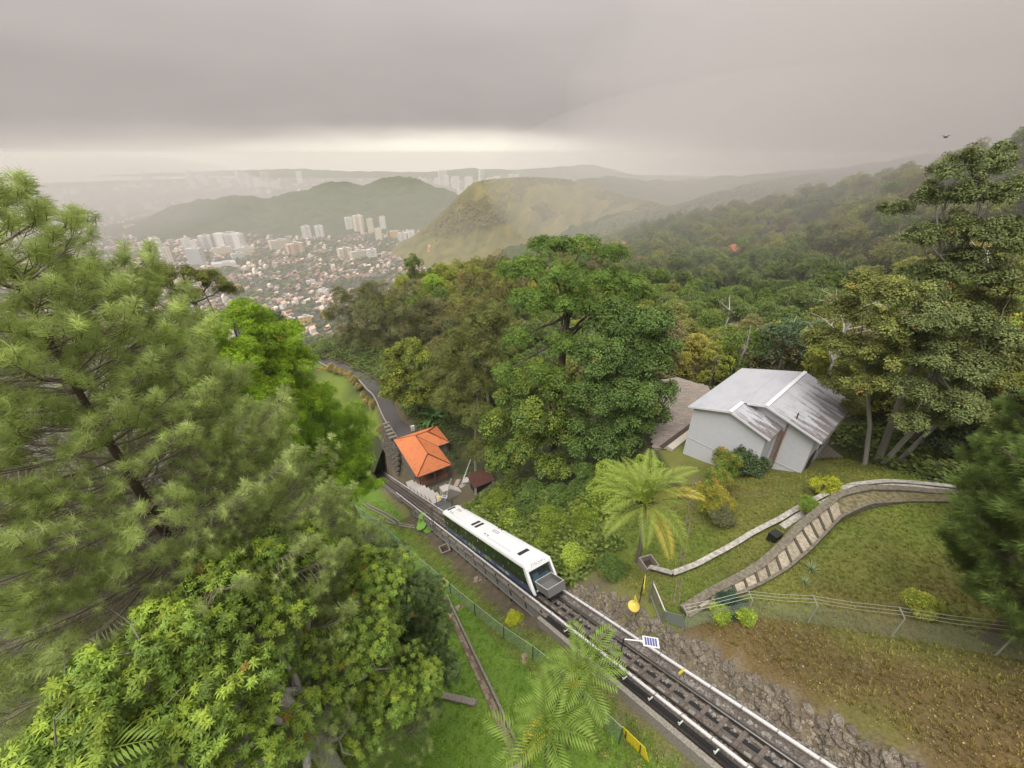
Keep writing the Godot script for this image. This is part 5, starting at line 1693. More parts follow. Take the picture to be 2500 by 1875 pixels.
# ---------------------------------------------------------------- garden: stairs, walls, boxes
func build_garden() -> void:
	var step_m := [grained("tread a", 0.42, 0.36, 0.265, 0.95, 0.3, 0.68, 0.6), grained("tread b", 0.49, 0.425, 0.32, 0.95, 0.3, 0.68, 0.6), grained("tread c", 0.37, 0.32, 0.23, 0.95, 0.3, 0.68, 0.6)]
	var side_m := grained("stair side", 0.24, 0.21, 0.155, 0.95, 0.3, 0.6, 0.8)
	var near: Array[Vector3] = [V(12.71, -28.81, -17.56), V(14.72, -28.58, -18.32), V(16.58, -28.24, -18.72), V(18.49, -27.79, -19.21), V(20.62, -27.46, -19.98), V(23.28, -27.25, -21.41), V(24.94, -27.05, -22.59), V(27.03, -26.88, -24.07), V(30.41, -26.85, -25.65), V(33.35, -26.5, -26.05), V(36.88, -25.8, -25.4), V(40.5, -25.6, -23.4)]
	var far: Array[Vector3] = [V(12.2, -29.3, -18.7), V(14.5, -29.0, -19.8), V(16.86, -28.7, -20.7), V(19.12, -28.3, -21.7), V(21.49, -28.1, -23.2), V(23.74, -27.9, -24.86), V(26.03, -27.6, -26.17), V(28.86, -27.6, -27.87), V(31.95, -27.5, -28.7), V(35.2, -26.9, -28.6), V(39.5, -26.3, -27.73), V(43.5, -26.2, -25.5)]
	var along := func(line: Array[Vector3], u: float) -> Vector3:
		var k := clampf(u, 0.0, 1.0) * (line.size() - 1)
		var i := mini(int(k), line.size() - 2)
		return line[i].lerp(line[i + 1], k - i)
	for i in near.size(): near[i] = near[i].lerp(far[i], 0.24)
	var o := thing("garden_stairs", "wide weathered concrete stairs curving up the lawn from the metal gate", "stairs", near[0])
	var n := 15
	var end := 0.64
	for i in n:
		var u0 := end * i / n
		var u1 := end * (i + 1) / n
		var a: Vector3 = along.call(near, u0)
		var b: Vector3 = along.call(near, u1)
		var c: Vector3 = along.call(far, u0)
		var d: Vector3 = along.call(far, u1)
		var y := lerpf(near[0].y - 0.1, -26.75, float(i) / n) + 0.28
		var m := MB.new()
		for p in [a, b, c, d]: pass
		a.y = y; b.y = y + 0.02; c.y = y - 0.05; d.y = y - 0.04
		var inset := (c - a) * 0.07
		var gap := (b - a) * rng.randf_range(0.10, 0.16)
		var ga := a + inset + gap
		var gc := c - inset * 3.6 + gap
		var gb := b + inset
		var gd := d - inset * 3.6
		var dn := V(0, -0.9, 0)
		m.quad(ga - o.position, gb - o.position, gd - o.position, gc - o.position)
		m.quad(ga - o.position, gc - o.position, gc - o.position + dn, ga - o.position + dn)
		m.quad(gb - o.position, gd - o.position, gd - o.position + dn, gb - o.position + dn)
		m.quad(ga - o.position, gb - o.position, gb - o.position + dn, ga - o.position + dn)
		m.quad(gc - o.position, gd - o.position, gd - o.position + dn, gc - o.position + dn)
		part("step", m.done(), step_m[rng.randi() % 3], o)
		var r := MB.new()
		r.beam(ga - o.position + V(0, -0.10, 0) - gap * 0.55, gc - o.position + V(0, -0.10, 0) - gap * 0.55, 0.20, 0.14)
		part("riser", r.done(), mat("riser dark", 0.075, 0.062, 0.045, 0.95), o)
	for line: Array in [near, far]:
		var m := MB.new()
		var fan := V(0.18, 0, 0.32) if line == far else Vector3.ZERO
		for i in 30:
			var p: Vector3 = along.call(line, i / 30.0)
			var q: Vector3 = along.call(line, (i + 1) / 30.0)
			var y0 := lerpf(near[0].y, -26.6, clampf(i / 30.0 / end, 0, 1)) + 0.22
			var y1 := lerpf(near[0].y, -26.6, clampf((i + 1) / 30.0 / end, 0, 1)) + 0.22
			if i / 30.0 > end:
				y0 = maxf(y0, p.y + 0.25)
				y1 = maxf(y1, q.y + 0.25)
			m.beam(V(p.x, y0 - 0.33, p.z) - o.position + fan, V(q.x, y1 - 0.33, q.z) - o.position + fan, 0.6 if line == far else 0.2, 0.7)
		part("side_wall", m.done(), side_m, o)
	# the level path that carries on to the right
	var pb := MB.new()
	for i in 14:
		var u0 := lerpf(end, 1.0, i / 14.0)
		var u1 := lerpf(end, 1.0, (i + 1) / 14.0)
		var a: Vector3 = along.call(near, u0)
		var b: Vector3 = along.call(near, u1)
		var c: Vector3 = along.call(far, u0)
		var d: Vector3 = along.call(far, u1)
		for p: Array in [[a, b, d, c]]:
			var q := []
			for e: Vector3 in p: q.append(V(e.x, maxf(-26.62, height(e.x, e.z) + 0.10), e.z))
			pb.quad(q[0], q[1], q[2], q[3])
	struct("path", "worn grassy concrete path curving right from the top of the garden stairs", pb.done(), grained("path worn", 0.29, 0.25, 0.13, 0.95, 0.2, 0.5, 1.0))
	# curved retaining wall with its drain
	var wl: Array[Vector3] = [V(12.2, -32.3, -24.4), V(13.56, -31.41, -22.93), V(15.78, -30.97, -23.52), V(18.25, -30.59, -24.58), V(21.27, -29.99, -25.93), V(24.01, -29.08, -26.75), V(27.1, -28.88, -28.28), V(29.88, -28.89, -29.62), V(33.4, -28.5, -30.8), V(36.06, -27.8, -30.46), V(38.08, -27.3, -29.5), V(41.0, -26.7, -28.0)]
	var w := thing("curved_wall", "low curved retaining wall with a pale top and black stained face between the two lawns", "wall", wl[4])
	var capm := grained("wall cap", 0.56, 0.52, 0.46, 0.9, 0.25, 0.6, 0.8)
	var facem := grained("wall face", 0.15, 0.13, 0.115, 0.95, 0.3, 0.25, 1.5)
	for i in 33:
		var p: Vector3 = along.call(wl, i / 33.0)
		var q: Vector3 = along.call(wl, (i + 1) / 33.0)
		p.y = height(p.x, p.z)
		q.y = height(q.x, q.z)
		var b := MB.new()
		b.beam(p - w.position + V(0, -0.05, 0), q - w.position + V(0, -0.05, 0), 0.30, 0.9)
		part("wall_length", b.done(), facem, w)
		var c := MB.new()
		c.beam(p - w.position + V(0, 0.44, 0), q - w.position + V(0, 0.44, 0), 0.46, 0.09)
		part("cap", c.done(), capm, w)
	# pale channel at the foot of the wall's far part
	var chn := MB.new()
	for i in 20:
		var p: Vector3 = along.call(wl, 0.45 + i * 0.0275)
		var q: Vector3 = along.call(wl, 0.45 + (i + 1) * 0.0275)
		var off := V(-0.25, 0, 0.97) * 1.0
		p += off
		q += off
		p.y = height(p.x, p.z) + 0.16
		q.y = height(q.x, q.z) + 0.16
		chn.beam(p, q, 0.55, 0.2)
	tag(part("drain_channel", chn.done(), capm, self), "pale concrete channel between the curved wall and the garden stairs", "drain")
	# broken kerb along the lawn
	var kb := thing("edging", "narrow broken concrete edging running straight up the lawn past the coloured shrubs", "edging", place(16.8, -28.9))
	var ka := Vector2(12.2, -19.4)
	var kz := Vector2(22.0, -38.5)
	for i in 30:
		if i % 7 == 5: continue
		var p := ka.lerp(kz, i / 30.0)
		var q := ka.lerp(kz, (i + 0.9) / 30.0)
		for s: float in [0.0, 0.38]:
			var b := MB.new()
			b.beam(place(p.x + s, p.y, 0.02) - kb.position, place(q.x + s, q.y, 0.02) - kb.position, 0.12, 0.12)
			part("edging_stone", b.done(), grained("edging stone", 0.30, 0.25, 0.18, 0.95, 0.8, 0.5, 3.0), kb)
	# square concrete planters
	var conc := grained("planter concrete", 0.40, 0.35, 0.29, 0.95, 0.9, 0.5, 4.0)
	for q: Array in [[place(12.3, -24.9, 0.25), "square open concrete planter at the foot of the coconut palm", 0.3], [place(-9.4, -39.6, 0.4), "square open concrete box on the slope beside the viaduct", 0.5]]:
		var b := thing("concrete_box", q[1], "planter", q[0])
		var t := Basis(Vector3.UP, q[2])
		for e: Array in [[V(-0.6, 0, 0), V(0.14, 1.0, 1.34)], [V(0.6, 0, 0), V(0.14, 1.0, 1.34)], [V(0, 0, -0.6), V(1.06, 1.0, 0.14)], [V(0, 0, 0.6), V(1.06, 1.0, 0.14)]]:
			var m := MB.new()
			m.box(Transform3D(t, t * (e[0] as Vector3)), e[1])
			part("side", m.done(), conc, b)
		var s := MB.new()
		s.box(Transform3D(t, V(0, -0.25, 0)), V(1.06, 0.3, 1.06))
		part("soil", s.done(), mat("planter soil", 0.05, 0.03, 0.02, 0.95), b)
	# brick-lined drain on the bright lawn, with its concrete rim
	var dr := thing("lawn_drain", "long shallow drain with broken pinkish brick lining down the left edge of the bright lawn", "drain", place(-2.7, -18.1))
	var da := Vector2(-7.2, -29.0)
	var dz := Vector2(1.6, -9.0)
	var pink := [grained("brick pink", 0.42, 0.29, 0.22, 0.95, 1.2, 0.5, 4.0), grained("brick pale", 0.50, 0.38, 0.30, 0.95, 1.2, 0.5, 4.0), grained("brick brown", 0.30, 0.20, 0.15, 0.95, 1.2, 0.5, 4.0)]
	for i in 44:
		var p := da.lerp(dz, i / 44.0)
		var q := da.lerp(dz, (i + 0.97) / 44.0)
		var b := MB.new()
		b.beam(place(p.x, p.y, 0.16) - dr.position, place(q.x, q.y, 0.16) - dr.position, 0.17, 0.42)
		part("rim", b.done(), conc, dr)
		for k in 2:
			var bm := MB.new()
			var off := -0.28 - k * 0.26
			bm.beam(place(p.x + off, p.y, 0.05) - dr.position, place(q.x + off, q.y, 0.05) - dr.position, 0.23, 0.12 + rng.randf() * 0.05)
			part("brick", bm.done(), pink[rng.randi() % 3], dr)
	var cr := MB.new()
	cr.beam(place(-2.6, -15.2, 0.1), place(-6.0, -16.6, 0.1), 0.45, 0.4)
	tag(part("cross_kerb", cr.done(), conc, self), "short grey concrete kerb joining the lawn drain from the dark tree", "kerb")
	var cr2 := MB.new()
	cr2.beam(place(0.6, -10.6, 0.1), place(-4.0, -9.2, 0.1), 0.4, 0.4)
	tag(part("cross_kerb", cr2.done(), conc, self), "short grey concrete kerb behind the palm at the bottom edge", "kerb")
	# kerbs on the upper left slope
	var uk := thing("slope_channel", "dark channel with pale kerbs meeting in a corner on the grass left of the train", "drain", place(-21.9, -54.9))
	for e: Array in [[Vector2(-33.0, -67.5), Vector2(-21.0, -53.6), 0.0], [Vector2(-31.8, -67.0), Vector2(-20.4, -53.9), 0.0], [Vector2(-36.0, -64.5), Vector2(-20.8, -53.2), 0.0], [Vector2(-20.6, -53.6), Vector2(-16.8, -50.8), 0.0], [Vector2(-20.2, -52.6), Vector2(-16.4, -49.9), 0.0]]:
		var ln := (e[0] as Vector2).distance_to(e[1])
		var nn := int(ln / 1.1)
		for i in nn:
			var p: Vector2 = e[0].lerp(e[1], float(i) / nn)
			var q: Vector2 = e[0].lerp(e[1], (i + 0.97) / nn)
			var b := MB.new()
			b.beam(place(p.x, p.y, 0.15) - uk.position, place(q.x, q.y, 0.15) - uk.position, 0.24, 0.4)
			part("kerb_stone", b.done(), conc, uk)
	# slab on the bright lawn
	for q: Array in [[place(1.0, -18.4, 0.12), "pinkish broken slab lying on the bright green lawn near the palms"], [place(-5.7, -26.9, 0.12), "orange brick slab beside the dark tree at the top of the bright lawn"], [place(-4.2, -31.5, 0.2), "pile of red bricks under the viaduct near the train's front"]]:
		var b := thing("broken_slab", q[1], "slab", q[0])
		for i in 4:
			var m := MB.new()
			m.box(Transform3D(Basis.from_euler(V(-0.25, 0.45, 0.2)), V((i % 2) * 0.5, 0.02 * i, (i / 2) * 0.42)), V(0.48, 0.14, 0.4))
			part("slab_piece", m.done(), pink[(i + 1) % 3], b)
	# black crate by the stairs
	var bc := MB.new()
	bc.box(Transform3D(Basis(Vector3.UP, 0.5), place(22.3, -24.6, 0.4)), V(0.9, 0.8, 0.7))
	tag(part("black_bin", bc.done(), grained("bin black", 0.03, 0.03, 0.03, 0.6, 2.0, 0.3, 6.0), self), "small black bin between the curved wall and the garden stairs", "bin")
	# posts with the cable that crosses the lawn
	var posts := [place(15.2, -33.5), place(29.6, -29.9)]
	var names := ["pale wooden post at the lawn's edge behind the coconut palm", "short pale post beside the yellow bush on the curved wall"]
	var tops := []
	for i in 2:
		var p := thing("post", names[i], "post", posts[i])
		var m := MB.new()
		m.tube([V(0, -0.4, 0), V(0.1, 1.9 - i * 0.3, 0)], [0.13, 0.11], 7)
		part("shaft", m.smooth(), grained("post pale", 0.42, 0.36, 0.28, 0.9, 1.0, 0.5, 4.0), p)
		tops.append(posts[i] + V(0.1, 1.8 - i * 0.3, 0))
	var cab := MB.new()
	var third := place(46.0, -26.0, 4.0)
	var all := [tops[0], tops[1], third]
	for i in 2:
		var pts := []
		var rr := []
		for k in 13:
			var u := k / 12.0
			pts.append((all[i] as Vector3).lerp(all[i + 1], u) + V(0, -0.55 * sin(u * PI), 0))
			rr.append(0.022)
		cab.tube(pts, rr, 4)
	tag(part("cable", cab.done(), mat("cable grey", 0.06, 0.06, 0.055, 0.6), self), "thin dark cable sagging across the lawn between the two posts", "cable")

# ---------------------------------------------------------------- road down to the left
func build_road() -> void:
	var left: Array[Vector2] = [Vector2(-26.5, -79.5), Vector2(-28.6, -83.0), Vector2(-39.1, -102.7), Vector2(-45.9, -113.6), Vector2(-51.8, -122.0), Vector2(-57.0, -128.0), Vector2(-63.0, -132.0), Vector2(-70.0, -134.5)]
	var right: Array[Vector2] = [Vector2(-21.5, -79.5), Vector2(-25.0, -84.7), Vector2(-33.7, -101.4), Vector2(-39.4, -111.8), Vector2(-45.5, -121.3), Vector2(-51.5, -129.0), Vector2(-60.0, -136.5), Vector2(-70.0, -140.0)]
	var b := MB.new()
	var lk := MB.new()
	var at := func(l: Array[Vector2], u: float) -> Vector2:
		var k := u * (l.size() - 1)
		var i := mini(int(k), l.size() - 2)
		return l[i].lerp(l[i + 1], k - i)
	var prev := []
	var edge_r := []
	var edge_l := []
	for i in 57:
		var u := i / 56.0
		var l: Vector2 = at.call(left, u)
		var r: Vector2 = at.call(right, u)
		var y := maxf(height(l.x, l.y), maxf(height(r.x, r.y), height((l.x + r.x) / 2, (l.y + r.y) / 2))) + 0.12
		var p := V(l.x, y, l.y)
		var q := V(r.x, y, r.y)
		if prev:
			b.quad(prev[0], p, q, prev[1])
			b.quad(prev[0], prev[0] - V(0, 2, 0), p - V(0, 2, 0), p)
			b.quad(prev[1], prev[1] - V(0, 2, 0), q - V(0, 2, 0), q)
			lk.beam(prev[0] + V(0, 0.1, 0), p + V(0, 0.1, 0), 0.35, 0.3)
		prev = [p, q]
		edge_r.append(q)
		edge_l.append(p)
	struct("road", "narrow grey road curving down past the station to the left", b.done(), grained("asphalt", 0.105, 0.095, 0.093, 0.9, 0.5, 0.7, 3.0))
	struct("road_kerb", "pale kerb along the left of the narrow road", lk.done(), grained("kerb pale", 0.46, 0.40, 0.34, 0.9, 0.7, 0.6, 3.0))
	var rl := thing("road_railing", "low rusty orange railing along the right edge of the narrow road", "railing", edge_r[20])
	var rust := mat("railing rust", 0.22, 0.13, 0.07, 0.8)
	for i in range(1, 56):
		if i % 2 == 0:
			var p := MB.new()
			p.box(Transform3D(Basis(), edge_r[i] - rl.position + V(0.15, 0.35, 0)), V(0.14, 1.0, 0.14))
			part("post", p.done(), rust, rl)
	for k in 2:
		var m := MB.new()
		for i in range(1, 55): m.beam(edge_r[i] - rl.position + V(0.15, 0.4 + 0.4 * k, 0), edge_r[i + 1] - rl.position + V(0.15, 0.4 + 0.4 * k, 0), 0.08, 0.09)
		part("rail", m.done(), rust, rl)
	var bar := thing("road_barrier", "red and yellow barrier across the end of the grass where the road bends", "barrier", place(-66.0, -130.2, 0.5))
	for k in 2:
		for i in 5:
			var m := MB.new()
			m.box(Transform3D(Basis(Vector3.UP, 0.35), V(i * 1.0 - 2.0, k * 0.5, -i * 0.36)), V(1.0, 0.26, 0.1))
			part("rail_length", m.done(), mat("barrier red", 0.35, 0.06, 0.03, 0.6) if (i + k) % 2 else mat("barrier yellow", 0.5, 0.32, 0.06, 0.6), bar)
	# golden shrubs along the kerb
	var gold := leafy("gold leaf", 0.27, 0.235, 0.10)
	var first: Node3D
	var names := ["lowest golden shrub beside the road just above the orange roof", "second golden shrub up the road from the orange roof", "third golden shrub up the road from the orange roof", "fourth golden shrub along the road's left kerb", "fifth golden shrub along the road's left kerb", "golden shrub at the middle of the roadside row", "seventh golden shrub along the road's left kerb", "golden shrub beside the start of the road's bend", "golden shrub on the inside of the road's bend", "golden shrub just before the red barrier", "golden shrub nearest the red barrier", "farthest golden shrub at the bend of the road"]
	for i in 12:
		var u := 0.17 + i * 0.062
		var l: Vector2 = at.call(left, u)
		var p := place(l.x - 1.2, l.y + 0.4, 0.0)
		if i == 0:
			first = shrub("golden_shrub", names[i], "shrub", p, 1.25, 2.7, "fine", gold, 0.75, 0.3, "golden shrubs along the road kerb")
		else:
			var c := copy_of(first, "golden_shrub", names[i], p, i * 1.3, 0.85 + 0.12 * (i % 4))
	# sign box behind the station roof
	var sb := MB.new()
	sb.box(Transform3D(Basis(Vector3.UP, 0.4), V(-24.5, -59.3, -84.5)), V(0.9, 1.4, 0.5))
	tag(part("meter_box", sb.done(), mat("box white", 0.62, 0.62, 0.6, 0.6), self), "small white box at the road's edge behind the orange roof", "box")

# ---------------------------------------------------------------- far hills, plain and town
func ridge_height(pts: Array[Vector3], widths: float, x: float, z: float) -> float:
	var best := 0.0
	for i in pts.size() - 1:
		var a := Vector2(pts[i].x, pts[i].z)
		var b := Vector2(pts[i + 1].x, pts[i + 1].z)
		var p := Vector2(x, z)
		var u := clampf((p - a).dot(b - a) / (b - a).length_squared(), 0, 1)
		var d := p.distance_to(a.lerp(b, u))
		var top := lerpf(pts[i].y, pts[i + 1].y, u) - CITY_Y
		var w := widths * (0.55 + top / 320.0)
		best = maxf(best, top * maxf(0.0, exp(-pow(d / w, 1.8)) - 0.12) / 0.88)
	return best

var hill_ridges: Array = []

func hill(label: String, pts: Array[Vector3], width: float, step: float, bump: float, c0: Color, c1: Color) -> void:
	hill_ridges.append([pts, width])
	var lo := Vector2(1e9, 1e9)
	var hi := Vector2(-1e9, -1e9)
	for p in pts:
		lo = lo.min(Vector2(p.x, p.z))
		hi = hi.max(Vector2(p.x, p.z))
	lo -= Vector2.ONE * width * 2.4
	hi += Vector2.ONE * width * 2.4
	var n := Vector2i(int((hi.x - lo.x) / step) + 1, int((hi.y - lo.y) / step) + 1)
	var h := PackedFloat32Array()
	h.resize(n.x * n.y)
	var c := PackedColorArray()
	var v := PackedVector3Array()
	var nn := PackedVector3Array()
	for j in n.y:
		for i in n.x:
			var x := lo.x + i * step
			var z := lo.y + j * step
			var wx := x + 60.0 * noise.get_noise_2d(x * 0.22, z * 0.22)
			var wz := z + 60.0 * noise.get_noise_2d(x * 0.22 + 50.0, z * 0.22 + 80.0)
			var r := ridge_height(pts, width, wx, wz)
			var spur := 1.0 + 0.42 * noise.get_noise_2d(x * 0.30 + 7.0, z * 0.30) + 0.2 * noise.get_noise_2d(x * 1.0, z * 1.0 + 3.0)
			var y := CITY_Y - 4.0 + r * clampf(spur, 0.55, 1.2) * lerpf(1.0, 1.0 / clampf(spur, 0.55, 1.2), pow(clampf(r / 330.0, 0, 1), 1.0))
			if r > 8.0: y += bump * (noise.get_noise_2d(x * 3.4, z * 3.4) + 0.7 * fine_noise.get_noise_2d(x * 2.0, z * 2.0))
			h[j * n.x + i] = y
	for j in n.y:
		for i in n.x:
			var k := j * n.x + i
			v.push_back(V(lo.x + i * step, h[k], lo.y + j * step))
			nn.push_back(V(h[j * n.x + maxi(i - 1, 0)] - h[j * n.x + mini(i + 1, n.x - 1)], 2.0 * step, h[maxi(j - 1, 0) * n.x + i] - h[mini(j + 1, n.y - 1) * n.x + i]).normalized())
			var q := 0.5 + 0.8 * noise.get_noise_2d(v[k].x * 1.3, v[k].z * 1.3) + 0.5 * fine_noise.get_noise_2d(v[k].x * 3.0, v[k].z * 3.0)
			c.push_back(c0.lerp(c1, clampf(q, 0, 1)))
	var idx := PackedInt32Array()
	for j in n.y - 1:
		for i in n.x - 1:
			var k := j * n.x + i
			if maxf(maxf(h[k], h[k + 1]), maxf(h[k + n.x], h[k + n.x + 1])) < CITY_Y - 2.0: continue
			idx.append_array([k, k + 1, k + n.x, k + 1, k + n.x + 1, k + n.x])
	var m := ArrayMesh.new()
	var arr := []
	arr.resize(Mesh.ARRAY_MAX)
	arr[Mesh.ARRAY_VERTEX] = v
	arr[Mesh.ARRAY_NORMAL] = nn
	arr[Mesh.ARRAY_COLOR] = c
	arr[Mesh.ARRAY_INDEX] = idx
	m.add_surface_from_arrays(Mesh.PRIMITIVE_TRIANGLES, arr)
	var mt := mat("far woods", 1, 1, 1, 1.0)
	mt.vertex_color_use_as_albedo = true
	mt.metallic_specular = 0.1
	struct("hill", label, m, mt)

func far_ground(x: float, z: float) -> float:
	var y := CITY_Y
	for r in hill_ridges: y = maxf(y, CITY_Y - 4.0 + ridge_height(r[0], r[1], x, z))
	return y

func build_far() -> void:
	var b := MB.new()
	var rings := [0.0, 300.0, 700.0, 1200.0, 2000.0, 3500.0, 6000.0, 8500.0, 10800.0]
	for i in rings.size() - 1:
		for k in 48:
			var a0 := TAU * k / 48.0
			var a1 := TAU * (k + 1) / 48.0
			var g := rng.randf_range(0.9, 1.1)
			b.col = Color(0.125 * g, 0.125 * g, 0.085 * g)
			b.quad(V(cos(a0) * rings[i], CITY_Y - 1.0, sin(a0) * rings[i]), V(cos(a0) * rings[i + 1], CITY_Y - 1.0, sin(a0) * rings[i + 1]), V(cos(a1) * rings[i + 1], CITY_Y - 1.0, sin(a1) * rings[i + 1]), V(cos(a1) * rings[i], CITY_Y - 1.0, sin(a1) * rings[i]))
	var pm := grained("plain", 1, 1, 1, 1.0, 0.02, 0.35, 0.0, true)
	struct("plain", "flat valley floor under the town", b.done(), pm)
	var w0 := Color(0.035, 0.05, 0.02)
	var w1 := Color(0.075, 0.09, 0.035)
	hill("dark wooded hills behind the town on the left", [V(-2700, -425, -2750), V(-2438, -400, -2900), V(-2128, -299, -3000), V(-1924, -244, -3100), V(-1736, -284, -3200), V(-1507, -233, -3300), V(-1229, -174, -3300), V(-1097, -248, -3400), V(-849, -149, -3500), V(-700, -240, -3560), V(-560, -330, -3600)], 400.0, 24.0, 9.0, w0, w1)
	hill("wooded hill in the middle distance with golden sunlight painted into its colour", [V(-225, -205, -2170), V(-117, -111, -2200), V(60, -99, -2250), V(234, -106, -2200), V(364, -134, -2150), V(486, -162, -2000), V(560, -170, -1800)], 215.0, 14.0, 9.0, Color(0.085, 0.09, 0.03), Color(0.185, 0.155, 0.05))  # warm sunlight on this hill is put into its ground colours
	hill("wooded spur below the golden hill", [V(-60, -350, -1530), V(60, -285, -1560), V(230, -235, -1420), V(370, -190, -1300)], 150.0, 12.0, 8.0, w0, w1)
	hill("misty wooded ridge descending from the right", [V(300, -200, -1420), V(370, -151, -1300), V(444, -130, -1250), V(511, -109, -1200), V(566, -81, -1150), V(633, -55, -1100), V(693, -41, -1050), V(784, -19, -1000), V(1000, 20, -950)], 260.0, 12.0, 9.0, w0, w1)
	hill("pale ridges far behind the golden hill", [V(500, -260, -3700), V(639, -183, -3800), V(926, -179, -4200), V(1236, -227, -4500), V(1643, -260, -5000), V(1993, -245, -5000), V(2104, -191, -4500), V(2255, -162, -4200), V(2454, -123, -4000), V(2900, -90, -3900)], 420.0, 45.0, 10.0, w0, w1)
	hill("low hills on the horizon at the left", [V(-8600, -400, -10500), V(-6000, -330, -10800), V(-4855, -300, -10500), V(-3587, -330, -10000), V(-1800, -350, -10000), V(-950, -270, -9800), V(0, -290, -9500), V(1500, -200, -9500)], 700.0, 120.0, 10.0, w0, w1)
	hill("near wooded foothill between the slope and the town", [V(-420, -300, -700), V(-330, -340, -860), V(-230, -360, -1000), V(-150, -390, -1150)], 90.0, 12.0, 8.0, w0, w1)
	# woods on the hills, drawn as bumps of crowns
	var where := []
	var tints := []
	for i in 26000:
		var r: Array = [hill_ridges[1], hill_ridges[2], hill_ridges[3], hill_ridges[1], hill_ridges[6]][i % 5]
		var pts: Array[Vector3] = r[0]
		var k := rng.randi_range(0, pts.size() - 2)
		var p := pts[k].lerp(pts[k + 1], rng.randf())
		var a := rng.randf() * TAU
		var d := sqrt(rng.randf()) * float(r[1]) * 1.15
		var x := p.x + cos(a) * d
		var z := p.z + absf(sin(a)) * d
		var y := far_ground(x, z)
		if y < CITY_Y + 6.0: continue
		var s := rng.randf_range(3.0, 5.5)
		where.append(Transform3D(Basis(Vector3.UP, rng.randf() * TAU).scaled(V(s, s * rng.randf_range(0.7, 1.1), s)), V(x, y + 3.0, z)))
		var g := rng.randf_range(0.75, 1.2)
		if i % 5 in [0, 3]: tints.append(Color(0.165, 0.14, 0.045).lerp(Color(0.085, 0.1, 0.035), rng.randf() * clampf((x + 300.0) / 600.0, 0, 1)) * g)  # sunlight painted as gold on the left crowns, greener to the right
		else: tints.append(Color(0.085, 0.10, 0.035) * g)
	var cm := mat("far crowns", 1, 1, 1, 1.0)
	cm.vertex_color_use_as_albedo = true
	tag(multi("far_woods", stone_mesh(2), cm, where, tints, self), "far-off woods covering the hills around the town", "woods", "", "stuff")

	# small houses of the town
	where = []
	tints = []
	var greens := []
	var gt := []
	var house := MB.new()
	house.box(Transform3D(Basis(), V(0, 0.5, 0)), V(1, 1, 1))
	house.col = Color(0.85, 0.66, 0.56)
	house.quad(V(-0.55, 1, -0.55), V(-0.55, 1, 0.55), V(0, 1.45, 0.55), V(0, 1.45, -0.55))
	house.quad(V(0.55, 1, -0.55), V(0.55, 1, 0.55), V(0, 1.45, 0.55), V(0, 1.45, -0.55))
	for i in 15000:
		var x := rng.randf_range(-2900, -200)
		var z := rng.randf_range(-3600, -950) if i % 3 else rng.randf_range(-2200, -950)
		if i % 9 == 0:
			x = rng.randf_range(-6000, 500)
			z = rng.randf_range(-9000, -3600)
		if far_ground(x, z) > CITY_Y + 4.0: continue
		var q := noise.get_noise_2d(x * 0.5, z * 0.5)
		if q < 0.0 or rng.randf() < 0.55:
			var s := rng.randf_range(6.0, 12.0)
			greens.append(Transform3D(Basis(Vector3.UP, rng.randf() * 6).scaled(V(s, s * 0.8, s)), V(x, CITY_Y + 1.0, z)))
			gt.append(Color(0.07, 0.095, 0.03) * rng.randf_range(0.7, 1.3))
		if q < -0.10 or rng.randf() < 0.2: continue
		var tall := 1.0
		if i % 23 == 0: tall = 2.6
		var row := snappedf(noise.get_noise_2d(x * 0.12, z * 0.12) * 3.0, 0.6)
		var big := 1.0 if z > -3600 else 2.2
		where.append(Transform3D(Basis(Vector3.UP, row).scaled(V(rng.randf_range(9, 13), rng.randf_range(4, 7) * tall, rng.randf_range(9, 26)) * big), V(x, CITY_Y - 0.5, z)))
		var c: Color = [Color(0.50, 0.47, 0.44), Color(0.36, 0.26, 0.21), Color(0.28, 0.20, 0.17), Color(0.78, 0.75, 0.70), Color(0.30, 0.29, 0.28), Color(0.42, 0.34, 0.29)][rng.randi() % 6]
		tints.append((Color(0.8, 0.77, 0.72) if tall > 1.5 else c) * rng.randf_range(0.8, 1.2))
	var hm := mat("town house", 1, 1, 1, 0.85)
	hm.vertex_color_use_as_albedo = true
	tag(multi("town_houses", house.done(), hm, where, tints, self), "thousands of small red and white roofs of the town in the valley", "houses", "", "stuff")
	tag(multi("town_trees", stone_mesh(1), cm, greens, gt, self), "green tree cover among the roofs of the town", "woods", "", "stuff")
	build_blocks()

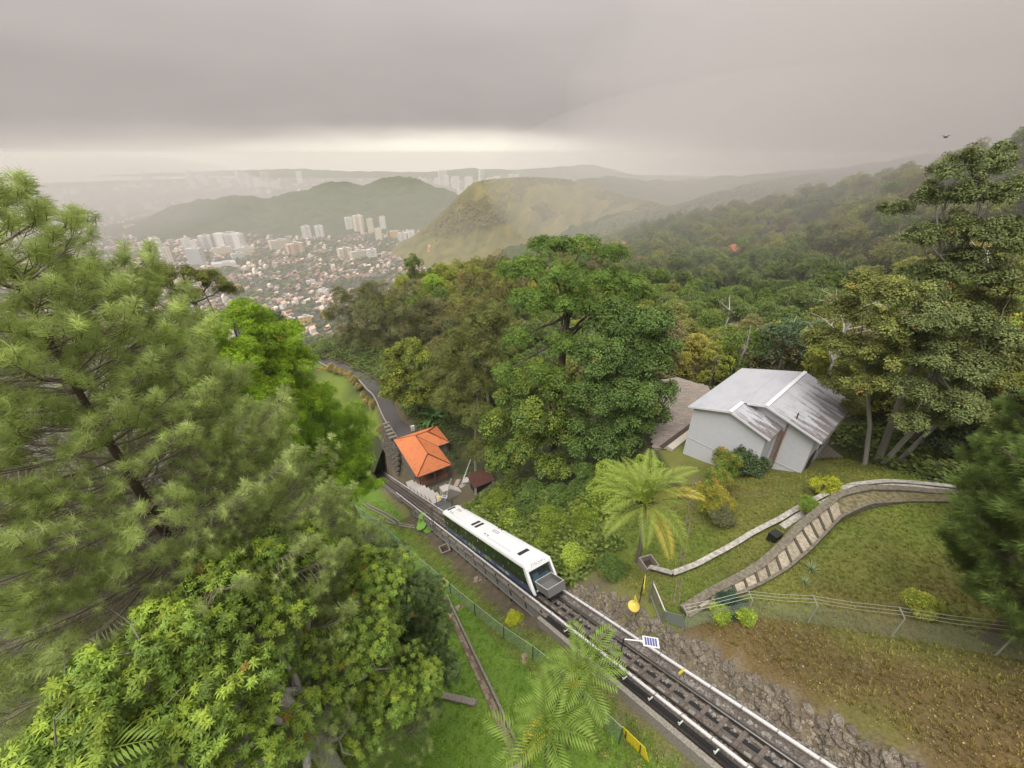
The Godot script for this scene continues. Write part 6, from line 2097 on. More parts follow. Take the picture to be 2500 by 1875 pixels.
func block(x: float, z: float, w: float, h: float, d: float, tone: Color, label: String, group: String, style: int = 0) -> void:
	var y := CITY_Y - 1.0
	var o := thing("apartment_block" if style != 3 else "low_building", label, "building", V(x, y, z), group)
	o.rotation.y = [0.35, -0.25, 0.6, 0.1][int(absf(x)) % 4] + 0.3
	var m := mat("block %.2f %.2f %.2f" % [tone.r, tone.g, tone.b], tone.r, tone.g, tone.b, 0.7)
	var dk := mat("block window", 0.20, 0.20, 0.20, 0.5)  # dark grey of the window rows
	var b := MB.new()
	b.box(Transform3D(Basis(), V(0, h * 0.5, 0)), V(w, h, d))
	if style == 1:
		for k: float in [-0.28, 0.28]: b.box(Transform3D(Basis(), V(w * k, h * 0.52, d * 0.12)), V(w * 0.24, h * 1.04, d))
	part("wall", b.done(), m, o)
	if style != 3:
		var n := int(h / 6.5)
		for i in n:
			var s := MB.new()
			for k in maxi(2, int(w / 9.0)):
				var px := (k + 0.5) / maxi(2, int(w / 9.0)) - 0.5
				s.box(Transform3D(Basis(), V(px * w, 4.0 + i * 6.3, 0)), V(5.0, 2.4, d * (1.14 if style == 1 else 1.01) + 0.4))
			for k in maxi(2, int(d / 9.0)):
				var pz := (k + 0.5) / maxi(2, int(d / 9.0)) - 0.5
				s.box(Transform3D(Basis(), V(0, 4.0 + i * 6.3, pz * d)), V(w + 0.5, 2.4, 4.4))
			part("window_row", s.done(), dk, o)
	var t := MB.new()
	t.box(Transform3D(Basis(), V(w * 0.1, h * (1.06 if style == 1 else 1.02) + 2.0, 0)), V(w * 0.3, 5.0, d * 0.5))
	t.box(Transform3D(Basis(), V(0, h + 0.3, 0)), V(w + 0.8, 0.8, d + 0.8))
	part("roof_top", t.done(), mat("block roof", 0.45, 0.43, 0.42, 0.8), o)

func build_blocks() -> void:
	var wh := Color(0.74, 0.72, 0.70)
	var cream := Color(0.74, 0.66, 0.50)
	var peach := Color(0.70, 0.50, 0.36)
	var yellow := Color(0.75, 0.52, 0.08)
	var grey := Color(0.50, 0.52, 0.54)
	var g1 := "apartment towers at the left of the town"
	block(-1686, -1970, 34, 67, 22, cream, "cream tower at the left edge of the town, half hidden by the pine", g1)
	block(-1627, -1970, 40, 83, 24, wh, "tall white tower second from the town's left edge", g1, 1)
	block(-1496, -1854, 24, 67, 20, cream, "narrow cream tower standing nearest at the town's left", g1)
	block(-1611, -2140, 42, 55, 20, wh, "white block left of the pair below the dark hills", g1)
	block(-1561, -2118, 38, 47, 20, wh, "shorter white block of the pair below the dark hills", g1)
	block(-1540, -2175, 56, 62, 22, wh, "broad white tower left of the long slab", g1, 1)
	block(-1405, -2157, 140, 76, 22, wh, "long white slab block, the widest in the town", g1, 1)
	block(-1361, -1832, 58, 67, 30, grey, "grey tower with a bright end in front of the long slab", g1)
	block(-1368, -2021, 78, 35, 18, cream, "long low cream block in front of the slab", g1)
	block(-1264, -2031, 72, 32, 18, cream, "second long low cream block right of the slab", g1)
	block(-1254, -1946, 50, 24, 18, wh, "small white block in front of the low cream pair", g1)
	block(-1228, -1798, 86, 16, 50, wh, "wide flat white hall at the town's left", "", 3)
	var g2 := "apartment blocks in the middle of the town"
	block(-1166, -2157, 86, 45, 24, cream, "broad cream block right of the low cream pair", g2)
	block(-1034, -2047, 76, 48, 26, peach, "peach-coloured block in the middle of the town", g2, 1)
	block(-1152, -2450, 44, 67, 22, wh, "left of twin white towers at the foot of the dark hills", g2, 1)
	block(-1095, -2487, 46, 63, 22, wh, "right of twin white towers at the foot of the dark hills", g2, 1)
	block(-1044, -2689, 45, 26, 20, wh, "low white block beside the tower cluster", g2)
	block(-995, -2689, 42, 81, 24, wh, "left tower of the tall cluster under the pointed hill", g2, 1)
	block(-929, -2671, 60, 94, 26, cream, "tallest cream tower of the cluster under the pointed hill", g2, 1)
	block(-851, -2646, 34, 80, 22, cream, "slender cream tower right of the tallest one", g2)
	block(-805, -2751, 34, 80, 22, wh, "slender white tower right of the tallest one", g2)
	block(-737, -2414, 34, 62, 22, cream, "narrow cream tower below the tall cluster", g2)
	block(-671, -2487, 45, 36, 20, yellow, "mustard block right of the tall cluster", g2)
	block(-603, -2393, 46, 41, 20, wh, "white block with twin fronts right of the mustard one", g2, 1)
	block(-553, -2400, 38, 50, 20, wh, "white block at the right end of the middle row", g2, 1)
	block(-399, -2379, 24, 52, 18, cream, "lone cream tower at the foot of the golden hill", g2)
	var g3 := "white blocks in the gap between the hills"
	block(-937, -3300, 64, 90, 30, wh, "left white block in the gap between the two hills", g3, 1)
	block(-860, -3280, 30, 98, 26, wh, "thin white tower in the gap between the two hills", g3)
	block(-700, -3200, 105, 60, 30, wh, "wide low white blocks in the gap between the two hills", g3, 1)
	block(-600, -3350, 52, 125, 34, wh, "tallest white tower in the gap between the hills", g3, 1)
	block(-520, -3340, 50, 100, 34, wh, "right white tower in the gap between the hills", g3, 1)
	var g4 := "blocks among the roofs nearer the slope"
	block(-774, -1970, 58, 41, 22, cream, "cream block left in the row above the roofs", g4, 1)
	block(-702, -1946, 76, 34, 22, cream, "long cream block in the row above the roofs", g4)
	block(-648, -1970, 44, 37, 20, wh, "white block at the right of the row above the roofs", g4, 1)
	block(-544, -1165, 27, 28, 18, yellow, "bright yellow block at the foot of the mountain", g4)
	block(-615, -1095, 24, 20, 16, cream, "small cream block left of the bright yellow one", g4)
	block(-584, -1113, 30, 21, 14, yellow, "small yellow block beside the bright yellow one", g4)
	block(-641, -1390, 30, 18, 18, wh, "white block among the red roofs above the yellow one", g4)
	block(-744, -1529, 30, 11, 18, wh, "low white building among the red roofs", "", 3)
	var g5 := "hazy blocks far off on the left"
	block(-2322, -2671, 54, 42, 24, yellow, "yellow block in the haze at the far left of the plain", g5)
	block(-2362, -2853, 86, 24, 40, cream, "wide low pale hall in the haze at the far left", g5, 3)
	block(-2841, -3626, 105, 43, 30, cream, "pale block in the haze behind the yellow one", g5)
	block(-2988, -3426, 42, 81, 26, cream, "lone hazy tower at the far left edge of the plain", g5)
	block(-3056, -4260, 72, 45, 30, cream, "small pale block high in the left haze", g5)
	# the far band of towers, too hazy to tell apart
	var nth := ["first", "second", "third", "fourth", "fifth", "sixth", "seventh", "eighth", "ninth", "tenth", "eleventh", "twelfth", "thirteenth", "fourteenth", "fifteenth", "sixteenth", "seventeenth", "last"]
	for i in 34:
		var x := -3400.0 + i * 75.0 + rng.randf_range(-40, 40) if i < 18 else -1250.0 + (i - 18) * 95.0
		var z := -6200.0 - rng.randf_range(0, 1500)
		x *= 1.55 if i < 18 else 1.0
		block(x, z, rng.randf_range(60, 130), rng.randf_range(80, 210), 40, wh, "%s tower from the left in the hazy far band beyond the dark hills" % nth[i] if i < 18 else "%s tower from the left in the hazy band right of the pointed hill" % nth[i - 18 if i < 33 else 17], "hazy far band of towers beyond the hills", 0)
	# temple tower and its halls
	var o := thing("temple_tower", "orange tiered temple tower at the foot of the golden hill", "temple", V(-367, CITY_Y, -1913))
	var om := mat("temple orange", 0.55, 0.26, 0.10, 0.7)
	for i in 7:
		var b := MB.new()
		var s := 16.0 - i * 1.7
		b.lathe(Transform3D(Basis(), V(0, i * 9.0, 0)), [Vector2(s, 0), Vector2(s, 6.5), Vector2(s + 2.5, 6.8), Vector2(s - 1.0, 9.0)], 8)
		part("tier", b.done(), om if i % 2 else mat("temple cream", 0.62, 0.45, 0.28, 0.7), o)
	var sp := MB.new()
	sp.lathe(Transform3D(Basis(), V(0, 63, 0)), [Vector2(4, 0), Vector2(1.5, 5), Vector2(0.2, 11)], 8)
	part("spire", sp.done(), mat("temple gold", 0.6, 0.42, 0.1, 0.4, 0.5), o)
	var t2 := thing("temple_hall", "orange roofed temple halls stepping down below the temple tower", "temple", V(-413, CITY_Y, -1710))
	for i in 4:
		var b := MB.new()
		b.box(Transform3D(Basis(), V(i * 9.0 - 14, 6 + i * 4.0, -i * 6.0)), V(20, 14 + i * 6.0, 14))
		part("hall", b.done(), mat("temple cream", 0.6, 0.45, 0.28), t2)
		var r := MB.new()
		r.lathe(Transform3D(Basis(Vector3.UP, PI / 4), V(i * 9.0 - 14, 13 + i * 7.0, -i * 6.0)), [Vector2(16, 0), Vector2(6, 4), Vector2(0.1, 8)], 4)
		part("roof", r.done(), om, t2)
	# red roofed villas on the wooded slopes
	for q: Array in [[V(-182, -264, -900), 15.0, "red-roofed villa in the woods at the foot of the mountain"], [V(78, -66, -318), 8.0, "dark red roof at the top of the far wooded slope beside the tallest tree"], [V(128, -43, -243), 7.0, "red roof among the forest trees in the middle of the slope"], [V(-205, -318, -760), 13.0, "pinkish roof low on the wooded slope left of the brown tree"]]:
		var p: Vector3 = q[0]
		var s: float = q[1]
		p.y = maxf(far_ground(p.x, p.z), height(p.x, p.z) if absf(p.x) < 400 and p.z > -700 else -1e9)
		var v := thing("villa", q[2], "house", p)
		var b := MB.new()
		b.box(Transform3D(Basis(), V(0, s * 0.6, 0)), V(s * 1.7, s * 1.2, s))
		part("wall", b.done(), mat("villa wall", 0.6, 0.56, 0.5, 0.8), v)
		var r := MB.new()
		r.quad(V(-s, s * 1.2, -s * 0.65), V(s, s * 1.2, -s * 0.65), V(s * 0.6, s * 1.75, 0), V(-s * 0.6, s * 1.75, 0))
		r.quad(V(-s, s * 1.2, s * 0.65), V(s, s * 1.2, s * 0.65), V(s * 0.6, s * 1.75, 0), V(-s * 0.6, s * 1.75, 0))
		r.tri(V(-s, s * 1.2, -s * 0.65), V(-s, s * 1.2, s * 0.65), V(-s * 0.6, s * 1.75, 0))
		r.tri(V(s, s * 1.2, -s * 0.65), V(s, s * 1.2, s * 0.65), V(s * 0.6, s * 1.75, 0))
		part("roof", r.done(), mat("villa red", 0.36, 0.10, 0.06, 0.8), v)

# ---------------------------------------------------------------- forest on the slopes
func in_view(p: Vector3, margin: float) -> bool:
	# roughly inside the photograph's field of view, with room to spare
	var c := cos(deg_to_rad(29.0))
	var s := sin(deg_to_rad(29.0))
	var d := -p.z * c - p.y * s
	if d < 1.0: return false
	var x := p.x / d
	var y := (p.y * c - p.z * s) / d
	return absf(x) < 1.2315 + margin and absf(y) < 0.9236 + margin

func build_forest() -> void:
	var models := []
	for i in 8: models.append(forest_model(i))
	var kinds := [
		[leafy("forest deep green", 0.075, 0.105, 0.03), "deep green"],
		[leafy("forest olive", 0.125, 0.135, 0.035), "olive green"],
		[leafy("forest mid green", 0.085, 0.125, 0.025), "mid green"],
		[leafy("forest brown", 0.115, 0.105, 0.048), "brownish"],
		[leafy("forest yellow green", 0.165, 0.18, 0.03), "yellow-green"],
		[leafy("forest blue green", 0.055, 0.085, 0.042), "bluish green"],
		[leafy("forest gold", 0.19, 0.17, 0.035), "golden"],
		[leafy("forest lime", 0.16, 0.24, 0.025), "lime green"],
	]
	var bark := mat("forest bark", 0.20, 0.175, 0.14, 0.9)
	var bark_pale := mat("forest bark pale", 0.40, 0.37, 0.32, 0.9)
	var spots := []
	var z := -58.0
	while z > -720.0:
		var gap := 6.6 + maxf(0.0, -z - 120.0) * 0.006
		var x := -150.0
		while x < 470.0:
			var px := x + rng.randf_range(-0.42, 0.42) * gap
			var pz := z + rng.randf_range(-0.42, 0.42) * gap
			x += gap
			# keep the road, the court, the yard and the station clear
			if pz > -145.0 and px < -14.0 + (-pz - 70.0) * -0.12 and px > -78.0: continue
			if px < 22.0 and pz > -72.0: continue
			if px < -6.0 and pz > -98.0: continue
			if px > 14.0 and px < 48.0 and pz > -71.0: continue
			if px < -60.0 and pz > -270.0: continue
			if px >= 48.0 and px < 62.0 and pz > -50.0: continue
			var p := V(px, height(px, pz), pz)
			if not in_view(p + V(0, 9, 0), 0.10): continue
			spots.append(p)
		z -= gap
	# the slope to the right, level with the house
	for i in 70:
		var p := V(rng.randf_range(50, 125), 0, rng.randf_range(-58, -22))
		p.y = height(p.x, p.z)
		if in_view(p + V(0, 9, 0), 0.12): spots.append(p)
	spots.sort_custom(func(a: Vector3, b: Vector3) -> bool: return a.length_squared() < b.length_squared())
	var where := {}
	var tints := {}
	var trunks := {}
	var made := 0
	for p: Vector3 in spots:
		var v := rng.randi() % 8
		var n := noise.get_noise_2d(p.x * 0.9, p.z * 0.9) + rng.randf_range(-0.35, 0.35)
		var k: int
		if n < -0.3: k = 0
		elif n < -0.1: k = 2
		elif n < 0.12: k = 1
		elif n < 0.28: k = [5, 3, 2][rng.randi() % 3]
		elif n < 0.42: k = 4
		else: k = [6, 3, 7, 4][rng.randi() % 4]
		if p.length() > 190.0 and k in [6, 7]: k = 1
		var s := rng.randf_range(0.75, 1.2)
		var t := Transform3D(Basis(Vector3.UP, rng.randf() * TAU).scaled(V(s, s * rng.randf_range(0.85, 1.15), s)), p)
		if made < 290:
			made += 1
			var bearing := rad_to_deg(atan2(p.x, -p.z))
			var region: String
			if bearing < -18.0: region = "left of the brown tree"
			elif bearing < -8.0: region = "behind the wide brown tree"
			elif bearing < -1.0: region = "between the brown tree and the thin brownish one"
			elif bearing < 6.0: region = "behind the left half of the tallest tree"
			elif bearing < 12.0: region = "behind the right half of the tallest tree"
			elif bearing < 17.0: region = "just right of the tallest tree"
			elif bearing < 22.0: region = "above the paved court"
			elif bearing < 27.0: region = "above the left end of the grey roof"
			elif bearing < 33.0: region = "above the right end of the grey roof"
			elif bearing < 39.0: region = "left of the leaning pale trunks"
			elif bearing < 47.0: region = "behind the leaning pale trunks"
			elif bearing < 56.0: region = "behind the tall open tree"
			else: region = "at the right edge of the wood"
			var far := Vector2(p.x, p.z).length()
			region += ", nearest row" if far < 80.0 else ", second row" if far < 88.0 else ", third row" if far < 96.0 else ", fourth row" if far < 105.0 else ", fifth row" if far < 115.0 else ", sixth row" if far < 125.0 else ", seventh row" if far < 140.0 else ", eighth row"
			var stature := "tall" if s * (models[v][0] as ArrayMesh).get_aabb().size.y > 8.5 else "small"
			var o := thing("forest_tree", "%s %s %stree %s" % [stature, kinds[k][1], "pale-trunked " if made % 4 == 0 else "", region], "tree", Vector3.ZERO, "forest trees on the slopes beyond the house")
			o.transform = t
			part("trunk", models[v][1], bark_pale if made % 4 == 0 else bark, o)
			part("crown", models[v][0], kinds[k][0], o)
		else:
			var key := v * 8 + k
			if not where.has(key): where[key] = []
			where[key].append(t)
	# the rest reads as one mass
	var mass := Node3D.new()
	mass.name = "far_forest"
	add_child(mass)
	tag(mass, "dense forest covering the far slopes and the misty ridge", "forest", "", "stuff")
	for key in where:
		multi("canopy", models[key / 8][0], kinds[key % 8][0], where[key], [], mass).set_meta("kind", "stuff")
		multi("stems", models[key / 8][1], bark, where[key], [], mass).set_meta("kind", "stuff")

# ---------------------------------------------------------------- the trees one can tell apart
func build_trees() -> void:
	var bark := grained("grey bark", 0.24, 0.21, 0.175, 0.95, 1.2, 0.5, 5.0)
	var pale := grained("pale bark", 0.48, 0.45, 0.39, 0.9, 1.0, 0.55, 4.0)
	var dark := grained("dark bark", 0.10, 0.08, 0.06, 0.95, 1.2, 0.5, 5.0)
	var needles := leafy("pine needle", 0.31, 0.37, 0.15, 0.5, 0.7)
	var needles2 := leafy("pine needle dark", 0.105, 0.15, 0.042, 0.3, 0.7)
	pine("pine_tree", "huge long-needled pine filling the left of the view", place(-13.4, -11.2), -1.0 - height(-13.4, -11.2), 8.6, 0.16, 0.5, 0.52, needles)
	pine("pine_tree", "dark pine leaning in at the right edge beyond the wire fence", place(25.2, -12.6, -1.0), 17.5, 4.3, 0.26, 0.55, 0.85, needles2)
	pine("pine_tree", "second dark pine at the right edge behind the first", place(35.5, -21.5), 14.0, 3.8, 0.3, 0.6, 0.85, needles2)
	# the big-leaved tree at the bottom left and its dark neighbour
	var whorl := leafy("whorl leaf", 0.125, 0.19, 0.036, 0.35, 0.5)
	tree("broadleaf_tree", "large yellow-green tree with whorled leaves at the bottom left", V(-6.2, height(-6.2, -7.0), -7.0), [[V(-9.3, -13.2, -9.8), 1.7], [V(-8.5, -15.1, -11.8), 2.0], [V(-9.7, -12.2, -7.9), 1.6], [V(-6.7, -18.1, -12.3), 2.2], [V(-8.3, -14.1, -8.0), 1.8], [V(-7.5, -17.8, -9.4), 2.2], [V(-5.9, -22.3, -11.0), 2.3], [V(-9.7, -11.6, -6.1), 1.4], [V(-8.6, -13.1, -6.0), 1.6], [V(-9.9, -11.6, -4.8), 1.3], [V(-7.9, -17.7, -6.9), 1.9], [V(-6.8, -22.1, -8.6), 2.2], [V(-8.8, -12.8, -4.8), 1.4], [V(-8.0, -14.9, -5.2), 1.5], [V(-9.7, -11.3, -3.9), 1.1], [V(-6.4, -19.5, -4.4), 2.0], [V(-10.5, -16.0, -4.0), 1.8]], "rosette", whorl, 0.42, 0.66, pale, 0.42, 0.8, 0.6, 5)
	tree("broadleaf_tree", "dark dense tree with narrow leaves between the yellow-green tree and the bright lawn", V(-6.8, height(-6.8, -16.2), -16.2), [[V(-12.1, -19.1, -15.9), 1.7], [V(-10.0, -19.7, -16.7), 1.8], [V(-7.9, -21.5, -16.7), 1.8], [V(-6.2, -23.3, -15.8), 2.0], [V(-5.1, -26.4, -15.2), 1.9], [V(-5.2, -29.4, -14.1), 1.8], [V(-6.9, -27.5, -15.5), 2.2], [V(-5.9, -30.4, -12.7), 1.6], [V(-8.5, -24.0, -18.0), 2.2]], "rosette", leafy("dark whorl leaf", 0.085, 0.125, 0.045, 0.3), 0.40, 0.85, bark, 0.32, 0.85, 0.15, 3)
	# lime green trees down the left slope
	var lime := leafy("lime leaf", 0.16, 0.26, 0.016, 0.4)
	var lime2 := leafy("fresh green leaf", 0.145, 0.25, 0.018, 0.45)
	tree("lime_green_tree", "tall bright lime green tree behind the pine", V(-27.2, height(-27.2, -39.5), -39.5), [[V(-29.2, -15.4, -40.6), 2.9], [V(-28.7, -15.2, -36.0), 2.7], [V(-27.3, -18.2, -41.9), 3.4], [V(-27.1, -17.3, -35.9), 3.0], [V(-25.7, -20.7, -42.9), 3.1], [V(-26.7, -21.4, -37.4), 3.3], [V(-25.6, -25.7, -44.1), 3.3], [V(-25.5, -25.7, -39.5), 3.2], [V(-28.2, -19.7, -33.8), 2.6], [V(-31.0, -20.0, -44.0), 3.0], [V(-29.5, -24.5, -45.5), 3.0], [V(-28.6, -14.7, -42.6), 2.0], [V(-27.9, -16.9, -44.0), 2.5], [V(-26.9, -18.6, -46.0), 2.3], [V(-26.1, -20.4, -43.0), 2.7], [V(-26.3, -21.6, -45.0), 2.6]], "fine", lime, 0.62, 1.0, bark, 0.5, 0.62, 0.25, 3, "lime green trees on the slope left of the track")
	tree("lime_green_tree", "lower bright green tree beside the road and the cream arch", V(-24.0, height(-24.0, -48.5), -48.5), [[V(-27.9, -29.6, -49.0), 3.7], [V(-25.7, -33.7, -50.1), 3.9], [V(-28.0, -31.2, -44.4), 3.5], [V(-26.1, -36.2, -46.6), 3.8], [V(-24.5, -39.4, -50.7), 3.4], [V(-27.1, -35.1, -42.6), 3.0], [V(-24.5, -39.5, -45.2), 3.2], [V(-23.6, -41.9, -44.5), 2.7], [V(-24.8, -37.7, -54.9), 3.3], [V(-29.8, -34.0, -52.5), 3.4], [V(-22.8, -39.6, -49.2), 2.6], [V(-23.7, -42.9, -48.8), 2.6], [V(-21.4, -43.4, -47.6), 2.0], [V(-24.8, -40.5, -45.1), 2.7], [V(-27.2, -36.5, -44.9), 3.1], [V(-28.7, -35.1, -41.6), 3.0], [V(-27.0, -40.0, -41.5), 2.8], [V(-26.5, -47.0, -47.2), 2.7], [V(-27.1, -41.7, -43.5), 3.0], [V(-28.1, -35.6, -39.2), 2.8], [V(-25.9, -42.5, -46.4), 2.7], [V(-25.5, -50.4, -45.8), 2.2], [V(-28.9, -31.3, -41.1), 3.0], [V(-29.2, -41.0, -40.8), 3.0], [V(-28.7, -47.0, -43.8), 2.8]], "fine", lime2, 0.62, 1.0, bark, 0.45, 0.68, 0.3, 3, "lime green trees on the slope left of the track")
	tree("broadleaf_tree", "open olive tree with flat tufts showing over the lime green tree against the town", V(-38.2, height(-38.2, -48.5), -48.5), [[V(-39.1, -12.0, -48.1), 1.9], [V(-37.5, -13.0, -49.4), 1.9], [V(-39.2, -12.4, -45.4), 1.7], [V(-37.3, -15.6, -53.2), 1.6], [V(-37.4, -13.7, -51.9), 1.6], [V(-39.4, -11.6, -43.9), 1.5], [V(-38.0, -14.5, -47.0), 1.8]], "fine", leafy("olive tuft", 0.115, 0.13, 0.03), 0.7, 0.8, bark, 0.3, 0.55, 0.2, 3)
	tree("broadleaf_tree", "small dark round tree at the far tip of the lime green trees", V(-42.0, height(-42.0, -69.0), -69.0), [[V(-41.3, -25.6, -68.5), 2.2], [V(-40.9, -27.7, -71.0), 2.0], [V(-43.1, -26.3, -67.4), 2.0], [V(-42.0, -29.0, -69.0), 2.4]], "fine", leafy("dark round leaf", 0.05, 0.075, 0.028), 0.8, 0.9, dark, 0.25, 0.8, 0.1, 2)
	# the tall group in the middle
	tree("layered_tree", "tallest tree in the middle with flat green layers of foliage", V(6.8, height(6.8, -54.5), -54.5), [[V(5.0, -11.1, -57.8), 2.9], [V(9.4, -10.9, -58.2), 2.9], [V(13.2, -11.8, -57.5), 2.4], [V(1.6, -13.7, -56.0), 3.2], [V(6.4, -14.1, -53.6), 3.3], [V(11.1, -15.3, -55.9), 3.2], [V(15.3, -15.6, -57.0), 3.0], [V(2.7, -16.9, -53.9), 3.2], [V(8.0, -17.0, -52.4), 3.0], [V(13.3, -17.7, -54.4), 3.2], [V(17.1, -17.2, -56.5), 2.6], [V(6.8, -22.3, -51.6), 2.3], [V(0.9, -22.2, -53.0), 2.0], [V(4.5, -26.5, -50.5), 2.4], [V(-1.0, -27.5, -52.5), 2.2]], "layer", leafy("layer leaf", 0.090, 0.150, 0.030), 1.0, 1.0, grained("brown bark", 0.17, 0.125, 0.095, 0.95, 1.0, 0.5, 5.0), 0.62, 0.42, 0.35, 4)
	tree("broadleaf_tree", "broad dark green tree right of the tallest one, beside the paved court", V(14.0, height(14.0, -49.5), -49.5), [[V(13.0, -19.3, -52.4), 3.5], [V(17.1, -19.4, -51.2), 3.3], [V(19.1, -23.2, -50.5), 3.4], [V(14.8, -23.0, -48.8), 4.0], [V(11.1, -22.9, -48.7), 3.4], [V(19.0, -28.1, -49.3), 3.2], [V(15.2, -27.8, -47.6), 3.8], [V(10.7, -27.3, -46.8), 3.5], [V(18.4, -31.6, -48.3), 2.8], [V(14.6, -32.1, -46.8), 3.5], [V(16.5, -34.6, -46.7), 2.6], [V(10.5, -33.1, -45.8), 3.3], [V(13.0, -35.6, -45.6), 2.8]], "broad", leafy("dark broad leaf", 0.070, 0.115, 0.030), 0.95, 1.0, bark, 0.5, 0.85, 0.3, 3)
	tree("broadleaf_tree", "tree with fresh yellow leaves on top in front of the tallest one", V(4.4, height(4.4, -50.0), -50.0), [[V(4.0, -27.6, -51.8), 3.4], [V(0.6, -30.3, -52.0), 3.3], [V(7.5, -30.1, -50.4), 3.2], [V(2.9, -31.9, -48.9), 3.7], [V(-1.9, -35.0, -51.0), 3.0], [V(7.0, -35.1, -48.5), 3.3], [V(1.8, -37.0, -48.6), 3.2], [V(6.2, -39.2, -46.4), 2.6], [V(-1.5, -40.0, -49.4), 2.6]], "broad", leafy("fresh broad leaf", 0.085, 0.13, 0.028), 1.0, 0.85, pale, 0.30, 0.8, 0.95, 3)
	tree("broadleaf_tree", "dull olive tree left of the fresh-leaved one, above the orange roof", V(-7.0, height(-7.0, -62.0), -62.0), [[V(-5.2, -24.1, -63.8), 3.9], [V(-8.0, -28.9, -63.5), 4.3], [V(-3.3, -28.9, -61.9), 3.9], [V(-6.8, -34.8, -61.6), 4.4], [V(-10.7, -38.9, -63.1), 3.9], [V(-4.8, -40.1, -59.8), 4.1], [V(-2.7, -23.5, -65.9), 3.3], [V(-5.0, -46.0, -59.0), 3.4]], "fine", leafy("dull olive leaf", 0.100, 0.118, 0.035), 0.9, 0.95, pale, 0.34, 0.9, 0.25, 4)
	tree("broadleaf_tree", "thin brownish tree showing left of the tallest one", V(-4.5, height(-4.5, -73.0), -73.0), [[V(-6.6, -20.2, -73.7), 3.0], [V(-2.2, -17.6, -75.0), 3.0], [V(-0.7, -21.9, -72.0), 3.3], [V(-5.1, -24.1, -71.8), 3.4], [V(-9.5, -24.7, -71.4), 3.0], [V(-9.0, -30.0, -72.0), 3.6], [V(-13.5, -34.0, -76.0), 3.8], [V(-4.0, -30.0, -73.0), 3.6]], "fine", leafy("brown leaf", 0.118, 0.110, 0.042), 0.95, 0.6, pale, 0.3, 0.8, 0.3, 5)
	tree("broadleaf_tree", "wide greyish-brown tree with bare pale branches beyond the road", V(-33.0, height(-33.0, -108.0), -108.0), [[V(-39.5, -31.6, -100.5), 4.6], [V(-34.0, -31.0, -106.7), 5.4], [V(-27.2, -32.6, -108.6), 5.0], [V(-36.0, -36.0, -99.7), 5.8], [V(-29.1, -38.5, -104.0), 6.0], [V(-43.7, -36.0, -100.9), 4.4], [V(-23.1, -37.4, -113.7), 5.0], [V(-39.9, -40.9, -97.1), 4.9], [V(-24.1, -42.6, -109.4), 6.0], [V(-32.3, -42.4, -99.8), 5.0], [V(-18.9, -42.9, -113.4), 5.2], [V(-40, -46, -108), 5.5], [V(-28, -47, -110), 6.0]], "fine", leafy("grey brown leaf", 0.112, 0.118, 0.052), 1.15, 0.62, pale, 0.6, 0.75, 0.15, 7)
	tree("broadleaf_tree", "round yellow-green tree beside the bend of the road", V(-24.5, height(-24.5, -91.5), -91.5), [[V(-25.0, -42.5, -92.7), 3.7], [V(-29.0, -44.2, -91.5), 3.4], [V(-21.5, -45.1, -93.6), 3.8], [V(-27.9, -48.3, -88.7), 3.8], [V(-22.3, -49.2, -90.3), 4.2], [V(-18.2, -48.1, -97.3), 3.7], [V(-29.9, -51.4, -88.5), 3.0], [V(-19.8, -54.2, -90.9), 3.4], [V(-25.3, -53.4, -88.4), 3.3]], "broad", leafy("yellow green broad leaf", 0.120, 0.150, 0.026), 1.15, 0.85, bark, 0.35, 0.8, 0.5, 3)
	tree("broadleaf_tree", "olive tree filling in right of the round yellow-green one", V(-14.0, height(-14.0, -88.0), -88.0), [[V(-15.0, -42.0, -88.0), 4.6], [V(-11.0, -40.0, -92.0), 4.6], [V(-17.5, -46.0, -87.0), 4.2], [V(-12.0, -46.0, -85.0), 4.6], [V(-15.0, -51.0, -84.0), 4.2], [V(-10.0, -52.0, -81.0), 4.2], [V(-6.0, -45.0, -84.0), 4.4]], "fine", leafy("dull olive leaf", 0.1, 0.1, 0.03), 1.0, 0.9, bark, 0.4, 0.85, 0.3, 3)
	# the tall trees at the right
	var rleaf := leafy("right grey green leaf", 0.105, 0.130, 0.048)
	var rleaf2 := leafy("right olive leaf", 0.130, 0.148, 0.042)
	tree("broadleaf_tree", "very tall open tree reaching above the ridge at the right edge", V(43.2, height(43.2, -38.6), -38.6), [[V(40.0, -1.1, -42.0), 1.9], [V(43.5, -0.8, -42.7), 1.9], [V(41.3, -3.0, -40.7), 1.9], [V(39.5, -3.5, -42.5), 1.8], [V(42.7, -2.9, -39.3), 1.8], [V(41.0, -6.2, -41.0), 2.1], [V(42.7, -6.3, -39.2), 2.2], [V(44.1, -7.1, -37.7), 1.9], [V(38.4, -6.9, -40.8), 1.4], [V(42.4, -9.3, -39.6), 2.3], [V(44.2, -9.9, -37.6), 2.2], [V(41.2, -10.8, -40.9), 2.1], [V(39.6, -5.0, -46.4), 1.2]], "broad", rleaf, 0.6, 0.6, pale, 0.32, 0.8, 0.2, 6)
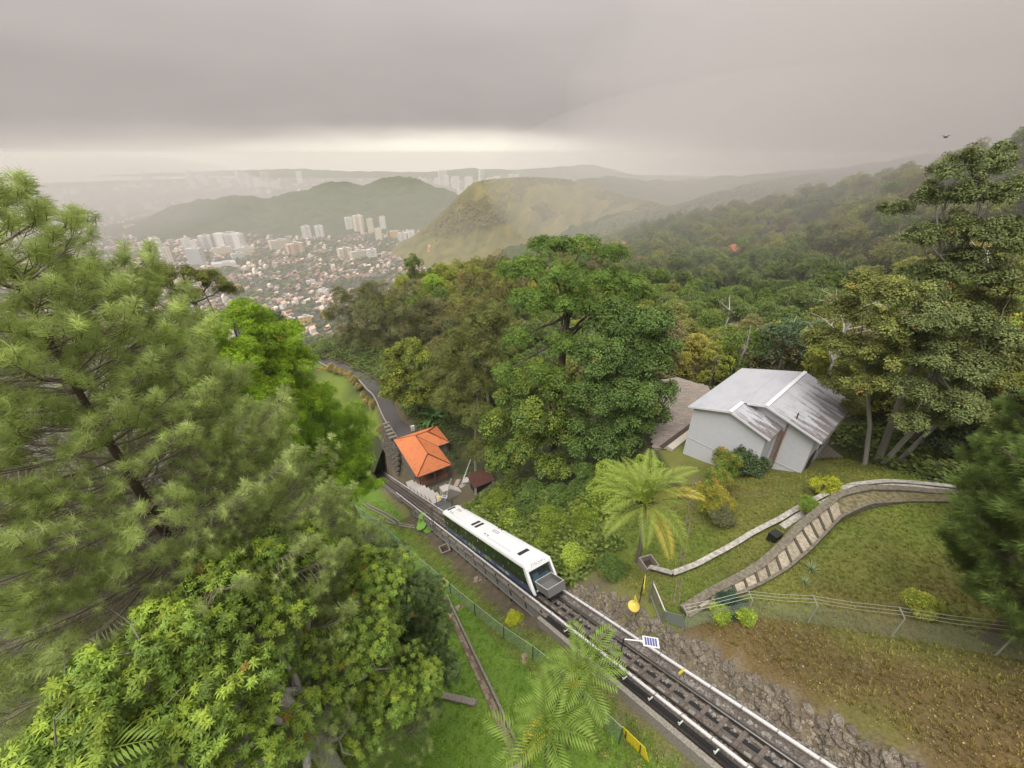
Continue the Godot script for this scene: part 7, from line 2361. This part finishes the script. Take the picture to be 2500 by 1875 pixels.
	tree("broadleaf_tree", "leaning pale-trunked tree at the corner of the grey house", V(40.3, height(40.3, -37.2), -37.2), [[V(36.1, -11.4, -37.4), 2.1], [V(36.0, -11.8, -41.5), 2.3], [V(35.8, -14.9, -43.1), 2.4], [V(35.8, -14.3, -37.7), 2.4], [V(36.0, -18.0, -40.3), 2.3], [V(37.0, -17.2, -36.6), 2.3], [V(35.8, -18.8, -44.3), 2.2], [V(35.6, -20.4, -36.5), 1.9], [V(36.5, -22.4, -41.2), 2.0], [V(38.6, -24.0, -43.0), 1.8], [V(40.5, -26.5, -42.0), 1.9], [V(39.0, -20.0, -40.0), 2.0]], "broad", rleaf2, 0.62, 0.8, pale, 0.22, 0.75, 0.3, 5, "", V(1.6, 0, 0))
	tree("broadleaf_tree", "second leaning pale-trunked tree right of the house-corner one", V(42.2, height(42.2, -37.0), -37.0), [[V(37.6, -13.2, -35.9), 2.2], [V(40.7, -13.4, -35.5), 2.2], [V(38.9, -16.7, -34.5), 2.3], [V(42.1, -17.1, -33.8), 2.3], [V(37.3, -19.6, -34.2), 1.9], [V(40.4, -20.0, -32.7), 2.0], [V(38.2, -22.4, -33.2), 1.5], [V(43.3, -14.4, -33.9), 2.0], [V(41.5, -22.5, -34.5), 1.8], [V(43.5, -20.5, -34.0), 2.0], [V(40.5, -16.0, -38.5), 2.4], [V(39.5, -12.0, -39.5), 2.2]], "broad", rleaf, 0.62, 0.8, pale, 0.24, 0.75, 0.25, 5, "", V(2.2, 0, 0))
	tree("broadleaf_tree", "third pale-trunked tree leaning right beside the dark wood", V(44.6, height(44.6, -37.6), -37.6), [[V(44.0, -15.5, -37.0), 2.3], [V(46.0, -13.5, -38.0), 2.3], [V(47.0, -17.0, -36.0), 2.4], [V(44.8, -19.0, -35.0), 2.2], [V(48.0, -14.0, -35.0), 2.2], [V(45.5, -10.5, -37.5), 2.2], [V(43.8, -12.5, -40.0), 2.3], [V(47.5, -20.0, -36.5), 2.2], [V(46.0, -22.5, -34.5), 1.8]], "broad", rleaf2, 0.62, 0.8, pale, 0.22, 0.75, 0.3, 4, "", V(2.0, 0, 0.5))
	tree("broadleaf_tree", "very dark tree behind the right-hand pale trunks", V(48.6, height(48.6, -36.0), -36.0), [[V(48.9, -24.0, -38.1), 2.7], [V(49.6, -21.7, -37.2), 2.5], [V(48.9, -25.6, -34.8), 2.4], [V(46.9, -27.2, -36.6), 1.7], [V(51.2, -24.2, -34.9), 2.5], [V(48.5, -26.0, -31.8), 2.1], [V(52, -20, -33), 2.6]], "broad", leafy("very dark leaf", 0.045, 0.062, 0.025), 0.9, 0.9, dark, 0.3, 0.85, 0.0, 3)  # one very dark leaf colour for the whole crown
	# bare white branches and snags in the forest
	for q: Array in [[V(32.0, 0, -84.0), 15.0, "dead white tree forking above the crowns behind the paved court"], [V(60.0, 0, -110.0), 17.0, "pale trunk with a few limbs standing in the valley forest"], [V(44.5, 0, -52.0), 19.0, "bare grey snag among the trees right of the grey house"], [V(52.0, 0, -46.0), 22.0, "leafless pale tree spreading at the right under the tall open tree"], [V(20.0, 0, -92.0), 14.0, "dead bleached tree between the tallest tree and the valley"]]:
		var p := place(q[0].x, q[0].z)
		var o := thing("dead_tree", q[2], "tree", p)
		var b := MB.new()
		var h: float = q[1]
		b.tube([V(0, -0.5, 0), V(0.3, h * 0.4, 0), V(-0.2, h * 0.7, 0.2), V(0.1, h, 0)], [0.30, 0.24, 0.15, 0.04], 7)
		part("trunk", b.smooth(), mat("dead wood", 0.50, 0.47, 0.42, 0.9), o)
		var lb := MB.new()
		for i in 12:
			var y := h * rng.randf_range(0.45, 0.95)
			var a := rng.randf() * TAU
			limb(lb, V(0, y, 0), V(cos(a) * h * 0.22, y + h * rng.randf_range(0.05, 0.22), sin(a) * h * 0.22), 0.10, 0.025, -0.3, 4)
		part("limbs", lb.done(), mat("dead wood", 0.5, 0.47, 0.42), o)

func build_plants() -> void:
	# palms
	var coco := leafy("coconut frond", 0.165, 0.21, 0.042, 0.35, 0.45)
	var coco_old := leafy("old frond", 0.30, 0.25, 0.05, 0.35)
	palm("coconut_palm", "coconut palm with long yellow-green fronds at the lawn's corner", place(11.7, -25.9), 7.2, V(-0.3, 0, -0.2), 5.2, 22, 1.0, 0.032, 36, coco, coco_old, 0.2, grained("palm trunk", 0.26, 0.22, 0.17, 0.95, 1.5, 0.5, 4.0))
	var areca := leafy("areca frond", 0.115, 0.17, 0.032, 0.3, 0.6)
	var areca_old := leafy("yellow frond", 0.40, 0.32, 0.04, 0.35)
	var ring := grained("areca stem", 0.22, 0.24, 0.10, 0.7, 2.0, 0.6, 2.0)
	palm("areca_palm", "cluster of feathery palms standing right of the bright lawn in front of the track", place(3.3, -11.3), 8.6, V(0.1, 0, 0.2), 2.4, 9, 0.66, 0.042, 14, areca, areca_old, 0.07, ring, 3, "feathery palms at the bottom of the view")
	palm("areca_palm", "cluster of feathery palms with yellow tips at the bottom edge", place(1.6, -8.9), 8.4, V(0, 0, 0.1), 2.5, 9, 0.70, 0.045, 14, areca, areca_old, 0.07, ring, 3, "feathery palms at the bottom of the view")
	palm("areca_palm", "single feathery palm at the bottom left corner", V(-9.9, height(-9.9, -3.6), -3.6), -11.9 - height(-9.9, -3.6), V(0, 0, 0), 2.2, 9, 0.55, 0.035, 17, areca, areca_old, 0.07, ring, 1, "feathery palms at the bottom of the view")
	# big-leaved clump behind the station
	var ban := thing("banana_clump", "clump of huge dark green leaves behind the orange roof", "plant", place(-20.0, -88.5))
	var bl := leafy("banana leaf", 0.05, 0.105, 0.03, 0.35, 0.35)
	var blade := MB.new()
	for i in 9:
		var u0 := i / 9.0
		var u1 := (i + 1) / 9.0
		var w0 := 0.62 * sin(clampf(u0 * 3.0 + 0.12, 0, PI))
		var w1 := 0.62 * sin(clampf(u1 * 3.0 + 0.12, 0, PI)) if i < 8 else 0.0
		var y0 := 3.4 * u0 - 2.4 * u0 * u0 * u0
		var y1 := 3.4 * u1 - 2.4 * u1 * u1 * u1
		for s: float in [-1.0, 1.0]:
			blade.col = Color(1, 1, 1) * (1.0 + 0.12 * s)
			blade.quad(V(0, y0, u0 * 3.6), V(s * w0, y0 + 0.2 * w0, u0 * 3.6 + 0.1), V(s * w1, y1 + 0.2 * w1, u1 * 3.6 + 0.1), V(0, y1, u1 * 3.6))
	var bm := blade.done()
	for i in 22:
		part("leaf", bm, bl, ban, Transform3D(Basis(Vector3.UP, i * 2.4) * Basis(Vector3.RIGHT, rng.randf_range(-0.75, 0.25)).scaled(Vector3.ONE * rng.randf_range(0.9, 1.35)), V(rng.randf_range(-0.8, 0.8), 0.4, rng.randf_range(-0.8, 0.8))))
	# shrubs on the lawn
	var croton := leafy("croton leaf", 0.115, 0.165, 0.03)
	var orange := leafy("orange shoot", 0.32, 0.16, 0.045)
	shrub("coloured_shrub", "pointed green and orange shrub against the grey house wall", "shrub", place(24.2, -37.2), 1.7, 4.6, "fine", croton, 0.55, 0.2, "", orange)
	shrub("coloured_shrub", "smaller green and orange shrub in front of the pointed one", "shrub", place(22.3, -34.7), 1.5, 3.4, "fine", croton, 0.55, 0.2, "", orange)
	shrub("coloured_shrub", "round yellow-green and orange shrub nearest the coconut palm", "shrub", place(20.4, -30.9), 1.8, 3.2, "fine", leafy("croton yellow", 0.17, 0.19, 0.03), 0.55, 0.4, "", orange)
	shrub("grey_shrub", "low grey-green shrub below the round coloured one", "shrub", place(20.3, -28.9), 1.3, 1.6, "fine", leafy("grey shrub leaf", 0.11, 0.115, 0.06), 0.5, 0.1)
	shrub("dark_shrub", "dark green bush right of the coloured shrubs under the house's lower roof", "shrub", place(27.6, -38.2), 1.9, 3.6, "broad", leafy("dark shrub leaf", 0.055, 0.085, 0.035), 0.7, 0.15)
	shrub("dark_shrub", "narrow dark bush left of the house wall beside the pointed shrub", "shrub", place(25.6, -38.8), 0.8, 3.4, "fine", leafy("dark shrub leaf", 0.055, 0.085, 0.035), 0.5, 0.1)
	shrub("round_bush", "clipped round green bush on the curved wall beside the stairs", "shrub", place(26.3, -26.9), 1.15, 1.7, "tiny", leafy("bush leaf", 0.125, 0.19, 0.03), 0.45, 0.2)
	shrub("yellow_bush", "flat yellow-green bush by the short pale post", "shrub", place(30.6, -30.6), 1.3, 1.7, "fine", leafy("yellow bush leaf", 0.30, 0.33, 0.03), 0.5, 0.3)
	shrub("conifer_bush", "dark bluish conifer bush at the wire fence beside the stairs", "shrub", place(15.1, -17.9), 1.15, 1.6, "tiny", leafy("conifer leaf", 0.035, 0.065, 0.042), 0.4, 0.0)
	shrub("green_shrub", "light green shrub climbing the wire fence beside the dark conifer bush", "shrub", place(14.2, -17.3), 0.6, 1.2, "fine", leafy("light shrub leaf", 0.20, 0.27, 0.04), 0.45, 0.3)
	shrub("green_shrub", "small fresh green shrub at the foot of the wire fence's second post", "shrub", place(15.6, -16.8), 0.55, 0.9, "fine", leafy("light shrub leaf", 0.2, 0.27, 0.04), 0.45, 0.3)
	shrub("green_shrub", "pale green shrub under the right-hand pine on the lawn", "shrub", place(24.6, -15.3), 0.9, 1.3, "fine", leafy("pale shrub leaf", 0.28, 0.32, 0.06), 0.5, 0.3)
	shrub("green_shrub", "leafy shrub on the slope right of the train's front", "shrub", place(6.4, -28.3), 1.3, 2.2, "broad", leafy("light shrub leaf", 0.2, 0.27, 0.04), 0.6, 0.3)
	shrub("green_shrub", "dark green shrub below the coconut palm beside the track", "shrub", place(9.0, -24.6), 1.3, 1.7, "fine", leafy("mid shrub leaf", 0.075, 0.12, 0.03), 0.5, 0.2)
	shrub("green_shrub", "rounded yellow-green bush tucked under the viaduct near the train's front", "shrub", place(0.2, -23.2), 0.8, 1.1, "tiny", leafy("yellow bush leaf", 0.3, 0.33, 0.03), 0.4, 0.2)
	shrub("green_shrub", "small yellow palm-like shrub by the chain-link fence", "shrub", place(-8.3, -31.4), 0.6, 1.1, "rosette", leafy("pale shrub leaf", 0.28, 0.32, 0.06), 0.6, 0.3)
	# thicket right of the train
	var k := 0
	for q: Array in [[8.0, -33.0, 2.0], [11.0, -36.0, 2.4], [5.0, -36.0, 2.0], [2.0, -42.0, 2.2], [6.0, -40.0, 2.4], [12.5, -39.5, 2.4], [-2.0, -46.0, 2.2], [16.5, -40.0, 2.0], [9.5, -42.0, 2.6], [3.0, -45.5, 2.2], [15.0, -36.5, 1.8], [0.0, -40.5, 1.6], [4.0, -33.0, 1.3]]:
		var names := ["bright green thicket bush right of the train roof", "tall thicket bush behind the coconut palm", "thicket bush beside the middle of the train", "bush under the fresh-leaved tree by the train's far end", "bush between the train and the dark broad tree", "bush at the foot of the broad dark tree", "bush beside the ramp behind the train", "bush at the corner of the paved court", "large bush in the shade under the broad tree", "bush under the pale trunks of the fresh-leaved tree", "bush at the lawn's end under the court", "low bush beside the train's far roof end", "low bush beside the train's windscreen"]
		shrub("thicket_bush", names[k], "shrub", place(q[0], q[1]), q[2], q[2] * 1.25, ["fine", "broad"][k % 2], [leafy("thicket light", 0.14, 0.20, 0.03), leafy("mid shrub leaf", 0.08, 0.12, 0.03)][1 if k in [4, 8, 9, 3] else 0], 0.75, 0.3, "bushes of the thicket right of the track")
		k += 1
	# spiky rosettes beside the stairs
	var ag := leafy("agave leaf", 0.16, 0.20, 0.10, 0.2, 0.5)
	var spike := MB.new()
	for i in 26:
		var a := i * 2.4
		var e := 0.2 + 1.1 * (i / 26.0)
		var d := V(cos(a) * cos(e), sin(e), sin(a) * cos(e))
		var s := d.cross(Vector3.UP).normalized() * 0.05
		spike.col = Color(1, 1, 1) * rng.randf_range(0.75, 1.25)
		spike.tri(-s, s, d * rng.randf_range(0.7, 0.95))
	for q: Array in [[22.3, -20.4, 1.0, "larger spiky agave right beside the garden stairs"], [21.1, -19.3, 0.75, "smaller spiky plant below the larger agave"], [44.0, -33.5, 1.6, "fern-like spiky plant in the shade at the edge of the right wood"]]:
		var o := thing("agave", q[3], "plant", place(q[0], q[1], 0.05))
		part("leaves", spike.done(), ag, o, Transform3D(Basis().scaled(Vector3.ONE * float(q[2])), Vector3.ZERO))
	# big round leaves by the viaduct
	var taro := thing("taro_plant", "clump of big round leaves beside the viaduct", "plant", place(-14.6, -49.2))
	var disc := MB.new()
	for i in 8:
		var a0 := TAU * i / 8.0
		var a1 := TAU * (i + 1) / 8.0
		disc.tri(V(0, 0, 0), V(cos(a0) * 0.75, 0.12, sin(a0) * 0.9), V(cos(a1) * 0.75, 0.12, sin(a1) * 0.9))
	var dm := disc.done()
	for i in 12:
		var p := V(rng.randf_range(-1.3, 1.3), rng.randf_range(0.7, 1.7), rng.randf_range(-1.3, 1.3))
		part("leaf", dm, leafy("taro leaf", 0.12, 0.23, 0.04, 0.35, 0.4), taro, Transform3D(Basis.from_euler(V(rng.randf_range(-0.4, 0.4), rng.randf() * 6, rng.randf_range(-0.4, 0.4))), p))
	# grass and fallen leaves
	var blade2 := MB.new()
	for i in 9:
		var a := rng.randf() * TAU
		var p := V(cos(a), 0, sin(a)) * rng.randf() * 0.16
		var d := V(cos(a) * 0.5 + rng.randf_range(-0.3, 0.3), 1.0, sin(a) * 0.5 + rng.randf_range(-0.3, 0.3)).normalized()
		var g := rng.randf_range(0.75, 1.25)
		blade2.col = Color(g, g, g)
		blade2.tri(p + V(0.025, 0, 0.01), p - V(0.025, 0, 0.01), p + d * rng.randf_range(0.12, 0.26))
	var tuft := blade2.done()
	var where := []
	var tints := []
	for i in 26000:
		var x := rng.randf_range(-36, 9)
		var z := rng.randf_range(-68, -6)
		var q := V(x, 0, z) - V(C0.x, 0, C0.z)
		var s := q.dot(TN)
		var t := q.dot(TH) / 0.8743
		if s > -2.7 or s < -15.0 or (t < 78.0 and t > 32.0 and s > -3.6): continue
		if t > 60.0 and i % 2: continue
		where.append(Transform3D(Basis(Vector3.UP, rng.randf() * 6).scaled(Vector3.ONE * rng.randf_range(0.7, 1.4)), place(x, z, -0.01)))
		tints.append(Color(0.13, 0.26, 0.02).lerp(Color(0.22, 0.33, 0.04), rng.randf()) * rng.randf_range(0.7, 1.2))
	var gm := leafy("grass blade", 0.8, 0.8, 0.8, 0.3, 0.7)
	tag(multi("lawn_grass", tuft, gm, where, tints, self), "bright green grass of the lawn left of the track", "grass", "", "stuff")
	where = []
	tints = []
	for i in 52000:
		var x := rng.randf_range(8, 46)
		var z := rng.randf_range(-45, -3)
		var q := V(x, 0, z) - V(C0.x, 0, C0.z)
		var s := q.dot(TN)
		if s < 4.4 or (z < -37.0 and x < 38.0): continue
		var f := beyond_fence(x, z)
		var c := ground_colour(x, z)
		where.append(Transform3D(Basis(Vector3.UP, rng.randf() * 6).scaled(Vector3.ONE * rng.randf_range(0.5, 1.0)), place(x, z, -0.01)))
		tints.append(c.lerp(Color(0.18, 0.19, 0.04), 0.3) * rng.randf_range(0.6, 1.4))
	tag(multi("dry_grass", tuft, gm, where, tints, self), "short dry olive grass of the lawns and slope right of the track", "grass", "", "stuff")
	var lf := MB.new()
	lf.leaf(V(-0.05, 0, 0), V(0.10, 0.02, 0), V(0, 0.01, 0.03))
	where = []
	tints = []
	for i in 9000:
		var x := rng.randf_range(9, 34)
		var z := rng.randf_range(-26, -4)
		if beyond_fence(x, z) > 0.4 and i % 5: continue
		var q := V(x, 0, z) - V(C0.x, 0, C0.z)
		if q.dot(TN) < 4.0: continue
		where.append(Transform3D(Basis.from_euler(V(rng.randf_range(-0.6, 0.6), rng.randf() * 6, rng.randf_range(-0.6, 0.6))).scaled(Vector3.ONE * rng.randf_range(0.6, 1.3)), place(x, z, 0.05)))
		tints.append([Color(0.34, 0.26, 0.13), Color(0.24, 0.15, 0.06), Color(0.14, 0.09, 0.04), Color(0.26, 0.24, 0.09), Color(0.16, 0.17, 0.05)][rng.randi() % 5] * rng.randf_range(0.7, 1.2))
	tag(multi("leaf_litter", lf.done(), gm, where, tints, self), "fallen dry leaves scattered over the brown slope", "leaves", "", "stuff")
	# weeds on the strip below the kerb wall and under the viaduct
	where = []
	tints = []
	for i in 2600:
		var t := rng.randf_range(2, 78)
		var s := rng.randf_range(-5.5, -2.8) if i % 3 else rng.randf_range(2.2, 5.0)
		if s > 0 and t < 34: continue
		var p := on_track(t, s)
		where.append(Transform3D(facing(V(rng.randf() - 0.5, 1.2, rng.randf() - 0.5), rng.randf() * 6).scaled(Vector3.ONE * rng.randf_range(0.25, 0.6)), place(p.x, p.z, 0.12)))
		tints.append(Color(0.12, 0.15, 0.03).lerp(Color(0.22, 0.22, 0.07), rng.randf()) * rng.randf_range(0.6, 1.2))
	tag(multi("weeds", spray("fine"), gm, where, tints, self), "rough weeds along both sides of the track", "weeds", "", "stuff")
	# undergrowth at the wood's edge behind the lawn and on the hillside
	where = []
	tints = []
	for i in 5200:
		var x := rng.randf_range(-62, 62)
		var z := rng.randf_range(-150, -30)
		if i % 4 == 0:
			x = rng.randf_range(36, 60)
			z = rng.randf_range(-50, -28)
		var c := ground_colour(x, z) if x > near_from.x and z > near_from.y else Color(0.05, 0.06, 0.02)
		var q := V(x, 0, z) - V(C0.x, 0, C0.z)
		var s := q.dot(TN)
		if absf(s) < 5.5: continue
		if c.g > 0.115: continue
		if x > 17 and x < 45 and z > -66 and z < -36: continue
		if x > -48 and x < -17 and z < -78 and z > -118 and s < 2.0: continue
		where.append(Transform3D(facing(V(rng.randf() - 0.5, 1.4, rng.randf() - 0.5), rng.randf() * 6).scaled(Vector3.ONE * rng.randf_range(0.8, 2.0)), place(x, z, 0.35)))
		tints.append(Color(0.05, 0.075, 0.02).lerp(Color(0.12, 0.15, 0.035), rng.randf()) * rng.randf_range(0.7, 1.3))
	for i in 1500:
		var t := rng.randf_range(33, 66)
		var s := rng.randf_range(3.0, 13.0)
		var p := on_track(t, s)
		if s > 9.0 and t < 38.0: continue
		where.append(Transform3D(facing(V(rng.randf() - 0.5, 1.4, rng.randf() - 0.5), rng.randf() * 6).scaled(Vector3.ONE * rng.randf_range(0.7, 1.8)), place(p.x, p.z, rng.randf_range(0.1, 0.9))))
		tints.append(Color(0.06, 0.095, 0.022).lerp(Color(0.15, 0.19, 0.035), rng.randf()) * rng.randf_range(0.7, 1.3))
	for i in 2600:
		var z := rng.randf_range(-150, -86)
		var x := road_x(z) + rng.randf_range(4.6, 26.0)
		if i % 3 == 0:
			x = rng.randf_range(-84, -58)
			z = rng.randf_range(-190, -137)
		if x > -12.0: continue
		where.append(Transform3D(facing(V(rng.randf() - 0.5, 1.4, rng.randf() - 0.5), rng.randf() * 6).scaled(Vector3.ONE * rng.randf_range(1.2, 2.8)), place(x, z, rng.randf_range(0.2, 1.3))))
		tints.append(Color(0.055, 0.085, 0.022).lerp(Color(0.12, 0.16, 0.035), rng.randf()) * rng.randf_range(0.7, 1.3))
	tag(multi("undergrowth", spray("broad"), gm, where, tints, self), "leafy undergrowth on the floor of the woods", "undergrowth", "", "stuff")
	# a bird over the ridge
	var bird := thing("bird", "small dark bird flying above the misty ridge at the right", "bird", V(61.0, 2.0, -68.0))
	var bb := MB.new()
	bb.tube([V(-0.35, 0, 0), V(-0.1, 0.02, 0), V(0.15, 0.02, 0), V(0.36, 0.0, 0)], [0.02, 0.10, 0.09, 0.02], 6)
	part("body", bb.smooth(), mat("feather dark", 0.03, 0.03, 0.032, 0.8), bird)
	for s: float in [-1.0, 1.0]:
		var wg := MB.new()
		wg.quad(V(-0.1, 0.03, 0), V(0.12, 0.03, 0), V(0.05, 0.25, s * 0.5), V(-0.14, 0.24, s * 0.5))
		wg.tri(V(0.05, 0.25, s * 0.5), V(-0.14, 0.24, s * 0.5), V(-0.2, 0.10, s * 1.0))
		part("wing", wg.done(), mat("feather dark", 0.03, 0.03, 0.03), bird)

# ---------------------------------------------------------------- mist
func mist(label: String, at: Vector3, size: Vector3, density: float) -> FogVolume:
	var f := FogVolume.new()
	f.shape = RenderingServer.FOG_VOLUME_SHAPE_ELLIPSOID
	f.size = size
	var m := FogMaterial.new()
	m.density = density
	m.albedo = Color(0.975, 0.95, 0.935)
	f.material = m
	f.name = numbered("mist_cloud")
	add_child(f)
	f.position = at
	tag(f, label, "", "", "stuff")
	return f

func build_mist() -> void:
	# the ragged edge of the cloud that lies on the ridge: slabs that end one after another
	var edges := [[95.0, -30.0, 120.0, 900.0], [135.0, -18.0, 190.0, 760.0], [175.0, -34.0, 150.0, 640.0], [225.0, -22.0, 230.0, 560.0], [280.0, -12.0, 280.0, 470.0], [350.0, -26.0, 200.0, 420.0]]
	for e: Array in edges:
		var w: float = 860.0 - e[0]
		var f := mist("cloud base lying on the wooded ridge on the right", V(e[0] + w * 0.5, (e[1] + e[2]) * 0.5, 220.0 - e[3] * 0.5 - 110.0), V(w, e[2] - e[1], e[3] + 220.0), 0.0006)
		f.shape = RenderingServer.FOG_VOLUME_SHAPE_BOX
		f.rotation.y = -0.05 * edges.find(e)
	mist("thin mist hanging in the valley behind the grey house", V(190, -20, -330), V(420, 130, 420), 0.0018)
	mist("bright mist veiling the left end of the plain", V(-3000, -250, -2900), V(2600, 560, 2800), 0.0005)
	mist("pale haze lying over the town in the valley", V(-1500, -330, -3000), V(5200, 330, 4600), 0.00022)

# ---------------------------------------------------------------- sky
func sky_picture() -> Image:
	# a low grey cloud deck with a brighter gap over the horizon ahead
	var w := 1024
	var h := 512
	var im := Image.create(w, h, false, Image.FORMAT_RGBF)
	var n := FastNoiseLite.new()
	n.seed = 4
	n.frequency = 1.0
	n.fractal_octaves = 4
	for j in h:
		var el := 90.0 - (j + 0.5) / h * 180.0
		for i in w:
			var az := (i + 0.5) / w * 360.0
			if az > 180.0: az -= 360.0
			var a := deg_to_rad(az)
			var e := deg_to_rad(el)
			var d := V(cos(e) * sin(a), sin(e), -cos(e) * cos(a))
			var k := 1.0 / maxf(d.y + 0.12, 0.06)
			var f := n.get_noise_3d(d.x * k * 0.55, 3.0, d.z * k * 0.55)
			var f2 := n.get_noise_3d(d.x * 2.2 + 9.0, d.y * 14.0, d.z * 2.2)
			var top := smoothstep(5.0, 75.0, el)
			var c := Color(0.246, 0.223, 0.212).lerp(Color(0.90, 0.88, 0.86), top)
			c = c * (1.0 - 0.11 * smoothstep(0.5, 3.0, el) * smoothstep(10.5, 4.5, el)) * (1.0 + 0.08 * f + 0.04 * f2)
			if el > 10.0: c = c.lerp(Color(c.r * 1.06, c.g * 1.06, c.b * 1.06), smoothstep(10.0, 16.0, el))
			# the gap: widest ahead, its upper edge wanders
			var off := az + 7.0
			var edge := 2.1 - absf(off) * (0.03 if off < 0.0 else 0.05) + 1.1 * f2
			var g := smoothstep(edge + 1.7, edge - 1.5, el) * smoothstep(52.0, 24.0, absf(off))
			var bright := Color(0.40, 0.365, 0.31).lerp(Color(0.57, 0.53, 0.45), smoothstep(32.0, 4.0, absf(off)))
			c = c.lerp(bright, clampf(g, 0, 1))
			# bright lit haze below the horizon, painted as one flat colour
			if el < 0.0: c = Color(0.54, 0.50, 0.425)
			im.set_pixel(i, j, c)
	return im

func _ready() -> void:
	rng.seed = 20240
	noise.seed = 11
	noise.frequency = 0.01
	noise.fractal_octaves = 4
	fine_noise.seed = 5
	fine_noise.frequency = 0.03
	# camera
	var cam := Camera3D.new()
	cam.name = "camera"
	add_child(cam)
	cam.position = Vector3.ZERO
	cam.rotation_degrees = V(-29.0, 0, 0)
	cam.fov = rad_to_deg(2.0 * atan(937.5 / 1015.0))
	cam.near = 0.1
	cam.far = 100000.0
	cam.current = true
	# sky, air, exposure
	var env := Environment.new()
	env.background_mode = Environment.BG_SKY
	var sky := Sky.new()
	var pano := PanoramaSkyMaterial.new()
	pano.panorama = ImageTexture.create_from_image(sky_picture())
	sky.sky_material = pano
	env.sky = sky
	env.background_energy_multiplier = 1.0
	env.tonemap_mode = Environment.TONE_MAPPER_LINEAR
	env.tonemap_exposure = 2.05
	env.sdfgi_enabled = true
	env.ssao_enabled = true
	env.ssil_enabled = true
	env.fog_enabled = true
	env.fog_density = 0.00012
	env.fog_light_color = Color(1.0, 0.985, 0.95)
	env.volumetric_fog_enabled = true
	env.volumetric_fog_density = 0.0
	var we := WorldEnvironment.new()
	we.name = "environment"
	we.environment = env
	add_child(we)
	# a veiled sun, high and to the left
	var sun := DirectionalLight3D.new()
	sun.name = "sun"
	add_child(sun)
	sun.rotation_degrees = V(-60, -30, 0)
	sun.light_energy = 0.5
	sun.light_angular_distance = 40.0
	sun.light_color = Color(1.0, 0.975, 0.94)
	sun.shadow_enabled = true

	build_ground()
	build_far()
	build_road()
	build_track()
	build_station()
	build_house()
	build_train()
	build_forest()
	build_trees()
	build_garden()
	build_station_yard()
	build_fences()
	build_signs()
	build_plants()
	build_mist()
